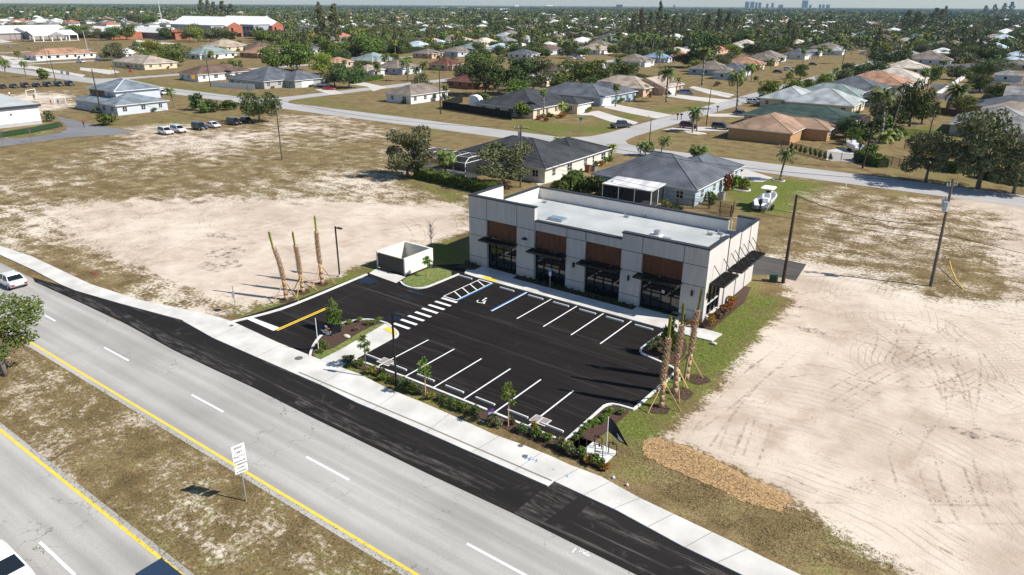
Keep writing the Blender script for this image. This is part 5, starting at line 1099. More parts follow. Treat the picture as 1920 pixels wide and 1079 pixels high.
for q in (('royal', 1249, 192, 130, 'tall palm standing on the lawn beside the tan roofed house', 1.35), ('royal', 1381, 207, 136, 'tall royal palm beside the side street, by the white pickup', 1.4), ('fan', 1019, 222, 168, 'tall thin palm before the cream house left of the side street', .8),
 ('royal', 1316, 160, 92, 'tall dark palm in front of the grey roofed blue house', 1.5), ('royal', 1400, 152, 120, 'yellowish palm right of grey roofed blue house', 1.2), ('royal', 1409, 151, 122, 'second yellowish palm right of grey roofed blue house', 1.1), ('fan', 1415, 154, 142, 'small dark palm on the lawn left of street', .8),
 ('royal', 765, 153, 112, 'tall feathery palm behind the white house, left of three', 1.1), ('royal', 782, 153, 126, 'dark palm behind white house, middle of three', .9), ('royal', 799, 153, 118, 'palm behind white house, right of three', 1.0),
 ('royal', 1183, 106, 66, 'thick royal palm left of two beyond the tan roofs', 1.5), ('royal', 1205, 104, 64, 'royal palm right of the thick royal palm', 1.4), ('royal', 1222, 104, 66, 'third royal palm beyond the tan roofs', 1.2),
 ('date', 1793, 207, 164, 'large date palm with golden lower fronds behind the brown board fence', 1.25), ('royal', 1651, 262, 168, 'tall leaning palm with dark head between the utility poles', 1.5), ('royal', 1463, 338, 278, 'bushy green palm on the lawn edge near the side street', .75),
 ('royal', 1298, 250, 204, 'palm in the kerbed bed before the dark red car', .8), ('royal', 1306, 246, 210, 'second palm in the kerbed bed before dark red car', .75), ('royal', 1200, 293, 266, 'small palm behind the grey hip roof, left of group', .65), ('royal', 1210, 292, 267, 'small palm behind grey hip roof, second from left', .65), ('royal', 1220, 292, 268, 'small palm behind grey hip roof, third from left', .6), ('royal', 1240, 286, 257, 'small palm standing alone behind the grey hip roof', .65),
 ('gold', 1146, 302, 268, 'slim palm with yellow head at the right end of dark roofed house', .7), ('fan', 1313, 300, 270, 'full fan palm behind right end of the grey hip roof', 1.3), ('fan', 1299, 300, 271, 'bright palm left of the full fan palm', .9), ('gold', 1047, 270, 258, 'palm head peeping over the dark roofed house', .7),
 ('royal', 12, 146, 114, 'bushy palm at the left edge by the red white sign', 1.0), ('royal', 49, 145, 116, 'slim palm above the row of dark cars', .8), ('royal', 35, 112, 96, 'small dark palm at the edge of the sports field', .9), ('royal', 4, 120, 112, 'palm head at left edge of the field', .8), ('royal', 327, 202, 166, 'slim palm beside the two storey grey house', .7),
 ('fan', 827, 118, 84, 'palm in the garden before the grey green roofed house', 1.1), ('fan', 775, 82, 70, 'small palm before pink roofs', 1.1), ('date', 970, 66, 40, 'large palm with dry fronds at the centre background', 1.5), ('fan', 981, 64, 34, 'slim palm right of large dry palm', .9), ('silver', 1023, 78, 56, 'silvery blue fan palm in the centre background', 1.8),
 ('fan', 835, 332, 278, 'banana like palm behind the pool cage', 1.3), ('gold', 840, 318, 285, 'yellowish palm at the left end of dark roof', .8), ('royal', 1448, 186, 158, 'palm with drooping yellow fronds by the parked cars', 1.1), ('royal', 1545, 160, 138, 'dark palm in the group left of grey cage roofs', 1.1), ('royal', 1555, 160, 140, 'second dark palm left of grey cage roofs', 1.0), ('gold', 1568, 156, 126, 'yellow crowned palm beside the dark palms', 1.1), ('royal', 1625, 138, 118, 'small palm left of peach roof', .9), ('royal', 1612, 140, 120, 'small palm by pink car', .9),
 ('fan', 1505, 118, 92, 'palm before white house wall near the street', 1.2), ('royal', 1535, 110, 88, 'palm before the brick garden wall', 1.2), ('royal', 1580, 120, 82, 'palm in thick planting beside street', 1.4), ('date', 1697, 104, 86, 'golden fronded palm behind big round olive tree', 1.2), ('fan', 1638, 112, 78, 'slim palm by the distant driveway', 1.2), ('fan', 1624, 112, 80, 'slim palm at the distant driveway left', 1.2),
 ('fan', 1672, 262, 238, 'banana plants at the foot of the twin poles', 1.4), ('gold', 1655, 268, 244, 'yellow banana plants at the foot of twin poles', 1.3), ('date', 1832, 42, 28, 'row palm left in the palm row, right background', 1.6), ('date', 1850, 42, 28, 'row palm right in the palm row, right background', 1.6)):
    TPm(q[0], q[1], q[2], q[3], q[4], s=q[5])
for i, (px, pyb, pyt, w_, k) in enumerate(((8, 62, 46, 20, 'oak'), (28, 62, 44, 22, 'oak'), (52, 62, 43, 30, 'oak'), (78, 61, 44, 26, 'mid'), (100, 62, 46, 20, 'oak'), (118, 64, 45, 22, 'mid'), (140, 72, 47, 34, 'mid'), (160, 72, 50, 28, 'oak'), (190, 76, 55, 26, 'oak'), (214, 76, 52, 30, 'dark'), (238, 75, 44, 34, 'mid'), (252, 68, 46, 26, 'dark'), (310, 75, 52, 30, 'dark'), (356, 78, 46, 36, 'oak'), (372, 80, 50, 24, 'lime'), (395, 78, 54, 30, 'oak'), (412, 78, 52, 34, 'oak'), (432, 79, 58, 26, 'dark'), (345, 74, 60, 20, 'mid'), (490, 80, 60, 30, 'mid'), (508, 82, 66, 20, 'lime'), (535, 84, 64, 24, 'mid'), (555, 82, 62, 24, 'lime'), (165, 44, 34, 60, 'oak'), (200, 44, 36, 40, 'oak'), (120, 40, 30, 30, 'dark'), (255, 44, 28, 34, 'oak'), (283, 50, 30, 30, 'mid'))):
    T('round_'+k, px, pyb, pyt, w_, None, group='trees of the suburb', d='bushy tree near the school')
# hedges and garden shrubs
def hedge(a, b, wd, h, m, lab, name='hedge'):
    a = Vector(P(*a)); b = Vector(P(*b)); L = (b-a).length; rs = np.random.RandomState(int(L*10)); n_ = int(L*wd*110+L*h*90)
    n_ = min(n_, 9000); p = rs.uniform(-.5, .5, (n_, 3)); ax_ = rs.randint(0, 3, n_); p[ax_ == 0, 2] = .5*rs.uniform(.85, 1.08, (ax_ == 0).sum()); p[ax_ == 1, 1] = -.5*rs.uniform(.8, 1.1, (ax_ == 1).sum()); p[ax_ == 2, 1] = .5*rs.uniform(.8, 1.1, (ax_ == 2).sum())
    p[:, 0] *= L; p[:, 1] *= wd; p[:, 2] = (p[:, 2]+.5)*h*(1+.10*np.sin(p[:, 0]*1.7)); v, f = quads(p, .2, rs); o = ob(name, npmesh(name, v, f, M[m]), None, ((a.x+b.x)/2, (a.y+b.y)/2, 0), math.atan2(b.y-a.y, b.x-a.x)); tag(o, lab, 'hedge')
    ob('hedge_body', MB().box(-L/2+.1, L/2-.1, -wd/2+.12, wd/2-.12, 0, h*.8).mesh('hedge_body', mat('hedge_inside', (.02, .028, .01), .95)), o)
    return o
hedge((782, 333), (925, 365), 1.8, 1.7, 'lf_mid', 'clipped green hedge in front of the white framed pool cage')
hedge((1040, 372), (1077, 352), 1.6, 2.2, 'lf_mid', 'light green clipped hedge behind the building, left part')
hedge((1062, 362), (1083, 352), 1.8, 2.8, 'lf_mid', 'tall box shaped hedge end behind the building')
for q in ((1110, 365, 3.4), (1130, 368, 3.6), (1150, 372, 3.2), (1100, 360, 3.0)): shrub('dark', *P(q[0], q[1]), 4.2, q[2], None, 'dark bushes behind the building')
hedge((1608, 300), (1656, 315), 2.2, 1.9, 'lf_mid', 'clipped hedge along the back street beside the dark leaning pole')
hedge((1760, 318), (1800, 326), 1.8, 1.9, 'lf_mid', 'green hedge behind the first shade trees, right'); hedge((1835, 332), (1925, 350), 1.8, 1.9, 'lf_mid', 'green hedge at the right edge behind grey oaks')
hedge((690, 106), (790, 98), 3, 3.2, 'lf_dark', 'long dark green hedge behind the empty lot, centre left'); hedge((700, 112), (748, 112), 3, 3.0, 'lf_lime', 'yellow green hedge behind the blue grey roof')
hedge((660, 158), (715, 148), 2.2, 1.6, 'lf_mid', 'hedge in front of the white garage house')
for px, py, k, s, h_ in ((372, 207, 'dark', 7, 5.5), (400, 210, 'dark', 7, 4.0), (425, 207, 'mid', 6, 3.5), (385, 212, 'mid', 5, 3), (440, 206, 'dark', 4, 2.5), (203, 236, 'mid', 6.5, 4.4), (96, 228, 'oak', 4, 3.2), (84, 149, 'mid', 7, 5),
                         (1375, 358, 'bright', 2.2, 2.8), (1362, 362, 'red', 2.0, 4.5), (1385, 352, 'bright', 2.6, 2.2), (1396, 354, 'lime', 2.6, 2.2), (1335, 385, 'mid', 2, 2.1), (1330, 378, 'mid', 2, 2.3), (1246, 388, 'lime', 2.4, 1.3), (1262, 392, 'dark', 1.6, .8), (1275, 394, 'dark', 1.6, .8),
                         (1052, 222, 'red', 3.5, 2), (1025, 228, 'red', 2.5, 1.5), (1010, 225, 'red', 3, 1.5), (990, 222, 'bright', 6, 4.5), (975, 222, 'bright', 6, 5), (1003, 216, 'mid', 5, 5), (1118, 314, 'lime', 1.6, 1.4), (1128, 312, 'gold', 1.6, 1.4), (1136, 308, 'bright', 1.8, 1.6), (1143, 304, 'mid', 1.8, 1.8),
                         (1207, 180, 'bright', 4.5, 4.5), (1218, 186, 'brown', 2, 3), (1345, 162, 'brown', 4, 2), (1458, 158, 'bright', 3, 1.5), (1690, 258, 'bright', 4, 2.6), (1662, 248, 'mid', 6, 5), (1640, 250, 'dark', 6, 5), (1630, 290, 'mid', 4, 3), (1615, 268, 'dark', 7, 5), (1598, 258, 'dark', 6, 4), (1850, 320, 'mid', 5, 2.5),
                         (1748, 300, 'bright', 4, 3), (1770, 300, 'dark', 5, 3), (910, 195, 'mid', 6, 4), (925, 200, 'bright', 5, 3.5), (945, 212, 'mid', 4, 3), (820, 136, 'bright', 4, 3), (870, 132, 'mid', 6, 2.5), (1425, 112, 'gold', 5, 5), (1462, 120, 'lime', 5, 4), (1480, 150, 'lime', 5, 4)):
    X, Y = P(px, py); shrub(k, X, Y, s, h_, None, 'garden bushes')
for i in range(9): t = i/8; shrub('dark', *[a*(1-t)+b*t for a, b in zip(P(1482, 283), P(1556, 302))], 1.1, 1.9, 'small upright shrub in the row along chain link fence', 'shrubs in a row along the chain link fence')
# ================================================================ HOUSES
RC = dict(bgrey=(.17, .20, .225), slate=(.10, .11, .125), grey=(.23, .225, .22), lgrey=(.31, .335, .34), white=(.68, .68, .66), taupe=(.185, .155, .13), brown=(.13, .085, .065), tan=(.34, .28, .225), orange=(.33, .19, .12), clay=(.29, .19, .13), terra=(.38, .14, .08), red=(.55, .10, .04), blue=(.18, .28, .38), lblue=(.42, .50, .55), green=(.04, .068, .058), ggreen=(.20, .245, .235), pink=(.44, .34, .29), maroon=(.13, .055, .04), char=(.045, .048, .052), sand=(.48, .42, .35))
WC = dict(w2=(.62, .59, .52), b2=(.40, .48, .53), w=(.66, .66, .64), c=(.62, .53, .38), p=(.56, .38, .27), y=(.55, .38, .10), b=(.33, .42, .50), g=(.36, .37, .36), o=(.42, .25, .12), l=(.50, .55, .60), k=(.34, .14, .09), t=(.45, .37, .29))
RN = dict(bgrey='blue grey', slate='dark slate', grey='grey', lgrey='light grey', white='white', taupe='grey brown', brown='brown', tan='tan', orange='orange', clay='orange brown', terra='terracotta', red='bright red', blue='blue', lblue='pale blue', green='dark green', ggreen='grey green', pink='pinkish', maroon='maroon', char='charcoal', sand='pale beige')
WN = dict(w2='cream', b2='pale blue', w='white', c='cream', p='peach', y='yellow', b='blue', g='grey', o='tan orange', l='pale blue', k='brick', t='tan')
HOUSES = []   # footprints (x0,x1,y0,y1)
def clear(x, y, r=0, tbl=None):
    for (a, b, c_, d) in HOUSES:
        if a-r < x < b+r and c_-r < y < d+r: return False
    return True
def hip(m, x0, x1, y0, y1, ez, pitch, ov=.55, gable=False, k=0):
    x0 -= ov; x1 += ov; y0 -= ov; y1 += ov; ez = ez-.012*k; W, D = x1-x0, y1-y0; h = min(W, D)/2*pitch; i = 0 if gable else min(W, D)/2
    if W >= D: r0, r1 = (x0+i, (y0+y1)/2, ez+h), (x1-i, (y0+y1)/2, ez+h)
    else: r0, r1 = ((x0+x1)/2, y0+i, ez+h), ((x0+x1)/2, y1-i, ez+h)
    a, b, c, d = (x0, y0, ez), (x1, y0, ez), (x1, y1, ez), (x0, y1, ez)
    if W >= D: m.poly([a, b, r1, r0], 0); m.poly([c, d, r0, r1], 0); (m.poly([b, c, r1], 2 if gable else 0), m.poly([d, a, r0], 2 if gable else 0))
    else: m.poly([b, c, r1, r0], 0); m.poly([d, a, r0, r1], 0); m.poly([a, b, r0], 2 if gable else 0); m.poly([c, d, r1], 2 if gable else 0)
    f = .17
    for (p, q) in ((a, b), (b, c), (c, d), (d, a)): m.poly([(p[0], p[1], ez-f), (q[0], q[1], ez-f), q, p], 1)
    m.poly([(x0, y0, ez-f), (x0, y1, ez-f), (x1, y1, ez-f), (x1, y0, ez-f)], 1)
    # ridge caps stand a little proud of the shingles
    if not gable and k < 3:
        for p, q in ((a, r0), (b, r1 if W >= D else r0), (c, r1), (d, r0 if W >= D else r1), (r0, r1)): m.bar((p[0], p[1], p[2]+.02), (q[0], q[1], q[2]+.02), .22, .05, 3)
WINC = {}
def window_mesh(w_, h_, ax_):
    k = (round(w_, 1), round(h_, 1), ax_)
    if k not in WINC:
        f = MB(); g = MB(); fr = .07
        def bx(m, u0, u1, v0, v1, d0, d1): (m.box(u0, u1, -d1, -d0, v0, v1) if ax_ == 'y' else m.box(d0, d1, u0, u1, v0, v1))
        for (u0, u1, v0, v1) in ((-w_/2-fr, -w_/2, -fr, h_+fr), (w_/2, w_/2+fr, -fr, h_+fr), (-w_/2, w_/2, -fr, 0), (-w_/2, w_/2, h_, h_+fr), (-.03, .03, 0, h_), (-w_/2, -.03, h_*.48, h_*.52), (.03, w_/2, h_*.48, h_*.52)): bx(f, u0, u1, v0, v1, .005, .05)
        bx(g, -w_/2, w_/2, 0, h_, .003, .02); WINC[k] = (f.mesh('window_frame', M['whiteframe']), g.mesh('pane', M['carglass']))
    return WINC[k]
def add_window(t, x, y, z, w_, h_, ax_, split=True):
    f, g = window_mesh(w_, h_, ax_)
    if split: o = ob('window', f, t, (x, y, z)); ob('pane', g, o)
    else: ob('window', g, t, (x, y, z))
def house(rects, roof, wall, lab=None, eave=2.75, pitch=.38, gable=(), door=None, garage=None, near=1, cat='house', grp='houses of the suburb', name='house', wins=None, desc=None, eaves=None):
    x0 = min(r[0] for r in rects); y0 = min(r[2] for r in rects); t = ob(name, None, None, (x0, y0, 0))
    wm = MB(); rm = MB()
    for k, r in enumerate(rects):
        e = (eaves[k] if eaves else eave); wm.box(r[0]-x0+.004*k, r[1]-x0-.004*k, r[2]-y0+.004*k, r[3]-y0-.004*k, 0, e-.1); hip(rm, r[0]-x0, r[1]-x0, r[2]-y0, r[3]-y0, e, pitch, .55, k in gable, k)
    wmat = wallmat(WC[wall]); rc = shingle(RC[roof]); ridge = mat('ridge_%s' % roof, tuple(min(1, c*1.25) for c in RC[roof]), .9)
    build('wall', wm, wmat, t)
    rr = build('roof', rm, [rc, M['whiteframe'] if near else wmat, wmat, ridge], t)
    rnd = random.Random(int(x0*10+y0))
    def side(r, ax_, skip=None):
        L = (r[1]-r[0]) if ax_ == 'y' else (r[3]-r[2]); nW = max(1, int(L/(4.2 if near else 6))); 
        for i in range(nW):
            u = (i+.5)*L/nW+rnd.uniform(-.4, .4)
            if skip and skip[0]-1.3 < ((r[0] if ax_ == 'y' else r[2])+u) < skip[1]+1.3: continue
            w_ = rnd.choice([1.0, 1.2, 1.6]); add_window(t, (r[0]-x0+u) if ax_ == 'y' else r[1]-x0, (r[2]-y0) if ax_ == 'y' else r[2]-y0+u, .95, w_, 1.15, ax_, near > 1)
    if near >= 0:
        for k, r in enumerate(rects if near > 0 else rects[:1]):
            if wins is None or (k, 'y') in wins: side(r, 'y')
            if wins is None or (k, 'x') in wins: side(r, 'x', garage[1:] if garage and garage[0] == k else None)
    if garage:
        r = rects[garage[0]]; gx_ = r[1]-x0+.03; m = MB(); a, b = garage[1]-y0, garage[2]-y0; m.box(gx_-.02, gx_+.03, a, b, 0, 2.2)
        for i in range(1, 4): m.box(gx_+.03, gx_+.036, a+.05, b-.05, i*.55-.015, i*.55+.015, 1)
        build('garage_door', m, [M['white'], M['joint']], t)
    if near > 1:
        for k in range(2): r = rects[0]; vx, vy = (r[0]+r[1])/2-x0+rnd.uniform(-3, 3), (r[2]+r[3])/2-y0-rnd.uniform(2, 4); build('roof_vent', MB().tube((vx, vy, eave+.8), (vx, vy, eave+2.2), .08, n=6), M['steel'], rr)
    for r in rects: HOUSES.append((r[0]-1, r[1]+1, r[2]-1, r[3]+1))
    cx, cy = (rects[0][0]+rects[0][1])/2, (rects[0][2]+rects[0][3])/2
    if lab: tag(t, lab, cat, grp); 
    else: auto(t, cx, cy, 3, desc or '%s roofed %s house' % (RN[roof], WN[wall]), cat, grp)
    return t
def cage(x0, x1, y0, y1, H, lab=None, m='whiteframe', parent=None, domed=True):
    t = thing('pool_cage', lab, 'pool cage', (x0, y0, 0)) if parent is None else ob('pool_cage', None, parent, (x0-parent.location.x, y0-parent.location.y, 0))
    W, D = x1-x0, y1-y0; f = MB(); n_ = max(2, int(W/2.4)); r = .075; zt = H*1.28 if domed else H
    for i in range(n_+1):
        x = W*i/n_; pts = [(x, 0, 0), (x, 0, H), (x, D*.2, zt), (x, D*.8, zt), (x, D, H), (x, D, 0)]; f.path(pts, r, 4)
    for y, z in ((0, H), (D*.2, zt), (D*.8, zt), (D, H), (0, .05), (0, 1.1)): f.tube((0, y, z), (W, y, z), r*.8, n=4)
    for x in (0, W): f.tube((x, 0, H), (x, D, H), r*.8, n=4)
    a = build('frame', f, M[m], t)
    s = MB(); s.poly([(0, .01, 0), (W, .01, 0), (W, .01, H), (0, .01, H)]); s.poly([(0, .01, H), (W, .01, H), (W, D*.2, zt), (0, D*.2, zt)]); s.poly([(0, D*.2, zt), (W, D*.2, zt), (W, D*.8, zt), (0, D*.8, zt)])
    for x in (0.01, W-.01): s.poly([(x, 0, 0), (x, D, 0), (x, D, H), (x, D*.8, zt), (x, D*.2, zt), (x, 0, H)])
    build('screen_panel', s, M['screen'], t); build('deck', MB().box(.05, W-.05, .05, D, 0, .04), M['drive'], t); return t
h1 = house([(-88, -66.8, 102, 118.5), (-79, -66.9, 112.5, 125.3)], 'char', 'w2', 'cream house with charcoal roof and pool cage behind the shop building, left', near=2, pitch=.36)
cage(-93.5, -79.5, 95.6, 101.4, 3.0, 'white framed pool cage attached to the charcoal roofed cream house')
for (px, py, w_, h_, lab) in ((1097, 322, 1.0, 1.2, 'brown wheeled bin'), (1108, 320, 1.1, .9, 'grey air conditioner')):
    c = P(px, py); t = thing('wheeled_bin' if 'bin' in lab else 'air_conditioner', lab+' against the wall of the cream house with charcoal roof', 'bin' if 'bin' in lab else 'air conditioner', (c[0]+.6, c[1], 0)); build('body', MB().hexa([(-.4*w_, -.4*w_, 0), (.4*w_, -.4*w_, 0), (.4*w_, .4*w_, 0), (-.4*w_, .4*w_, 0), (-.5*w_, -.5*w_, h_), (.5*w_, -.5*w_, h_), (.5*w_, .5*w_, h_), (-.5*w_, .5*w_, h_)]), mat('bin_brown', (.18, .07, .04), .6) if 'bin' in lab else M['steel'], t); build('lid', MB().box(-.52*w_, .52*w_, -.52*w_, .52*w_, h_, h_+.08), M['bronze'], t)
h2 = house([(-57.6, -39.8, 103.4, 118.5), (-50, -40.2, 112, 125), (-57, -48.5, 110, 121)], 'slate', 'b2', 'blue grey house with dark slate hip roof directly behind the shop building', near=2, pitch=.42)
t = thing('lanai', 'white roofed open lanai attached to the blue grey house', 'lanai', (-53.4, 98.2, 0))
build('roof', MB().hexa([(0, 0, 2.55), (8.7, 0, 2.55), (8.7, 5.1, 2.8), (0, 5.1, 2.8), (0, 0, 2.7), (8.7, 0, 2.7), (8.7, 5.1, 2.95), (0, 5.1, 2.95)]), mat('stained_white_roof', (.40, .40, .41), .7, col2=(.78, .78, .77), scale=.9, stretch=(1, .25, 1), detail=6), t)
for x, y in ((.05, .05), (2.9, .05), (5.7, .05), (8.5, .05), (8.5, 2.5), (8.5, 4.8)): build('post', MB().box(x, x+.12, y, y+.12, 0, 2.55), M['whiteframe'], t)
build('screen_panel', MB().poly([(.1, .1, 0), (8.5, .1, 0), (8.5, .1, 2.5), (.1, .1, 2.5)]).poly([(8.56, .1, 0), (8.56, 5, 0), (8.56, 5, 2.6), (8.56, .1, 2.5)]), M['screen'], t); build('floor', MB().box(0, 8.6, 0, 5.1, 0, .05), M['drive'], t)
c = P(1352, 374); t = thing('air_conditioner', 'grey air conditioner beside right wall of the blue grey house', 'air conditioner', (c[0], c[1], 0)); build('body', MB().box(-.5, .5, -.5, .5, 0, 1.1), M['steel'], t); build('fan_grille', MB().tube((0, 0, 1.1), (0, 0, 1.14), .4, n=14), M['bronze'], t)
house([(-169.6, -158.7, 165, 182.5)], 'taupe', 'w', 'small white house with grey brown hip roof alone on corner lawn', near=2, pitch=.42)
# the two storey house with the upper porch
t = house([(-229.6, -205.5, 97.5, 112)], 'bgrey', 'l', 'two storey pale blue house with grey hip roofs, left of parked cars', near=2, pitch=.30)
m = MB().box(1, 16.5, 4, 17, 2.7, 5.6); build('upper_wall', m, wallmat(WC['l']), t); m = MB(); hip(m, 1, 16.5, 4, 17, 5.7, .36, .7, False, 0); build('upper_roof', m, [shingle(RC['bgrey']), M['whiteframe'], M['whiteframe'], M['whiteframe']], t)
build('porch_screen', MB().box(1.3, 10, 3.94, 3.995, 4.0, 5.4), M['carglass'], t); add_window(t, 16.5, 8, 3.7, 1.0, 1.1, 'x'); add_window(t, 12.6, 4, 3.7, 1.2, 1.1, 'y')
house([(-286, -272.5, 163, 188)], 'brown', 'w', 'white house with very dark hip roof behind the palm bush, left of vinyl fence', near=2, pitch=.4)
house([(-370, -341, 178, 194)], 'tan', 'c', 'cream house with tan hip roof left of the dark roofed white house', near=2, pitch=.36)
house([(-456, -440, 172, 203)], 'orange', 'w', 'long white house with orange tan roof beside the sports field', near=1, pitch=.34)
house([(-252, -230, 163, 184), (-238, -224, 172, 187)], 'slate', 'g', 'grey house with slate roof and white garage beside red sports car', near=2, garage=(1, 175, 180.5))
house([(-131, -111, 163, 186), (-121, -106.4, 178.6, 186.4)], 'char', 'c', 'peach house with black hip roof and white garage left of side street', near=2, garage=(1, 179.6, 185), pitch=.36)
house([(-133, -109.6, 197.5, 212), (-126, -109.2, 208, 221)], 'slate', 'b', 'blue house with dark slate roof and white garage, second on side street', near=2, garage=(0, 198.3, 204.2), pitch=.4)
house([(-132, -110, 228, 244), (-120, -106, 236, 252)], 'tan', 'p', 'tan roofed peach house with palm and blue minivan', near=2, garage=(1, 240, 245.5), gable=(1,))
house([(-57.5, -43.2, 166, 184), (-52, -37.7, 176, 184.6)], 'clay', 'o', 'orange brown L shaped house with terracotta brown hip roofs, right of street', near=2, pitch=.36, wins={(1, 'x')})
house([(-62, -36, 190, 206)], 'green', 't', 'dark green roofed low house behind the orange brown house', near=1, pitch=.30); cage(-45, -33.8, 196, 203, 2.6, 'black framed pool cage at right end of dark green roof', 'frame_black')
house([(-61, -42.5, 224, 241), (-70, -56, 228, 246)], 'lgrey', 'c', 'light grey hip roofed house behind the dark green roofed house', near=2, pitch=.42)
house([(-66, -45, 246, 262)], 'ggreen', 'g', None, near=1); cage(-45, -34, 248, 262, 3.0, 'white framed curved pool cage right of light grey roof')
house([(-64, -44, 272, 290)], 'slate', 'g', None, near=1)
house([(-63, -40, 296, 316)], 'orange', 'w', None, near=1); house([(-60, -38, 318, 338)], 'sand', 'w', None, near=1)
house([(-16, 3, 204, 224), (-9, 8, 199, 212)], 'grey', 't', 'large grey hip roofed house behind the grey oaks at right', near=2, pitch=.40)
house([(-12, 6, 234, 246)], 'tan', 'c', 'beige hip roofed house at right edge behind large grey roofed house', near=1, pitch=.42)
house([(-14, 5, 249, 264)], 'slate', 'g', 'dark slate roofed house at the right edge behind the beige roofed house', near=1, pitch=.35)
house([(-9, 10, 281, 295)], 'grey', 'b', 'blue gable walled house with grey roof at the right edge', near=1, gable=(0,), pitch=.35); cage(-23, -13, 316, 330, 2.8, 'dark framed pool cage beside the long white courtyard fence', 'frame_black')
house([(-13, 6, 300, 314)], 'taupe', 'l', None, near=1); cage(-22, -13, 252, 262, 2.6, 'black framed pool cage left of the dark slate roofed house, right edge', 'frame_black')
# flat white clinic at far left
t = thing('clinic_building', 'modern white flat roofed building with green tinted window and dark roof edge, far left', 'building', (-225, 60, 0))
build('wall', MB().box(-6, 18.5, -10, 18.5, 0, 4.6).box(-6.01, 18.53, -10.02, 18.53, 0, .9, 1), [wallmat((.70, .72, .74)), wallmat((.4, .4, .4))], t)
build('roof', MB().hexa([(-6, -10, 4.6), (18.9, -10, 4.6), (18.9, 19, 4.6), (-6, 19, 4.6), (-6, -10, 4.9), (18.9, -10, 4.9), (18.9, 19, 4.9), (-6, 19, 5.9)]), M['membrane'], t)
build('roof_edge', MB().box(18.9, 19.05, -10, 19, 4.45, 5.0).box(-6, 18.9, -10.15, -10.02, 4.45, 5.0), M['cap'], t)
for yy in (6.5,):
    g = build('window', MB().box(18.55, 18.62, yy-1.6, yy+1.6, .9, 3.4), M['frame_black'], t); build('pane', MB().box(18.62, 18.64, yy-1.45, yy-.08, 1.0, 3.3).box(18.62, 18.64, yy+.08, yy+1.45, 1.0, 3.3), mat('green_glass', (.02, .12, .10), .1), g)
    build('awning', MB().box(18.6, 19.6, yy-2.0, yy+2.0, 3.7, 3.85), M['bronze'], t)
for yy in (4.4, 6.5, 8.6, 12): build('wall_lamp', MB().box(18.55, 18.8, yy-.15, yy+.15, 4.0 if yy < 10 else 3.0, 4.25 if yy < 10 else 3.25), M['bronze'], t)
tag(build('green_hedge_strip', MB().prism(PX([(-20, 262), (60, 250), (118, 238), (112, 232), (60, 243), (-20, 255)]), 0, .5), mat('dark_lawn', (.02, .05, .012), .9, .3, 4)), 'dark green ground cover strip in front of the white clinic', 'ground cover')
# school: big white roofed hall with brick wings
t = thing('school_building', 'large school with white metal roofs and red brick wings, upper left', 'school', (-700, 410, 0))
def gab(m, x0, x1, y0, y1, ez, rz_, mi=0, wi=1, alongy=False):
    if alongy: xm = (x0+x1)/2; m.poly([(x0, y0, ez), (xm, y0, rz_), (xm, y1, rz_), (x0, y1, ez)], mi); m.poly([(xm, y0, rz_), (x1, y0, ez), (x1, y1, ez), (xm, y1, rz_)], mi); m.poly([(x0, y0, ez), (x1, y0, ez), (xm, y0, rz_)], wi); m.poly([(x1, y1, ez), (x0, y1, ez), (xm, y1, rz_)], wi)
    else: ym = (y0+y1)/2; m.poly([(x0, y0, ez), (x1, y0, ez), (x1, ym, rz_), (x0, ym, rz_)], mi); m.poly([(x1, y1, ez), (x0, y1, ez), (x0, ym, rz_), (x1, ym, rz_)], mi); m.poly([(x1, y0, ez), (x1, y1, ez), (x1, ym, rz_)], wi); m.poly([(x0, y1, ez), (x0, y0, ez), (x0, ym, rz_)], wi)
wm = MB(); rm = MB(); SB = []
for (x0, x1, y0, y1) in ((-670, -608, 427, 457), (-680, -614, 387, 416)):
    wm.box(x0, x1, y0, y1, 0, 11); gab(rm, x0-.8, x1+.8, y0-.8, y1+.8, 11, 18)
for (x0, x1, y0, y1) in ((-608.2, -603, 444, 456.5), (-614.2, -609, 400, 415.5)):
    bm_ = MB(); SB.append(bm_); bm_.box(x0, x1, y0, y1, 0, 10); gab(bm_, x0, x1+.1, y0-.1, y1+.1, 10, 13.5, 1, 0)
    bm_.box(x1, x1+.06, (y0+y1)/2-4, (y0+y1)/2-2, 5, 8.5, 2); bm_.box(x1, x1+.06, (y0+y1)/2+1, (y0+y1)/2+6, .5, 4, 2)
build('wall', wm, wallmat((.34, .37, .42)), t, (700, -410, 0)); build('roof', rm, [M['white'], wallmat((.72, .74, .76))], t, (700, -410, 0))
[build('brick_wing', bm_, [mat('brick_red', (.36, .13, .08), .9, .12, .5), M['white'], M['carglass']], t, (700, -410, 0)) for bm_ in SB]
for k in range(16): zz = 7.5 if k < 8 else 2.0; kk = k % 8; build('window', MB().box(-612-kk*5.2-1.6, -612-kk*5.2+1.6, 426.9, 427.0, zz-1, zz+1.6), M['carglass'], t, (700, -410, 0))
for k in range(7): build('window', MB().box(-620-k*5.5-1.6, -620-k*5.5+1.6, 386.9, 387.0, 6.5, 9.3), M['carglass'], t, (700, -410, 0))
t = thing('school_block', 'long low school block with white metal roofs behind the open pavilion', 'school', (-700, 300, 0))
wm = MB(); rm = MB()
for (x0, x1, y0, y1, al) in ((-760, -710, 205, 270, 1), (-735, -700, 272, 318, 1), (-800, -760, 250, 330, 1), (-716, -660, 322, 346, 0), (-700, -624, 349, 364, 0)):
    wm.box(x0, x1, y0, y1, 0, 5.0); gab(rm, x0-1, x1+1, y0-1, y1+1, 5, 9.5, 0, 1, al)
bm_ = [MB().box(-659.5, -655, 318, 345, 0, 5.6), MB().box(-623.5, -612, 351, 366, 0, 6)]; gab(bm_[1], -624, -611, 350.5, 366.5, 6, 8.5, 0, 0)
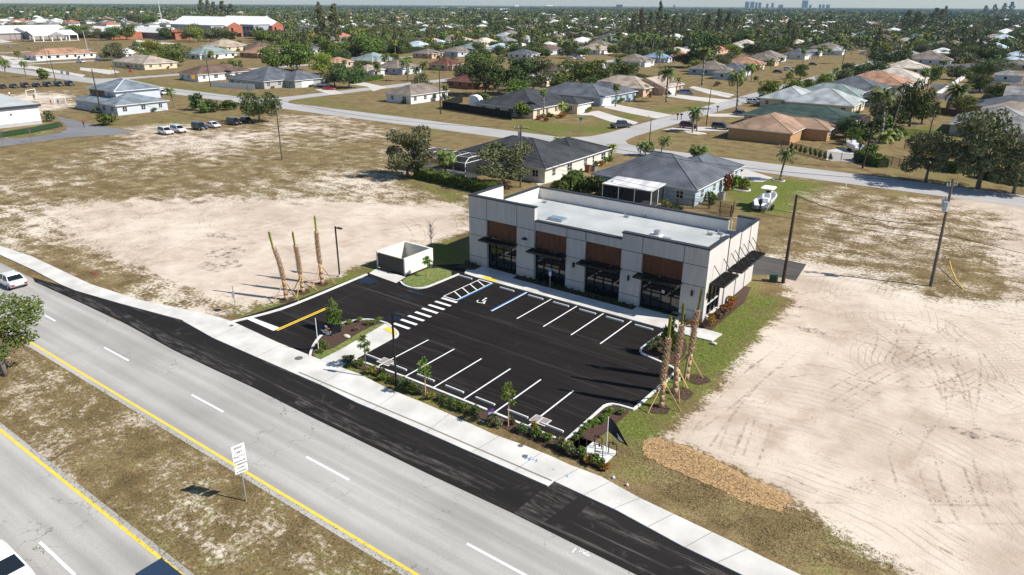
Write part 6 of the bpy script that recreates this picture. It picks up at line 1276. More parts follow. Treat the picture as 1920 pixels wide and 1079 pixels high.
build('wall', wm, wallmat((.30, .27, .25)), t, (700, -300, 0)); build('roof', rm, [mat('white_metal_roof', (.72, .70, .66), .6, .05, .1), wallmat((.6, .58, .54))], t, (700, -300, 0)); [build('brick_wing', b_, MATS['brick_red'], t, (700, -300, 0)) for b_ in bm_]
t = thing('open_pavilion', 'open sided white roofed pavilion at the edge of the sports field', 'pavilion', (-676, 257, 0))
m = MB(); gab(m, 0, 22, 0, 34, 4.6, 8.2, 0, 1, True); gab(m, 20, 23.5, 11, 23, 4.7, 7.4, 0, 1, False); build('roof', m, [M['white'], wallmat((.3, .3, .3))], t)
for k in range(12): xx = .2 if k < 6 else 21.3; kk = k % 6; build('column', MB().box(xx, xx+.6, kk*6.6, kk*6.6+.6, 0, 4.6), M['white'], t)
build('floor', MB().box(0, 22, 0, 34, 0, .2), M['drive'], t)
# white gabled house and shed by the field, with far ones from the survey list: apex x, apex y, width, roof, wall, [gable]
FAR = '''66 20 25 tan c|60 33 28 lblue l|140 22 32 slate w|176 23 22 sand p|203 24 30 tan p|240 23 20 grey w|235 36 24 lblue l|20 27 22 grey l
570 42 26 slate c g|550 65 24 slate w|587 85 40 slate w|422 80 84 tan c|486 80 52 brown w|392 92 92 ggreen w|486 91 72 orange o|540 22 20 pink p|583 27 18 white w|568 37 34 white w|235 92 44 white w g|253 86 40 white l
700 104 86 ggreen y|802 92 56 taupe p|884 85 72 ggreen w|940 82 56 lblue w|760 66 46 lblue w|811 74 62 pink w|866 71 56 pink c|915 66 54 slate w|733 46 28 white w|757 50 30 slate l|665 29 24 ggreen w|695 27 22 sand w|748 23 18 white w|661 42 26 ggreen l|681 56 34 slate w|895 31 26 tan c|870 26 20 terra p|857 50 26 slate w|905 40 26 white w|940 50 28 grey w|838 111 66 maroon p|746 116 84 taupe l|885 139 92 maroon k|690 121 58 tan w|632 107 56 orange t|905 48 24 white w|930 30 20 grey w
975 79 32 white w|982 93 60 slate w|1028 86 66 brown l|1087 89 32 slate w|1124 80 70 taupe w|1160 79 34 taupe g|1137 58 50 taupe w|1170 66 24 maroon k|1100 71 46 grey g|1255 73 52 slate w|1229 78 30 grey l|1274 71 32 white w|1232 99 62 blue l|1190 105 78 taupe w|1276 97 42 terra o|1030 77 28 white w|988 68 42 lgrey l|1066 42 34 terra p|1002 35 24 grey w|1036 32 26 grey w|1050 43 22 white w|970 25 20 lblue l|1113 28 18 white w|1168 45 22 lgrey w|1096 64 26 green g|1005 136 64 white c|1045 121 50 brown t|1120 111 0 tan t|1130 117 42 white w|1060 132 0 tan t|1175 42 16 white w|1210 46 20 slate w|1145 25 20 white w
1396 35 38 white w|1405 42 30 white w|1434 36 34 slate w|1390 50 34 white w|1468 37 22 red c|1500 43 32 taupe w|1522 48 38 slate l|1503 51 34 terra p|1450 62 54 char t|1457 52 38 grey w|1529 60 54 white w|1577 66 46 terra p|1592 62 28 grey w|1390 83 40 white w|1478 88 36 brown o|1497 94 64 slate w|1434 104 62 taupe p|1395 110 84 orange y|1527 90 34 grey w|1568 88 44 lgrey w|1310 28 26 white w|1540 42 30 brown p|1580 26 40 red c|1604 36 24 white w|1385 24 18 white w|1378 119 70 slate l|1335 119 86 taupe b|1360 126 44 taupe l
1623 39 20 slate l|1646 43 26 terra p|1657 68 62 brown w|1650 64 34 sand w|1716 68 66 slate w|1757 52 38 terra p|1792 42 26 pink p|1786 68 52 taupe c|1832 68 44 taupe c|1778 79 92 taupe l|1768 92 58 white w|1882 70 78 lblue l|1868 84 68 lblue l|1742 102 96 taupe l|1908 97 50 lblue w|1912 112 50 taupe t|1717 28 30 white p|1682 48 28 lgrey w|1686 36 18 white w|1902 60 34 slate w|1700 117 94 sand w|1688 128 72 orange t|1645 131 74 slate g|1625 140 60 slate g|1900 104 40 lblue l|1890 130 56 grey l|1816 26 22 white w|1905 32 40 white w'''
for rowl in FAR.split('\n'):
    for q in rowl.split('|'):
        a = q.split(); px, py, wp_ = int(a[0]), int(a[1]), int(a[2])
        if wp_ == 0: continue
        X, Y = P(px, py+1, 4.6); dp = depth(X, Y); Mw = wp_*dp/F; Mw = min(Mw, 34); rr = random.Random(px*7+py)
        asp_ = rr.choice([.9, 1.1, 1.3]); W = Mw/(.81+.59*asp_); D = W*asp_; gb = (0,) if len(a) > 5 else ()
        rects = [(X-W/2, X+W/2, Y-D/2, Y+D/2)]
        if dp < 420: rects.append((X-W*.1, X+W/2+2.2, Y+D*(rr.choice([-.5, .05])), Y+D*(rr.choice([-.5, .05]))+D*.45) if False else (X, X+W/2+2.0, Y-D*.42, Y+D*.02))
        near = 1 if dp < 420 else 0 if dp < 900 else -1
        house(rects, a[3], a[4], None, near=near, gable=gb, pitch=rr.uniform(.32, .42), garage=(1, rects[1][2]+1, rects[1][2]+5.5) if dp < 420 and rr.random() < .5 and D*.44 > 6.6 else None, grp='houses of the suburb')
n_sh = 0
for (a, b, c_, d) in list(HOUSES):
    dp = depth((a+b)/2, (c_+d)/2)
    if not 190 < dp < 620 or a < -500: continue
    for k in range(3):
        if n_sh > 98: break
        X, Y = (R.uniform(a+1, b-1), c_+.1) if k % 2 else (b-.1, R.uniform(c_+1, d-1)); q = proj(X, Y)
        if -20 < q[0] < 1940 and R.random() < .8: shrub(R.choice(['dark', 'mid', 'bright', 'lime', 'red', 'mid']), X, Y, R.uniform(1.6, 3.0), R.uniform(1.0, 2.2), None, 'garden bushes'); n_sh += 1
    if R.random() < .75:
        X, Y = a-R.uniform(2, 5), d+R.uniform(0, 5)
        if clear(X, Y, .5): tree(R.choice(['round_mid', 'round_dark', 'round_oak', 'round_lime']), X, Y, R.uniform(5, 8), R.uniform(6, 9), None, d='back garden tree')
    if R.random() < .45:
        X, Y = b+R.uniform(2, 5), R.uniform(c_, d)
        if clear(X, Y, .3): palm(R.choice(['royal', 'fan', 'royal', 'gold']), X, Y, R.uniform(3, 7), R.uniform(.8, 1.2), None)
# more houses of the same estate along its streets, further out
cand = []
for sx in list(range(-2540, 600, 112)):
    for s in (-27, 27):
        for y in np.arange(350, 2600, 25):
            X, Y = sx+s+R.uniform(-2, 2)+(32 if y < 570 else 0), y+R.uniform(-2, 2); q = proj(X, Y, 3)
            if -20 < q[0] < 1940 and q[2] > 380 and not any(abs(Y-yy-4) < 16 for yy in (575, 900, 1250, 1700)) and R.random() < .8: cand.append((q[2], X, Y, q[0], q[1]))
cand.sort(); n_ind = len([1 for o in bpy.data.objects if o.name.startswith('house')]); rk = list(RC); farw = []
for d_, X, Y, px, py in cand:
    if px < 560 and py > 24 and d_ < 900: continue
    if not clear(X, Y, 13): continue
    W, D = R.uniform(14, 19), R.uniform(15, 21); rf_ = R.choice(['grey', 'taupe', 'lgrey', 'white', 'slate', 'tan', 'terra', 'taupe', 'sand', 'brown', 'white', 'lblue', 'grey']); wl_ = R.choice('wwwcplwgt')
    if n_ind < 285: house([(X-W/2, X+W/2, Y-D/2, Y+D/2)], rf_, wl_, None, near=0 if d_ < 620 else -1, pitch=R.uniform(.32, .42)); n_ind += 1
    else: farw.append((X, Y, W, D, rf_, wl_)); HOUSES.append((X-W/2, X+W/2, Y-D/2, Y+D/2))
dm = MB(); ks = ['grey', 'white', 'taupe', 'terra']
for X, Y, W, D, rf_, wl_ in farw:
    k0 = {'white': 1, 'lgrey': 1, 'sand': 1, 'lblue': 1, 'taupe': 2, 'brown': 2, 'tan': 2, 'terra': 3}.get(rf_, 0); x0, x1, y0, y1 = X-W/2, X+W/2, Y-D/2, Y+D/2
    dm.box(x0+.5, x1-.5, y0+.5, y1-.5, 0, 2.7, 4); i = min(W, D)/2; h_ = 2.7+i*.38
    a, b, c_, d = (x0, y0, 2.7), (x1, y0, 2.7), (x1, y1, 2.7), (x0, y1, 2.7)
    if W >= D: r0, r1 = (x0+i, Y, h_), (x1-i, Y, h_); [dm.poly(z, k0) for z in ([a, b, r1, r0], [c_, d, r0, r1], [b, c_, r1], [d, a, r0])]
    else: r0, r1 = (X, y0+i, h_), (X, y1-i, h_); [dm.poly(z, k0) for z in ([b, c_, r1, r0], [d, a, r0, r1], [a, b, r0], [c_, d, r1])]
if farw: struct('distant_houses', dm, [shingle(RC[k]) for k in ks]+[wallmat(WC['w'])], 'stuff')
# pale commercial blocks and towers near the horizon
def block(px0, px1, pyb, h_, col, lab, cat='building', name='distant_building', nwin=0, depth_=40):
    a = P(px0, pyb); b = P(px1, pyb); t = thing(name, lab, cat, (a[0], a[1], 0), math.atan2(b[1]-a[1], b[0]-a[0])); L = math.hypot(b[0]-a[0], b[1]-a[1])
    build('wall', MB().box(0, L, 0, depth_, 0, h_), wallmat(col), t); build('roof', MB().box(-.5, L+.5, -.5, depth_+.5, h_, h_+1), M['white'], t)
    if nwin: m = MB(); [m.box(L*.03, L*.97, -.3, -.05, h_*(k+.35)/nwin, h_*(k+.75)/nwin) for k in range(nwin)]; build('window_band', m, M['glass'], t)
block(802, 848, 16, 9, (.8, .8, .8), 'long white commercial roofline at top centre left, first of two'); block(853, 876, 16, 9, (.8, .8, .8), 'shorter white commercial building right of the long white one')
block(893, 925, 20, 9, (.6, .7, .8), 'pale blue commercial building, centre left horizon'); block(938, 958, 22, 12, (.85, .85, .84), 'white boxy store right of the pale blue building'); block(900, 910, 9.6, 60, (.75, .7, .7), 'small pale tower block above the pale blue building', depth_=60)
block(965, 973, 12, 22, (.8, .8, .8), 'tiny white building left of the aerial mast'); block(1025, 1036, 11.6, 36, (.85, .85, .85), 'white building with twin aerial masts on the horizon')
c = P(1032, 11.6); tag(build('aerial_mast', MB().tube((0, 0, 0), (0, 0, 95), 2.0, 1.0, 6).tube((30, 15, 0), (30, 15, 80), 2.0, 1.0, 6), mat('mast_far', (.45, .48, .52), .6), None, (c[0], c[1], 0)), 'pair of thin aerial masts above the white horizon building', 'mast')
import itertools
def tower(px, wpx, hpx, lab, col=(.30, .38, .46), dist=8200):
    th = math.atan((px-960)/F); fw = (-math.sin(YAW), math.cos(YAW)); rt = (math.cos(YAW), math.sin(YAW)); u = (px-960)/F
    X, Y = (fw[0]+rt[0]*u)*dist, (fw[1]+rt[1]*u)*dist; w_ = wpx*.85*dist/F; H = hpx*.9*dist/F+CAMH
    t = thing('skyline_tower', lab, 'tower', (X, Y, 0), YAW, 'towers of the distant skyline'); build('wall', MB().box(-w_/2, w_/2, 0, w_*.7, 0, H*.97).box(-w_*.4, w_*.4, w_*.05, w_*.6, H*.97, H), wallmat(col), t)
    m = MB(); [m.box(-w_*.46, w_*.46, -1.5, -.2, H*(k+.3)/14, H*(k+.6)/14) for k in range(3, 13)]; build('window_band', m, M['glass'], t)
for i, (px, w_, h_, nm, cc) in enumerate(((1367, 7, 9, 'leftmost square blue tower of the skyline', 0), (1376, 7, 9.2, 'second square blue tower of the skyline', 0), (1383, 4, 8, 'slim blue tower right of the second tower', 0), (1389, 5, 8, 'pinkish tower of the left skyline cluster', 1), (1402, 4, 5.5, 'short blue tower right of pinkish tower', 0), (1411, 4, 7, 'slim tower right of short blue tower', 0), (1426, 8, 3.6, 'wide low block on the skyline', 1), (1468, 10, 12, 'tallest rounded tower of the skyline', 0), (1477, 4, 4, 'small block right of the tallest tower', 0), (1494, 4, 4.5, 'first of three low towers right of the tallest', 0), (1500, 4, 4.6, 'second of three low towers right of the tallest', 0), (1508, 6, 4.4, 'third of three low towers right of the tallest', 0), (1145, 12, 2.5, 'pale pink low towers on the central horizon', 1), (1240, 3, 2, 'tiny tower on the central horizon', 0))):
    tower(px, w_, h_, nm, (.42, .38, .38) if cc else (.30, .38, .46))
# ================================================================ FENCES
def fence(a, b, h_, kind, lab, posts=2.5, world=False):
    a = Vector(a if world else P(*a)); b = Vector(b if world else P(*b)); L = (b-a).length; t = thing('fence', lab, 'fence', (a.x, a.y, 0), math.atan2(b.y-a.y, b.x-a.x))
    mt = {'vinyl': M['whiteframe'], 'chain': mat('chain_link', (.06, .06, .06), .6, alpha=.35), 'black': mat('black_privacy', (.012, .013, .014), .8), 'wood': mat('brown_boards', (.10, .05, .03), .9, .2, 3, stretch=(6, 1, .5)), 'brownwood': mat('brown_boards', (.1, .05, .03), .9)}[kind]
    m = MB()
    if kind == 'chain': m.poly([(0, 0, .05), (L, 0, .05), (L, 0, h_), (0, 0, h_)])
    else: [m.box(i*.3, min(L, i*.3+.285), -.02+.006*(i % 2), .02+.006*(i % 2), .05, h_) for i in range(int(L/.3))] if L < 40 else m.box(0, L, -.02, .02, .05, h_)
    build('panel', m, mt, t); pm = M['whiteframe'] if kind == 'vinyl' else M['bronze']; pmesh = MB().box(-.05, .05, -.05, .05, 0, h_+.1).mesh('post', pm)
    for i in range(int(L/posts)+1): ob('post', pmesh, t, (i*posts, 0, 0))
    if kind == 'chain': build('top_rail', MB().tube((0, 0, h_), (L, 0, h_), .03, n=5), pm, t)
fence((397, 163), (478, 169), 2.0, 'vinyl', 'white vinyl fence panels in front of the slate roofed grey house')
fence((830, 205), (960, 226), 2.3, 'black', 'black privacy fence facing the back street, beside the white truck'); fence((830, 205), (868, 192), 2.3, 'black', 'short black privacy fence side running back from the pole')
fence((1465, 276), (1548, 298), 1.5, 'chain', 'chain link fence in front of orange brown house', 3); fence((1548, 298), (1610, 306), 1.5, 'chain', 'chain link fence in front of the boat slab', 3)
fence((1610, 306), (1655, 262), 1.8, 'chain', 'chain link fence running back beside the boat slab to the poles', 3); fence((1657, 306), (1700, 318), 1.6, 'chain', 'brown chain link gate fence right of clipped hedge', 2); fence((1695, 280), (1790, 300), 1.4, 'chain', 'low chain link fence across the yard behind shade tree', 3)
fence((1690, 252), (1795, 262), 1.4, 'chain', 'chain link fence on the lawn in front of bare dead tree', 3)
fence((1730, 210), (1822, 224), 2.0, 'wood', 'dark brown board fence in front of the date palm'); fence((1730, 210), (1756, 185), 2.0, 'wood', 'tan lit board fence side running back from dark brown fence')
fence((1752, 186), (1812, 145), 2.0, 'vinyl', 'long white fence running back beside the pool cages'); fence((1753, 186), (1820, 190), 2.0, 'vinyl', 'white fence behind the date palm'); fence((1745, 168), (1785, 170), 2.0, 'vinyl', 'short white fence panels left of the long white fence'); fence((1740, 184), (1752, 186), 2.0, 'vinyl', 'short white fence beside the vine covered tree', 2); fence((1770, 127), (1830, 129), 2.0, 'vinyl', 'white fence behind the green tree cluster, right background')
fence(P(1240, 392), P(1330, 392), 1.6, 'chain', 'black chain link fence behind the shop building', 2.4, True); fence(P(1330, 392), P(1372, 408), 1.7, 'chain', 'black chain link gate at the rear right corner of shop building', 2.4, True); fence(P(1372, 408), P(1376, 396), 1.7, 'chain', 'short chain link return beside the motor boat', 2.4, True)
# ================================================================ VEHICLES
def car_meshes(kind):
    """returns dict of part -> (mesh builder, material keys), length on +x, width on y"""
    S = {'sedan': (4.7, 1.82, .92, 1.42, [(-2.3, .55, .78), (-2.1, .35, .95), (-1.5, .3, .98), (-.6, .3, .94), (.7, .3, .92), (1.6, .32, .86), (2.15, .36, .72), (2.32, .45, .6)], (-1.75, -1.05, .35, 1.15)),
         'suv': (4.75, 1.92, 1.08, 1.72, [(-2.3, .6, 1.0), (-2.15, .42, 1.1), (-1.5, .36, 1.1), (0, .36, 1.08), (1.1, .36, 1.05), (1.8, .4, 1.0), (2.2, .45, .85), (2.32, .5, .7)], (-2.18, -1.95, .45, 1.15)),
         'van': (5.1, 1.98, 1.1, 1.85, [(-2.5, .5, 1.1), (-2.4, .4, 1.15), (-1, .36, 1.15), (.8, .36, 1.12), (1.7, .4, 1.02), (2.35, .45, .85), (2.5, .5, .7)], (-2.4, -2.2, .75, 1.65)),
         'sport': (4.5, 1.9, .78, 1.2, [(-2.2, .5, .78), (-2.0, .3, .88), (-1.3, .26, .9), (0, .26, .8), (1.0, .28, .76), (1.8, .3, .66), (2.25, .36, .5)], (-1.5, -.65, .1, .95)),
         'pickup': (5.7, 1.98, 1.1, 1.85, [(-2.8, .6, 1.05), (-2.7, .45, 1.1), (-1.2, .42, 1.1), (0, .42, 1.1), (1.6, .42, 1.12), (2.4, .45, 1.05), (2.75, .5, .9), (2.82, .55, .75)], (-.95, -.75, .95, 1.6))}[kind]
    L, W, sh, rf_, secs, cab = S; w_ = W/2; b = MB(); rr = []
    for i, (x, z0, z1) in enumerate(secs):
        k = .86 if i in (0, len(secs)-1) else .96 if i in (1, len(secs)-2) else 1.0
        rr.append([(x, -w_*k*.93, z0), (x, w_*k*.93, z0), (x, w_*k, z0+(z1-z0)*.45), (x, w_*k*.97, z1-.06), (x, w_*k*.88, z1), (x, -w_*k*.88, z1), (x, -w_*k*.97, z1-.06), (x, -w_*k, z0+(z1-z0)*.45)])
    b.loft(rr)
    xr0, xr1, xf1, xf0 = cab; zt = rf_; zb = sh-.03; g = MB(); a = [(xr0, zb), (xr1, zt), (xf1, zt+.02), (xf0, zb)]; wb, wt = w_*.88, w_*.70
    sec = [[(x, -wv, z), (x, wv, z)] for (x, z), wv in zip(a, (wb, wt, wt, wb))]
    p = lambda i, s: (a[i][0], s*(wb if i in (0, 3) else wt), a[i][1])
    g.poly([p(0, -1), p(0, 1), p(1, 1), p(1, -1)][::-1]); g.poly([p(3, -1), p(3, 1), p(2, 1), p(2, -1)]); g.poly([p(0, -1), p(3, -1), p(2, -1), p(1, -1)]); g.poly([p(3, 1), p(0, 1), p(1, 1), p(2, 1)])
    r = MB(); r.hexa([(xr1-.06, -wt-.03, zt-.05), (xf1+.06, -wt-.03, zt-.03), (xf1+.06, wt+.03, zt-.03), (xr1-.06, wt+.03, zt-.05), (xr1, -wt*.93, zt+.04), (xf1, -wt*.93, zt+.05), (xf1, wt*.93, zt+.05), (xr1, wt*.93, zt+.04)])
    for s in (-1, 1):
        for i, j in ((0, 1), (3, 2)): r.bar([v*(1.004 if k else 1) for k, v in enumerate(p(i, s))], [v*(1.004 if k else 1) for k, v in enumerate(p(j, s))], .07, .07)
        xm = (xr0*.45+xf0*.55); r.bar((xm, s*wb*1.005, zb), (xm-.1, s*wt*1.005, zt), .08, .05)
        if kind in ('suv', 'van'): xm = xr0*.75+xf0*.25; r.bar((xm, s*wb*1.005, zb), (xm, s*wt*1.005, zt), .12, .05)
    if kind == 'pickup': pass
    parts = {'body': (b, 'paint'), 'window_glass': (g, 'carglass'), 'roof': (r, 'paint')}
    x = secs[-1][0]-.03; z = secs[-2][2]-.08; lamps = [MB().box(x-.14, x+.02, s*w_*.62-.2, s*w_*.62+.2, z-.14, z) for s in (-1, 1)]
    x = secs[0][0]; z = secs[0][2]-.04; tail = [MB().box(x-.03, x+.12, s*w_*.68-.14, s*w_*.68+.14, z-.22, z-.02) for s in (-1, 1)]
    for i in (0, 1): parts['headlight.%d' % i] = (lamps[i], 'lampglass'); parts['taillight.%d' % i] = (tail[i], 'taillight')
    grl = MB(); grl.box(secs[-1][0]-.1, secs[-1][0]+.012, -.5, .5, secs[-1][1]+.03, secs[-1][2]-.06); parts['grille'] = (grl, 'bronze')
    if kind == 'pickup': bd = MB(); bd.box(-2.62, -1.05, -w_*.76, w_*.76, 1.09, 1.113); parts['bed'] = (bd, 'bronze')
    return parts, W, (L/2-.85, .36 if kind in ('suv', 'pickup', 'van') else .33)
CARC = {}
def car(kind, px, py, heading, colr, lab, world=None, group='parked cars', sc_=1.0):
    if kind not in CARC:
        parts, W, (wx, wr) = car_meshes(kind); me_ = {k: (v[0].mesh(k, MATS.get(v[1], M.get(v[1])) if v[1] != 'paint' else M['white'], k == 'body'), v[1]) for k, v in parts.items()}
        for k, (mm, _) in me_.items():
            if k == 'body': mm.set_sharp_from_angle(angle=math.radians(35)) if hasattr(mm, 'set_sharp_from_angle') else None
        ty = MB().tube((0, -.12, 0), (0, .12, 0), wr, n=18).mesh('tyre', M['rubber']); rim = MB().tube((0, -.13, 0), (0, .13, 0), wr*.62, n=12).mesh('rim', M['rim']); CARC[kind] = (me_, W, wx, wr, ty, rim)
    me_, W, wx, wr, ty, rim = CARC[kind]; c = world or P(px, py); t = ob({'pickup': 'pickup_truck', 'van': 'van'}.get(kind, 'car'), None, None, (c[0], c[1], .02), heading, sc_); tag(t, lab, {'pickup': 'pickup truck', 'van': 'van'}.get(kind, 'car'), group)
    for k, (mm, mk_) in me_.items():
        o = ob(k.split('.')[0], mm, t)
        if mk_ == 'paint': o.material_slots[0].link = 'OBJECT'; o.material_slots[0].material = carpaint(colr)
    for sx in (-1, 1):
        for sy in (-1, 1): wh = ob('wheel', ty, t, (sx*wx, sy*(W/2-.12), wr)); ob('rim', rim, wh)
    return t
BLK, NVY, WHT, SIL, RED, GRY = (.012, .013, .016), (.012, .018, .035), (.75, .75, .75), (.42, .43, .45), (.45, .01, .012), (.06, .065, .075)
xs = [(5, 166, 'sedan', (.03, .008, .012), 'dark maroon'), (20, 166, 'sedan', GRY, 'dark grey'), (43, 165, 'suv', (.06, .006, .012), 'dark red'), (66, 164, 'sedan', NVY, 'dark blue'), (88, 163, 'suv', BLK, 'black'), (110, 162, 'suv', NVY, 'big navy'), (131, 161, 'suv', (.03, .035, .05), 'blue black')]
for i, (px, py, k, cc, nm) in enumerate(xs): a = P(5, 166); b = P(131, 161); u = i/6; car(k, 0, 0, 0, cc, '%s car, %s from the left in the far row of dark parked cars' % (nm, ordw[i]), world=(a[0]*(1-u)+b[0]*u, a[1]*(1-u)+b[1]*u))
for i, (px, py, k, cc, lab) in enumerate(((297, 252, 'suv', WHT, 'white suv at the left end of the near parked row'), (325, 249, 'suv', (.7, .7, .7), 'white boxy suv second in the near parked row'), (360, 243, 'suv', NVY, 'dark navy suv between the two white cars of the near row'), (386, 239, 'sedan', WHT, 'white low sedan fourth in the near parked row'), (419, 233, 'suv', (.03, .006, .01), 'very dark red suv fifth in the near parked row'), (453, 231, 'sedan', (.02, .025, .035), 'dark sedan at the right end of near parked row'))):
    a = P(px, py); car(k, 0, 0, -.05+.03*(i % 3), cc, lab, world=(-166.5-.3*(i % 2), a[1]+1.0))
for q in (('suv', 304, 178, 0, WHT, 'white suv parked behind the two storey pale blue house'), ('sport', 617, 169, .45, RED, 'red low sports car on the driveway of slate roofed grey house'), ('pickup', 608, 163, .45, WHT, 'white pickup parked behind the red sports car'), ('pickup', 1164, 240, 1.05, (.05, .045, .055), 'dark grey pickup parked at the street corner'),
 ('van', 1287, 178, .35, (.12, .17, .30), 'blue minivan on the driveway of tan roofed peach house'), ('suv', 1413, 195, .15, WHT, 'white suv parked on east side driveway of side street'), ('suv', 1291, 241, .1, (.08, .006, .012), 'dark red suv behind the kerbed palms'), ('suv', 1351, 243, .1, (.03, .032, .04), 'dark grey suv beside the orange brown house'), ('sedan', 1388, 217, -.2, (.02, .03, .05), 'dark blue sedan on driveway left of orange brown house'),
 ('suv', 1434, 188, .3, SIL, 'silver car half hidden behind the white suv'), ('sedan', 1458, 137, -.1, (.02, .02, .03), 'dark sedan on the driveway of yellow house'), ('suv', 1478, 133, 0, WHT, 'white suv on the driveway beside the dark sedan'), ('sedan', 1524, 123, 0, (.01, .02, .08), 'dark blue car before the white house far along street'), ('suv', 1452, 194, .2, BLK, 'black car parked left of the light grey roofed house'), ('suv', 1474, 184, .2, (.10, .14, .20), 'steel blue suv parked beside light grey roofed house'), ('suv', 1482, 192, .2, (.02, .02, .03), 'black suv nearest the light grey roofed house'),
 ('suv', 1071, 112, .1, WHT, 'white car left of two, on driveway of the slate roofed house in middle distance'), ('suv', 1089, 112, .1, WHT, 'white car right of two, on driveway of the slate roofed house in middle distance'), ('sedan', 534, 59, 0, (.2, .01, .05), 'dark pink car under the carport right of the school'), ('sedan', 1618, 103, 0, (.4, .5, .7), 'pale blue car on the distant driveway'), ('sedan', 1607, 132, 1.2, (.3, .01, .05), 'crimson car beside the dark tree far along the street')):
    car(*q)
car('van', 152, 118, .15, WHT, 'white cargo van beside the orange tan roofed house')
# moving traffic on the avenue
car('sedan', 0, 0, PI, WHT, 'white sedan driving away on the far carriageway at left edge', world=(-87.3, 26.4), group='cars on the avenue')
car('sedan', 0, 0, 0, (.80, .80, .80), 'white car cut by bottom left corner of the photo', world=(-39.65, 8.0), group='cars on the avenue')
car('suv', 0, 0, 0, (.025, .045, .08), 'dark blue car cut by the bottom edge beside the yellow line', world=(-30.2, 12.3), group='cars on the avenue')
# white truck tractor behind the black fence
c = P(897, 205); t = thing('truck_tractor', 'white long nosed truck cab standing behind the black privacy fence', 'truck', (c[0], c[1], 0), .2)
build('cab', MB().loft([[(x, -1.2, 1.0), (x, 1.2, 1.0), (x, 1.2, z), (x, -1.2, z)] for x, z in ((-2.4, 3.9), (-1.0, 4.1), (.3, 3.7), (.9, 2.9), (1.1, 2.1), (2.9, 1.9), (3.1, 1.5))]), M['white'], t)
build('windscreen', MB().poly([(.93, -1.0, 2.85), (1.12, -1.0, 2.15), (1.12, 1.0, 2.15), (.93, 1.0, 2.85)]), M['carglass'], t); build('chassis', MB().box(-6, -2.4, -.5, .5, .8, 1.1), M['bronze'], t)
for x in (2.1, -3.6, -5.0):
    for s in (-1.05, 1.05): build('wheel', MB().tube((x, s-.15, .5), (x, s+.15, .5), .5, n=14), M['rubber'], t)
# boats on trailers
def boat(px, py, heading, L, lab, ttop=True):
    c = P(px, py); t = thing('motor_boat', lab, 'boat', (c[0], c[1], 0), heading); W = L*.17; hs = []
    for u in np.linspace(0, 1, 13):
        x = -L/2+L*u; wv = W*(1-max(0, (u-.45)/.55)**2.4); wv = max(wv, .05); k = .75+.45*max(0, u-.5)**1.5*2
        hs.append([(x, 0, .45+.5*max(0, u-.6)), (x, wv*.75, .75+.2*u), (x, wv, 1.25+k*.5), (x, wv*.84, 1.27+k*.5), (x, wv*.72, 1.0+.1*u), (x, -wv*.72, 1.0+.1*u), (x, -wv*.84, 1.27+k*.5), (x, -wv, 1.25+k*.5), (x, -wv*.75, .75+.2*u)])
    build('hull', MB().loft(hs), mat('gelcoat', (.78, .78, .77), .25, spec=.5), t)
    build('console', MB().hexa([(-.6, -.45, 1.05), (.5, -.45, 1.05), (.5, .45, 1.05), (-.6, .45, 1.05), (-.4, -.4, 2.2), (.1, -.4, 2.2), (.1, .4, 2.2), (-.4, .4, 2.2)]).box(-1.7, -1.1, -.5, .5, 1.05, 1.7), M['white'], t)
    build('windscreen', MB().poly([(.12, -.4, 2.15), (.12, .4, 2.15), (-.05, .35, 2.6), (-.05, -.35, 2.6)]), M['carglass'], t)
    if ttop:
        tt = build('canopy', MB().loft([[(x, -w_, 3.05), (x, w_, 3.05), (x, w_*.95, 3.13), (x, -w_*.95, 3.13)] for x, w_ in ((-1.5, .8), (-1.2, 1.0), (.7, 1.0), (1.1, .75))]), M['white'], t); m = MB()
        for x in (-.7, .35):
            for s in (-.6, .6): m.tube((x, s, 1.1), (x, s*1.1, 3.05), .035, n=6)
        build('canopy_frame', m, M['steel'], tt)
    build('outboard_motor', MB().loft([[(-L/2-.55, -.2, 1.3), (-L/2-.05, -.2, 1.3), (-L/2-.05, .2, 1.3), (-L/2-.55, .2, 1.3)], [(-L/2-.7, -.25, 1.7), (-L/2-.05, -.25, 1.7), (-L/2-.05, .25, 1.7), (-L/2-.7, .25, 1.7)], [(-L/2-.6, -.2, 2.1), (-L/2-.15, -.2, 2.1), (-L/2-.15, .2, 2.1), (-L/2-.6, .2, 2.1)]]).box(-L/2-.4, -L/2-.15, -.1, .1, .4, 1.3), mat('motor_black', (.03, .035, .05), .3), t)
    tr_ = build('trailer', MB().bar((-L/2, -.9, .42), (L/2+1, -.1, .42), .1, .12).bar((-L/2, .9, .42), (L/2+1, .1, .42), .1, .12).bar((-L/2, -1.05, .5), (-L/2, 1.05, .5), .12, .12).bar((-1, -1.2, .45), (-1, 1.2, .45), .1, .1).tube((-L/2+.3, -1.25, .4), (-L/2+.3, -1.25, 2.0), .06, n=6).tube((-L/2+.3, 1.25, .4), (-L/2+.3, 1.25, 1.9), .06, n=6), M['steel'], t)
    for x in (-.9, -1.8):
        for s in (-1.2, 1.2): build('wheel', MB().tube((x, s-.12, .36), (x, s+.12, .36), .36, n=14), M['rubber'], tr_)
boat(1437, 388, 1.62, 7.4, 'white open motor boat with canopy on trailer on the lawn right of building')
boat(1597, 282, 2.2, 6.0, 'white motor boat on trailer on the concrete slab by chain link fence', False)
boat(187, 114, 0, 5.0, 'low boat on a trailer right of the white cargo van', False)
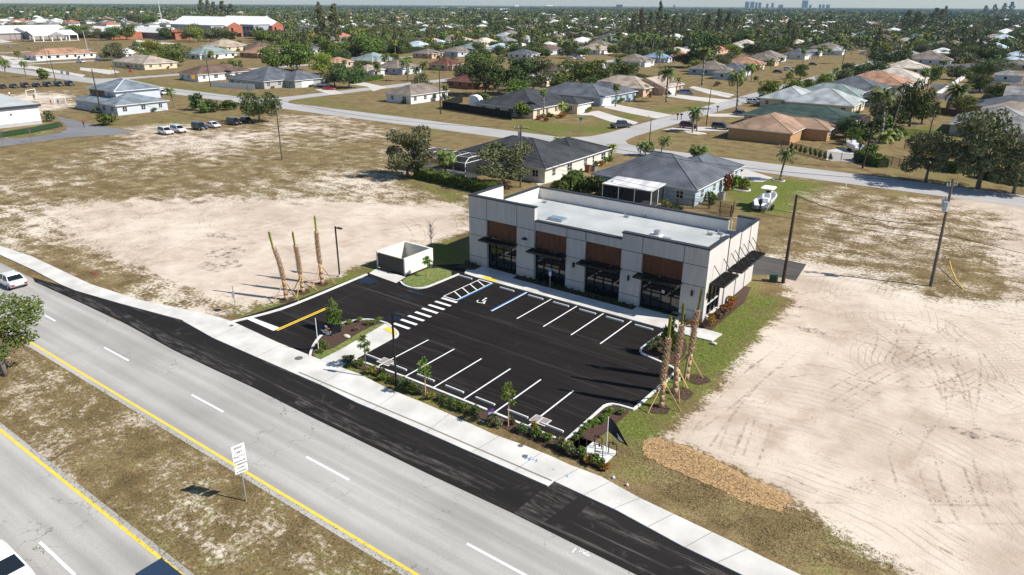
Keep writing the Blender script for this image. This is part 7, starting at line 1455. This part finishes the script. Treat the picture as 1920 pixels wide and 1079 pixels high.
# mailboxes
for i, (px, py, lab) in enumerate(((1270, 225, 'left mailbox of the pair beside the side street'), (1277, 225, 'right mailbox of the pair beside the side street'), (1345, 210, 'single dark mailbox beside the parked white suv driveway'), (1481, 166, 'mailbox on the street edge below curbside tree'), (1495, 158, 'left mailbox near the round curbside tree'), (1499, 157, 'right mailbox near the round curbside tree'), (1386, 335, 'mailbox post at the driveway near the bushy palm'))):
    c = P(px, py); t = thing('mailbox', lab, 'mailbox', (c[0], c[1], 0), 0, 'roadside mailboxes'); build('post', MB().box(-.08, .08, -.08, .08, 0, 1.3), M['bronze'], t); build('box', MB().loft([[(x, -.2, 1.3), (x, .2, 1.3), (x, .2, 1.55), (x, .1, 1.68), (x, -.1, 1.68), (x, -.2, 1.55)] for x in (-.35, .35)]), M['bronze'], t)
# goals on the dusty pitch
for (a, b, lab) in (((51, 183), (68, 180), 'white small football goal behind the flat white clinic, left'), ((104, 197), (124, 195), 'white small football goal beside the person in blue')):
    A, Bp = P(*a), P(*b); t = thing('football_goal', lab, 'goal', (A[0], A[1], 0)); dx, dy = Bp[0]-A[0], Bp[1]-A[1]
    build('frame', MB().tube((0, 0, 0), (0, 0, 2.2), .08).tube((dx, dy, 0), (dx, dy, 2.2), .08).tube((0, 0, 2.2), (dx, dy, 2.2), .08).tube((0, 0, 0), (-1.2, 0, 0), .05).tube((dx, dy, 0), (dx-1.2, dy, 0), .05).tube((0, 0, 2.2), (-1.2, 0, 0), .04).tube((dx, dy, 2.2), (dx-1.2, dy, 0), .04), M['white'], t)
# kerbed bed under the two palms
c = P(1302, 250); o = build('garden_bed', MB().prism([(2.6*math.cos(a)*(1+.2*math.sin(3*a)), 1.9*math.sin(a)) for a in np.linspace(0, 2*PI, 20)[:-1]], 0, .12, 0).prism([(2.3*math.cos(a)*(1+.2*math.sin(3*a)), 1.6*math.sin(a)) for a in np.linspace(0, 2*PI, 20)[:-1]], .1, .14, 1), [M['curb'], M['rock']], None, (c[0], c[1], 0)); tag(o, 'white kerbed stone bed around the palms by the dark red suv', 'garden bed')
for (px, py, w_, lab) in ((1460, 339, 1.1, 'pale kerb ring around the foot of bushy green palm'), (1390, 356, 1.6, 'curved kerb bed in front of the yellow green shrubs by the lawn')):
    c = P(px, py); o = build('garden_bed', MB().prism([(w_*math.cos(a), w_*.8*math.sin(a)) for a in np.linspace(0, 2*PI, 18)[:-1]], 0, .15, 0).prism([(w_*.85*math.cos(a), w_*.66*math.sin(a)) for a in np.linspace(0, 2*PI, 18)[:-1]], .14, .17, 1), [M['curb'], M['mulch']], None, (c[0], c[1], 0)); tag(o, lab, 'garden bed')
# ================================================================ PEOPLE
def person_mesh(stride, name='person', arm=.25):
    bm = bmesh.new(); V = lambda x, y, z: bm.verts.new((x, y, z))
    pel = V(0, 0, .95); ch = V(0, 0, 1.25); sh = V(0, 0, 1.42); nk = V(0, 0, 1.52); hd = V(.02, 0, 1.63); hd2 = V(.02, 0, 1.75)
    E = [(pel, ch), (ch, sh), (sh, nk), (nk, hd), (hd, hd2)]; rad = {pel: .15, ch: .15, sh: .14, nk: .055, hd: .10, hd2: .09}
    for s in (-1, 1):
        hp = V(0, s*.1, .88); kn = V(stride*s*.5+.04, s*.11, .48); an = V(stride*s, s*.11, .08); toe = V(stride*s+.16, s*.12, .04); E += [(pel, hp), (hp, kn), (kn, an), (an, toe)]; rad.update({hp: .1, kn: .065, an: .045, toe: .04})
        so_ = V(0, s*.2, 1.4); el = V(-stride*s*.4, s*.27, 1.13); wr = V(-stride*s*.8+arm*.4, s*.28, .9); hn = V(-stride*s*.85+arm*.5, s*.28, .8); E += [(sh, so_), (so_, el), (el, wr), (wr, hn)]; rad.update({so_: .065, el: .045, wr: .032, hn: .04})
    for a, b in E: bm.edges.new((a, b))
    me_ = bpy.data.meshes.new(name); bm.verts.index_update(); rl = [rad[v] for v in bm.verts]; bm.to_mesh(me_); bm.free()
    o = bpy.data.objects.new('tmp', me_); C.objects.link(o); md = o.modifiers.new('s', 'SKIN')
    for i, r in enumerate(rl): me_.skin_vertices[0].data[i].radius = (r, r)
    me_.skin_vertices[0].data[0].use_root = True; sb = o.modifiers.new('b', 'SUBSURF'); sb.levels = 1
    dg = bpy.context.evaluated_depsgraph_get(); out = bpy.data.meshes.new_from_object(o.evaluated_get(dg)); bpy.data.objects.remove(o); out.name = name; return out
PMX = [person_mesh(.22), person_mesh(.06)]; PMV = {}
def person(px, py, top, leg, lab, i=0, group=None, hz=0.0):
    k = (top, leg, i)
    if k not in PMV:
        me_ = PMX[i].copy(); me_.materials.clear()
        for m_ in (mat('cloth%.2f%.2f%.2f' % top, top, .9), mat('cloth%.2f%.2f%.2f' % leg, leg, .9), M['skin'], mat('hair', (.03, .02, .015), .8)): me_.materials.append(m_)
        for p in me_.polygons: z = p.center.z; p.material_index = 3 if z > 1.70 else 2 if z > 1.48 or (abs(p.center.y) > .22 and z < 1.1) else 1 if z < .96 else 0
        PMV[k] = me_
    c = P(px, py); o = ob('person', PMV[k], None, (c[0], c[1], .02), hz, 1.05); tag(o, lab, 'person', group)
person(65, 188, (.02, .02, .03), (.02, .02, .03), 'person in dark clothes standing in front of the left goal', 1)
person(96, 197, (.03, .02, .02), (.30, .06, .05), 'person in dark top and reddish trousers walking between the two goals', 0, hz=1)
person(110, 197, (.02, .08, .35), (.02, .04, .12), 'person in blue standing at the right goal', 1)
person(19, 183, (.7, .7, .7), (.1, .1, .1), 'person in white top left of both goals', 1); person(158, 239, (.35, .03, .05), (.03, .02, .03), 'person in red top on the grey clinic drive', 0, hz=2)
for i in range(26):
    gpx = [(10, 90), (14, 90), (17, 91), (20, 92), (22, 91), (34, 89), (37, 89), (39, 90), (52, 94), (55, 94), (57, 94), (67, 95), (70, 94), (166, 86), (169, 85), (172, 86), (175, 86), (178, 85), (181, 85), (184, 86), (155, 78), (158, 78), (132, 76), (12, 92), (79, 93), (145, 80)][i]
    person(gpx[0]+R.uniform(-1, 1), gpx[1]+R.uniform(-.5, .5), [(.03, .03, .05), (.3, .05, .05), (.1, .15, .3), (.5, .5, .5)][i % 4], (.05, .05, .07), 'small figure in dark or pale clothes among the groups on the sports field', i % 2, 'people on the sports field', i)
# ================================================================ TREES OF THE SUBURB
lim = lambda px: float(np.interp(px, [0, 430, 431, 560, 640, 750, 950, 1100, 1250, 1430, 1640, 1641, 1920], [42, 44, 60, 100, 108, 104, 112, 110, 106, 100, 96, 118, 128]))
def okpos(X, Y, r=1.5):
    q = proj(X, Y, 0)
    if not (-30 < q[0] < 1950) or q[2] < 150: return None
    if q[1] > lim(q[0]): return None
    if q[0] < 560 and q[1] > 42 and not (72 < q[1] < 90 and q[0] > 345): return None
    for x in NS:
        if abs(X-x) < 6 and Y < 600: return None
    if not clear(X, Y, r): return None
    return q
def blocks(X, Y):     # would stand right in front of a house as one looks across the estate
    L = math.hypot(X, Y); ux, uy = X/L, Y/L
    return any(not clear(X+ux*k, Y+uy*k, 1.5) for k in (7, 15, 24, 34))
pos_ = []
for d0, d1, area in ((200, 400, 95), (400, 800, 52)):
    n_ = int(.66*(d1*d1-d0*d0)/area)
    for _ in range(n_):
        d = math.sqrt(R.uniform(d0*d0, d1*d1)); u = R.uniform(-.76, .76); X = -math.sin(YAW)*d+math.cos(YAW)*u*d; Y = math.cos(YAW)*d+math.sin(YAW)*u*d; q = okpos(X, Y)
        if q and not (blocks(X, Y) and R.random() < .85): pos_.append((q[2], X, Y))
pos_.sort(); nt_, np_, ns_, nz_ = 0, 0, 0, 0; rest = []
for d, X, Y in pos_:
    u = R.random()
    if u < .5 and nt_ < 165: nt_ += 1; tree(R.choice(['round_oak', 'round_dark', 'round_mid', 'round_mid', 'round_lime', 'round_dark', 'spread_oak']), X, Y, R.uniform(4.5, 9), R.uniform(5.5, 10), None, d=R.choice(['bushy tree', 'leafy tree', 'round crowned tree']))
    elif u < .66 and np_ < 165: np_ += 1; palm(R.choice(['royal', 'royal', 'fan', 'gold']), X, Y, R.uniform(4, 10), R.uniform(1.0, 1.5), None)
    elif u < .84 and ns_ < 40: ns_ += 1; shrub(R.choice(['dark', 'mid', 'lime', 'bright', 'gold']), X, Y, R.uniform(4, 7), R.uniform(2.5, 4.5), None, 'garden bushes')
    elif u < .87 and nz_ < 30: nz_ += 1; tree('pine', X, Y, R.uniform(11, 17), R.uniform(6, 9), None, group='tall casuarina pines', d='tall shaggy pine')
    else: rest.append((X, Y, d))
for d0, d1, area in ((780, 1100, 130), (1100, 2000, 330)):
    for _ in range(int(.66*(d1*d1-d0*d0)/area)):
        d = math.sqrt(R.uniform(d0*d0, d1*d1)); u = R.uniform(-.76, .76); X = -math.sin(YAW)*d+math.cos(YAW)*u*d; Y = math.cos(YAW)*d+math.sin(YAW)*u*d
        q = proj(X, Y, 0)
        if q[1] < lim(q[0]) and not (q[0] < 560 and d < 800 and q[1] > 42) and (d > 1500 or (clear(X, Y, 1) and not (blocks(X, Y) and R.random() < .6))): rest.append((X, Y, d))
rs = np.random.RandomState(5); VV = []; MI = []
for X, Y, d in rest:
    nq = 150 if d < 800 else 90 if d < 1200 else 40; W = rs.uniform(5, 11) if d < 1000 else rs.uniform(8, 16); H = rs.uniform(4, 8.5) if rs.rand() < .94 else rs.uniform(11, 17)
    p = rs.normal(size=(nq, 3)); p /= np.linalg.norm(p, axis=1)[:, None]; p *= rs.uniform(.5, 1.0, (nq, 1)); p[:, 0] *= W/2; p[:, 1] *= W/2; p[:, 2] = p[:, 2]*H*.36+H*.62; p += [X, Y, 0]
    v, f = quads(p, W*(.11 if d < 800 else .14 if d < 1200 else .2), rs); VV.append(v); MI += [rs.choice(5, p=[.3, .25, .25, .1, .1])]*nq
for _ in range(9500):
    d = math.sqrt(rs.uniform(2000**2, 9500**2)) if _ % 3 else rs.uniform(2000, 6000); u = rs.uniform(-.78, .78); X = -math.sin(YAW)*d+math.cos(YAW)*u*d; Y = math.cos(YAW)*d+math.sin(YAW)*u*d; W = rs.uniform(18, 50)*d/3000; nq = 26
    H = rs.uniform(7, 13) if rs.rand() < .97 else rs.uniform(15, 22); p = rs.normal(size=(nq, 3)); p /= np.linalg.norm(p, axis=1)[:, None]; p *= rs.uniform(.4, 1.0, (nq, 1)); p[:, 0] *= W/2; p[:, 1] *= W/2; p[:, 2] = p[:, 2]*H*.38+H*.55; p += [X, Y, 0]
    v, f = quads(p, 5.5, rs); VV.append(v); MI += [rs.choice(5, p=[.35, .25, .25, .05, .1])]*nq
VV = np.concatenate(VV); FF = np.arange(len(VV)).reshape(-1, 4); fm = npmesh('distant_trees', VV, FF, None)
for k in ('dark', 'oak', 'mid', 'lime', 'pine'): fm.materials.append(M['lf_'+k])
fm.polygons.foreach_set('material_index', np.array(MI, np.int32)); o = ob('distant_trees', fm); o['kind'] = 'stuff'
# scattered grass tufts over the near verges
def tufts(poly, n_, m_, name, smin=.08, smax=.2):
    w_ = [P(*q) for q in poly]; xs_ = [p[0] for p in w_]; ys_ = [p[1] for p in w_]; pts = np.stack([rs.uniform(min(xs_), max(xs_), n_*4), rs.uniform(min(ys_), max(ys_), n_*4)], 1)
    ok = sdist(pts[:, 0], pts[:, 1], w_) > 0; pts = pts[ok][:n_]; p = np.concatenate([pts, rs.uniform(.02, .12, (len(pts), 1))], 1); v, f = quads(p, .05, rs, .2); o = ob(name, npmesh(name, v, f, M[m_])); o['kind'] = 'stuff'
tufts([(0,640),(60,655),(800,1090),(350,1090),(0,800)], 9000, 'lf_tuft', 'median_grass')
tufts([(1160,850),(1235,815),(1480,945),(1730,1079),(1480,1058),(1200,905)], 6000, 'lf_tuft', 'verge_grass')
tufts([(1140,850),(1230,815),(1470,575),(1405,520),(1320,625),(1270,690),(1190,775)], 5000, 'lf_tuftg', 'side_lawn_grass')
def strew(poly, n_, m_, name, size, zmax, dens=None):
    w_ = [P(*q) for q in poly]; xs_ = [p[0] for p in w_]; ys_ = [p[1] for p in w_]; k = max(1, n_//14); c = np.stack([rs.uniform(min(xs_), max(xs_), k*4), rs.uniform(min(ys_), max(ys_), k*4)], 1)
    c = c[sdist(c[:, 0], c[:, 1], w_) > 0][:k]; pts = np.repeat(c, 14, 0)+rs.normal(size=(len(c)*14, 2))*(dens or .5); p = np.concatenate([pts, rs.uniform(.03, zmax, (len(pts), 1))], 1)
    v, f = quads(p*[1, 1, 1], size, rs, .3); v = v.reshape(-1, 4, 3); m_c = v.mean(1, keepdims=True); v[:, :, 2:] = m_c[:, :, 2:]+(v[:, :, 2:]-m_c[:, :, 2:])*.35; v = v.reshape(-1, 3); o = ob(name, npmesh(name, v, f, M[m_])); o['kind'] = 'stuff'
strew([(60, 300), (300, 270), (600, 260), (860, 320), (860, 380), (560, 372), (320, 372), (100, 400)], 9000, 'lf_tuft', 'sand_weeds', .16, .25, .8)
strew([(90, 400), (300, 380), (500, 385), (330, 470), (180, 480)], 1800, 'lf_tuft', 'sand_weeds', .10, .14, .5)
strew([(1480, 440), (1640, 400), (1860, 430), (1890, 540), (1780, 560), (1620, 520)], 5000, 'lf_tuft', 'sand_weeds', .12, .14, .8)
strew([(1400, 640), (1900, 560), (1919, 1000), (1500, 900), (1300, 790)], 700, 'lf_tuft', 'sand_weeds', .07, .1, .4)
M['lf_chip'] = leafmat('chip_pieces', (0.30, 0.19, 0.09), (0.85, 0.62, 0.36))
strew([(1208, 830), (1240, 822), (1300, 842), (1400, 893), (1480, 930), (1488, 946), (1470, 958), (1400, 943), (1290, 893), (1215, 858)], 7000, 'lf_chip', 'loose_wood_chips', .04, .09, .38)
tufts([(0,640),(60,655),(800,1090),(350,1090),(0,800)], 6000, 'lf_tuftg', 'green_median_grass')
# ================================================================ HAZE
hz = MB().box(-13000, 9000, -400, 13000, -1, 150); hm = bpy.data.materials.new('haze'); hm.use_nodes = True; n = hm.node_tree; n.nodes.clear()
out = n.nodes.new('ShaderNodeOutputMaterial'); pv = n.nodes.new('ShaderNodeVolumePrincipled'); pv.inputs['Color'].default_value = (.55, .78, 1, 1); pv.inputs['Density'].default_value = .000045; pv.inputs['Anisotropy'].default_value = .2; n.links.new(pv.outputs[0], out.inputs['Volume'])
USE_HAZE = True
if USE_HAZE: struct('haze', hz, hm, 'stuff')
# ================================================================ LABELS OF THE THINGS LEFT TO NAME
for o in list(bpy.data.objects):
    if o.parent is None and o.get('label') and o.get('category') in ('house', 'school', 'tree', 'building', 'fence', 'utility pole', 'pavilion', 'palm tree', 'car', 'pickup truck', 'mast') and not o.get('auto'):
        q = proj(o.location.x, o.location.y, 3); lb = o['label']
        for cut in (' left of', ' right of', ' behind', ' beside', ' in front', ' on the', ' at the', ' before', ' by ', ' beyond', ' alone', ' between', ', ', ' with ', ' attached', ' running', ' standing', ' near', ' rising', ' parked', ' second', ' of ', ' along', ' from '): lb = lb.split(cut)[0]
        if 3 <= len(lb.split()) <= 6: ANCH.append((q[0], q[1], ('' if lb.startswith('the ') else 'the ')+lb))
cnt = {}
for a in ANCH: cnt[a[2]] = cnt.get(a[2], 0)+1
ANCH = [a for a in ANCH if cnt[a[2]] == 1]
AUTO.sort(key=lambda a: -a[2]); groups = {}
for o, px, py, desc in AUTO:
    a = min(ANCH, key=lambda a: (a[0]-px)**2+(3.0*(a[1]-py))**2); dx, dy = px-a[0], py-a[1]
    rel_ = ('just ' if abs(dx) < 25 else '')+('left of' if dx < 0 else 'right of') if abs(dx) > abs(dy)*1.3 else ('beyond' if dy < 0 else 'in front of')
    groups.setdefault((desc, rel_, a[2]), []).append((math.hypot(dx, dy), o))
for (desc, rel_, ph), L in groups.items():
    L.sort(key=lambda t: t[0])
    for i, (d, o) in enumerate(L):
        o['label'] = ('%s %s %s' % (desc, rel_, ph)) if len(L) == 1 else ('nearest %s %s %s' % (desc, rel_, ph) if i == 0 else '%s nearest %s %s %s' % (ordw[i] if i < 12 else 'furthest', desc, rel_, ph))
tens = {1: 'first', 2: 'second', 3: 'third', 5: 'fifth', 8: 'eighth', 9: 'ninth', 12: 'twelfth'}
def ordinal(i):
    names = 'zero one two three four five six seven eight nine ten eleven twelve thirteen fourteen fifteen sixteen seventeen eighteen nineteen'.split()
    if i < 20: return tens.get(i, names[i]+'th')
    a, b = divmod(i, 10); tn = {2: 'twent', 3: 'thirt', 4: 'fort'}[a]
    return tn+'ieth' if b == 0 else tn+'y '+tens.get(b, names[b]+'th')
same = {}
for o in bpy.data.objects:
    if o.parent is None and o.get('label') and o.get('category'): same.setdefault(o['label'], []).append(o)
for lb, L in same.items():
    if len(L) > 1 and len(lb.split()) <= 16:
        L.sort(key=lambda o: proj(o.location.x, o.location.y, 0)[0]); words = lb.split()
        for i, o in enumerate(L): o['label'] = (ordinal(i+1)+' from left, '+' '.join(words))
for o in bpy.data.objects:
    if o.parent is None and o.get('label') and len(o['label'].split()) > 16: o['label'] = ' '.join(o['label'].split()[:16])
print('TOTAL', len(bpy.data.objects), 'trees', nt_, 'palms', np_, 'shrubs', ns_, 'rest', len(rest), 'farhouses', len(farw), 'ind', n_ind)
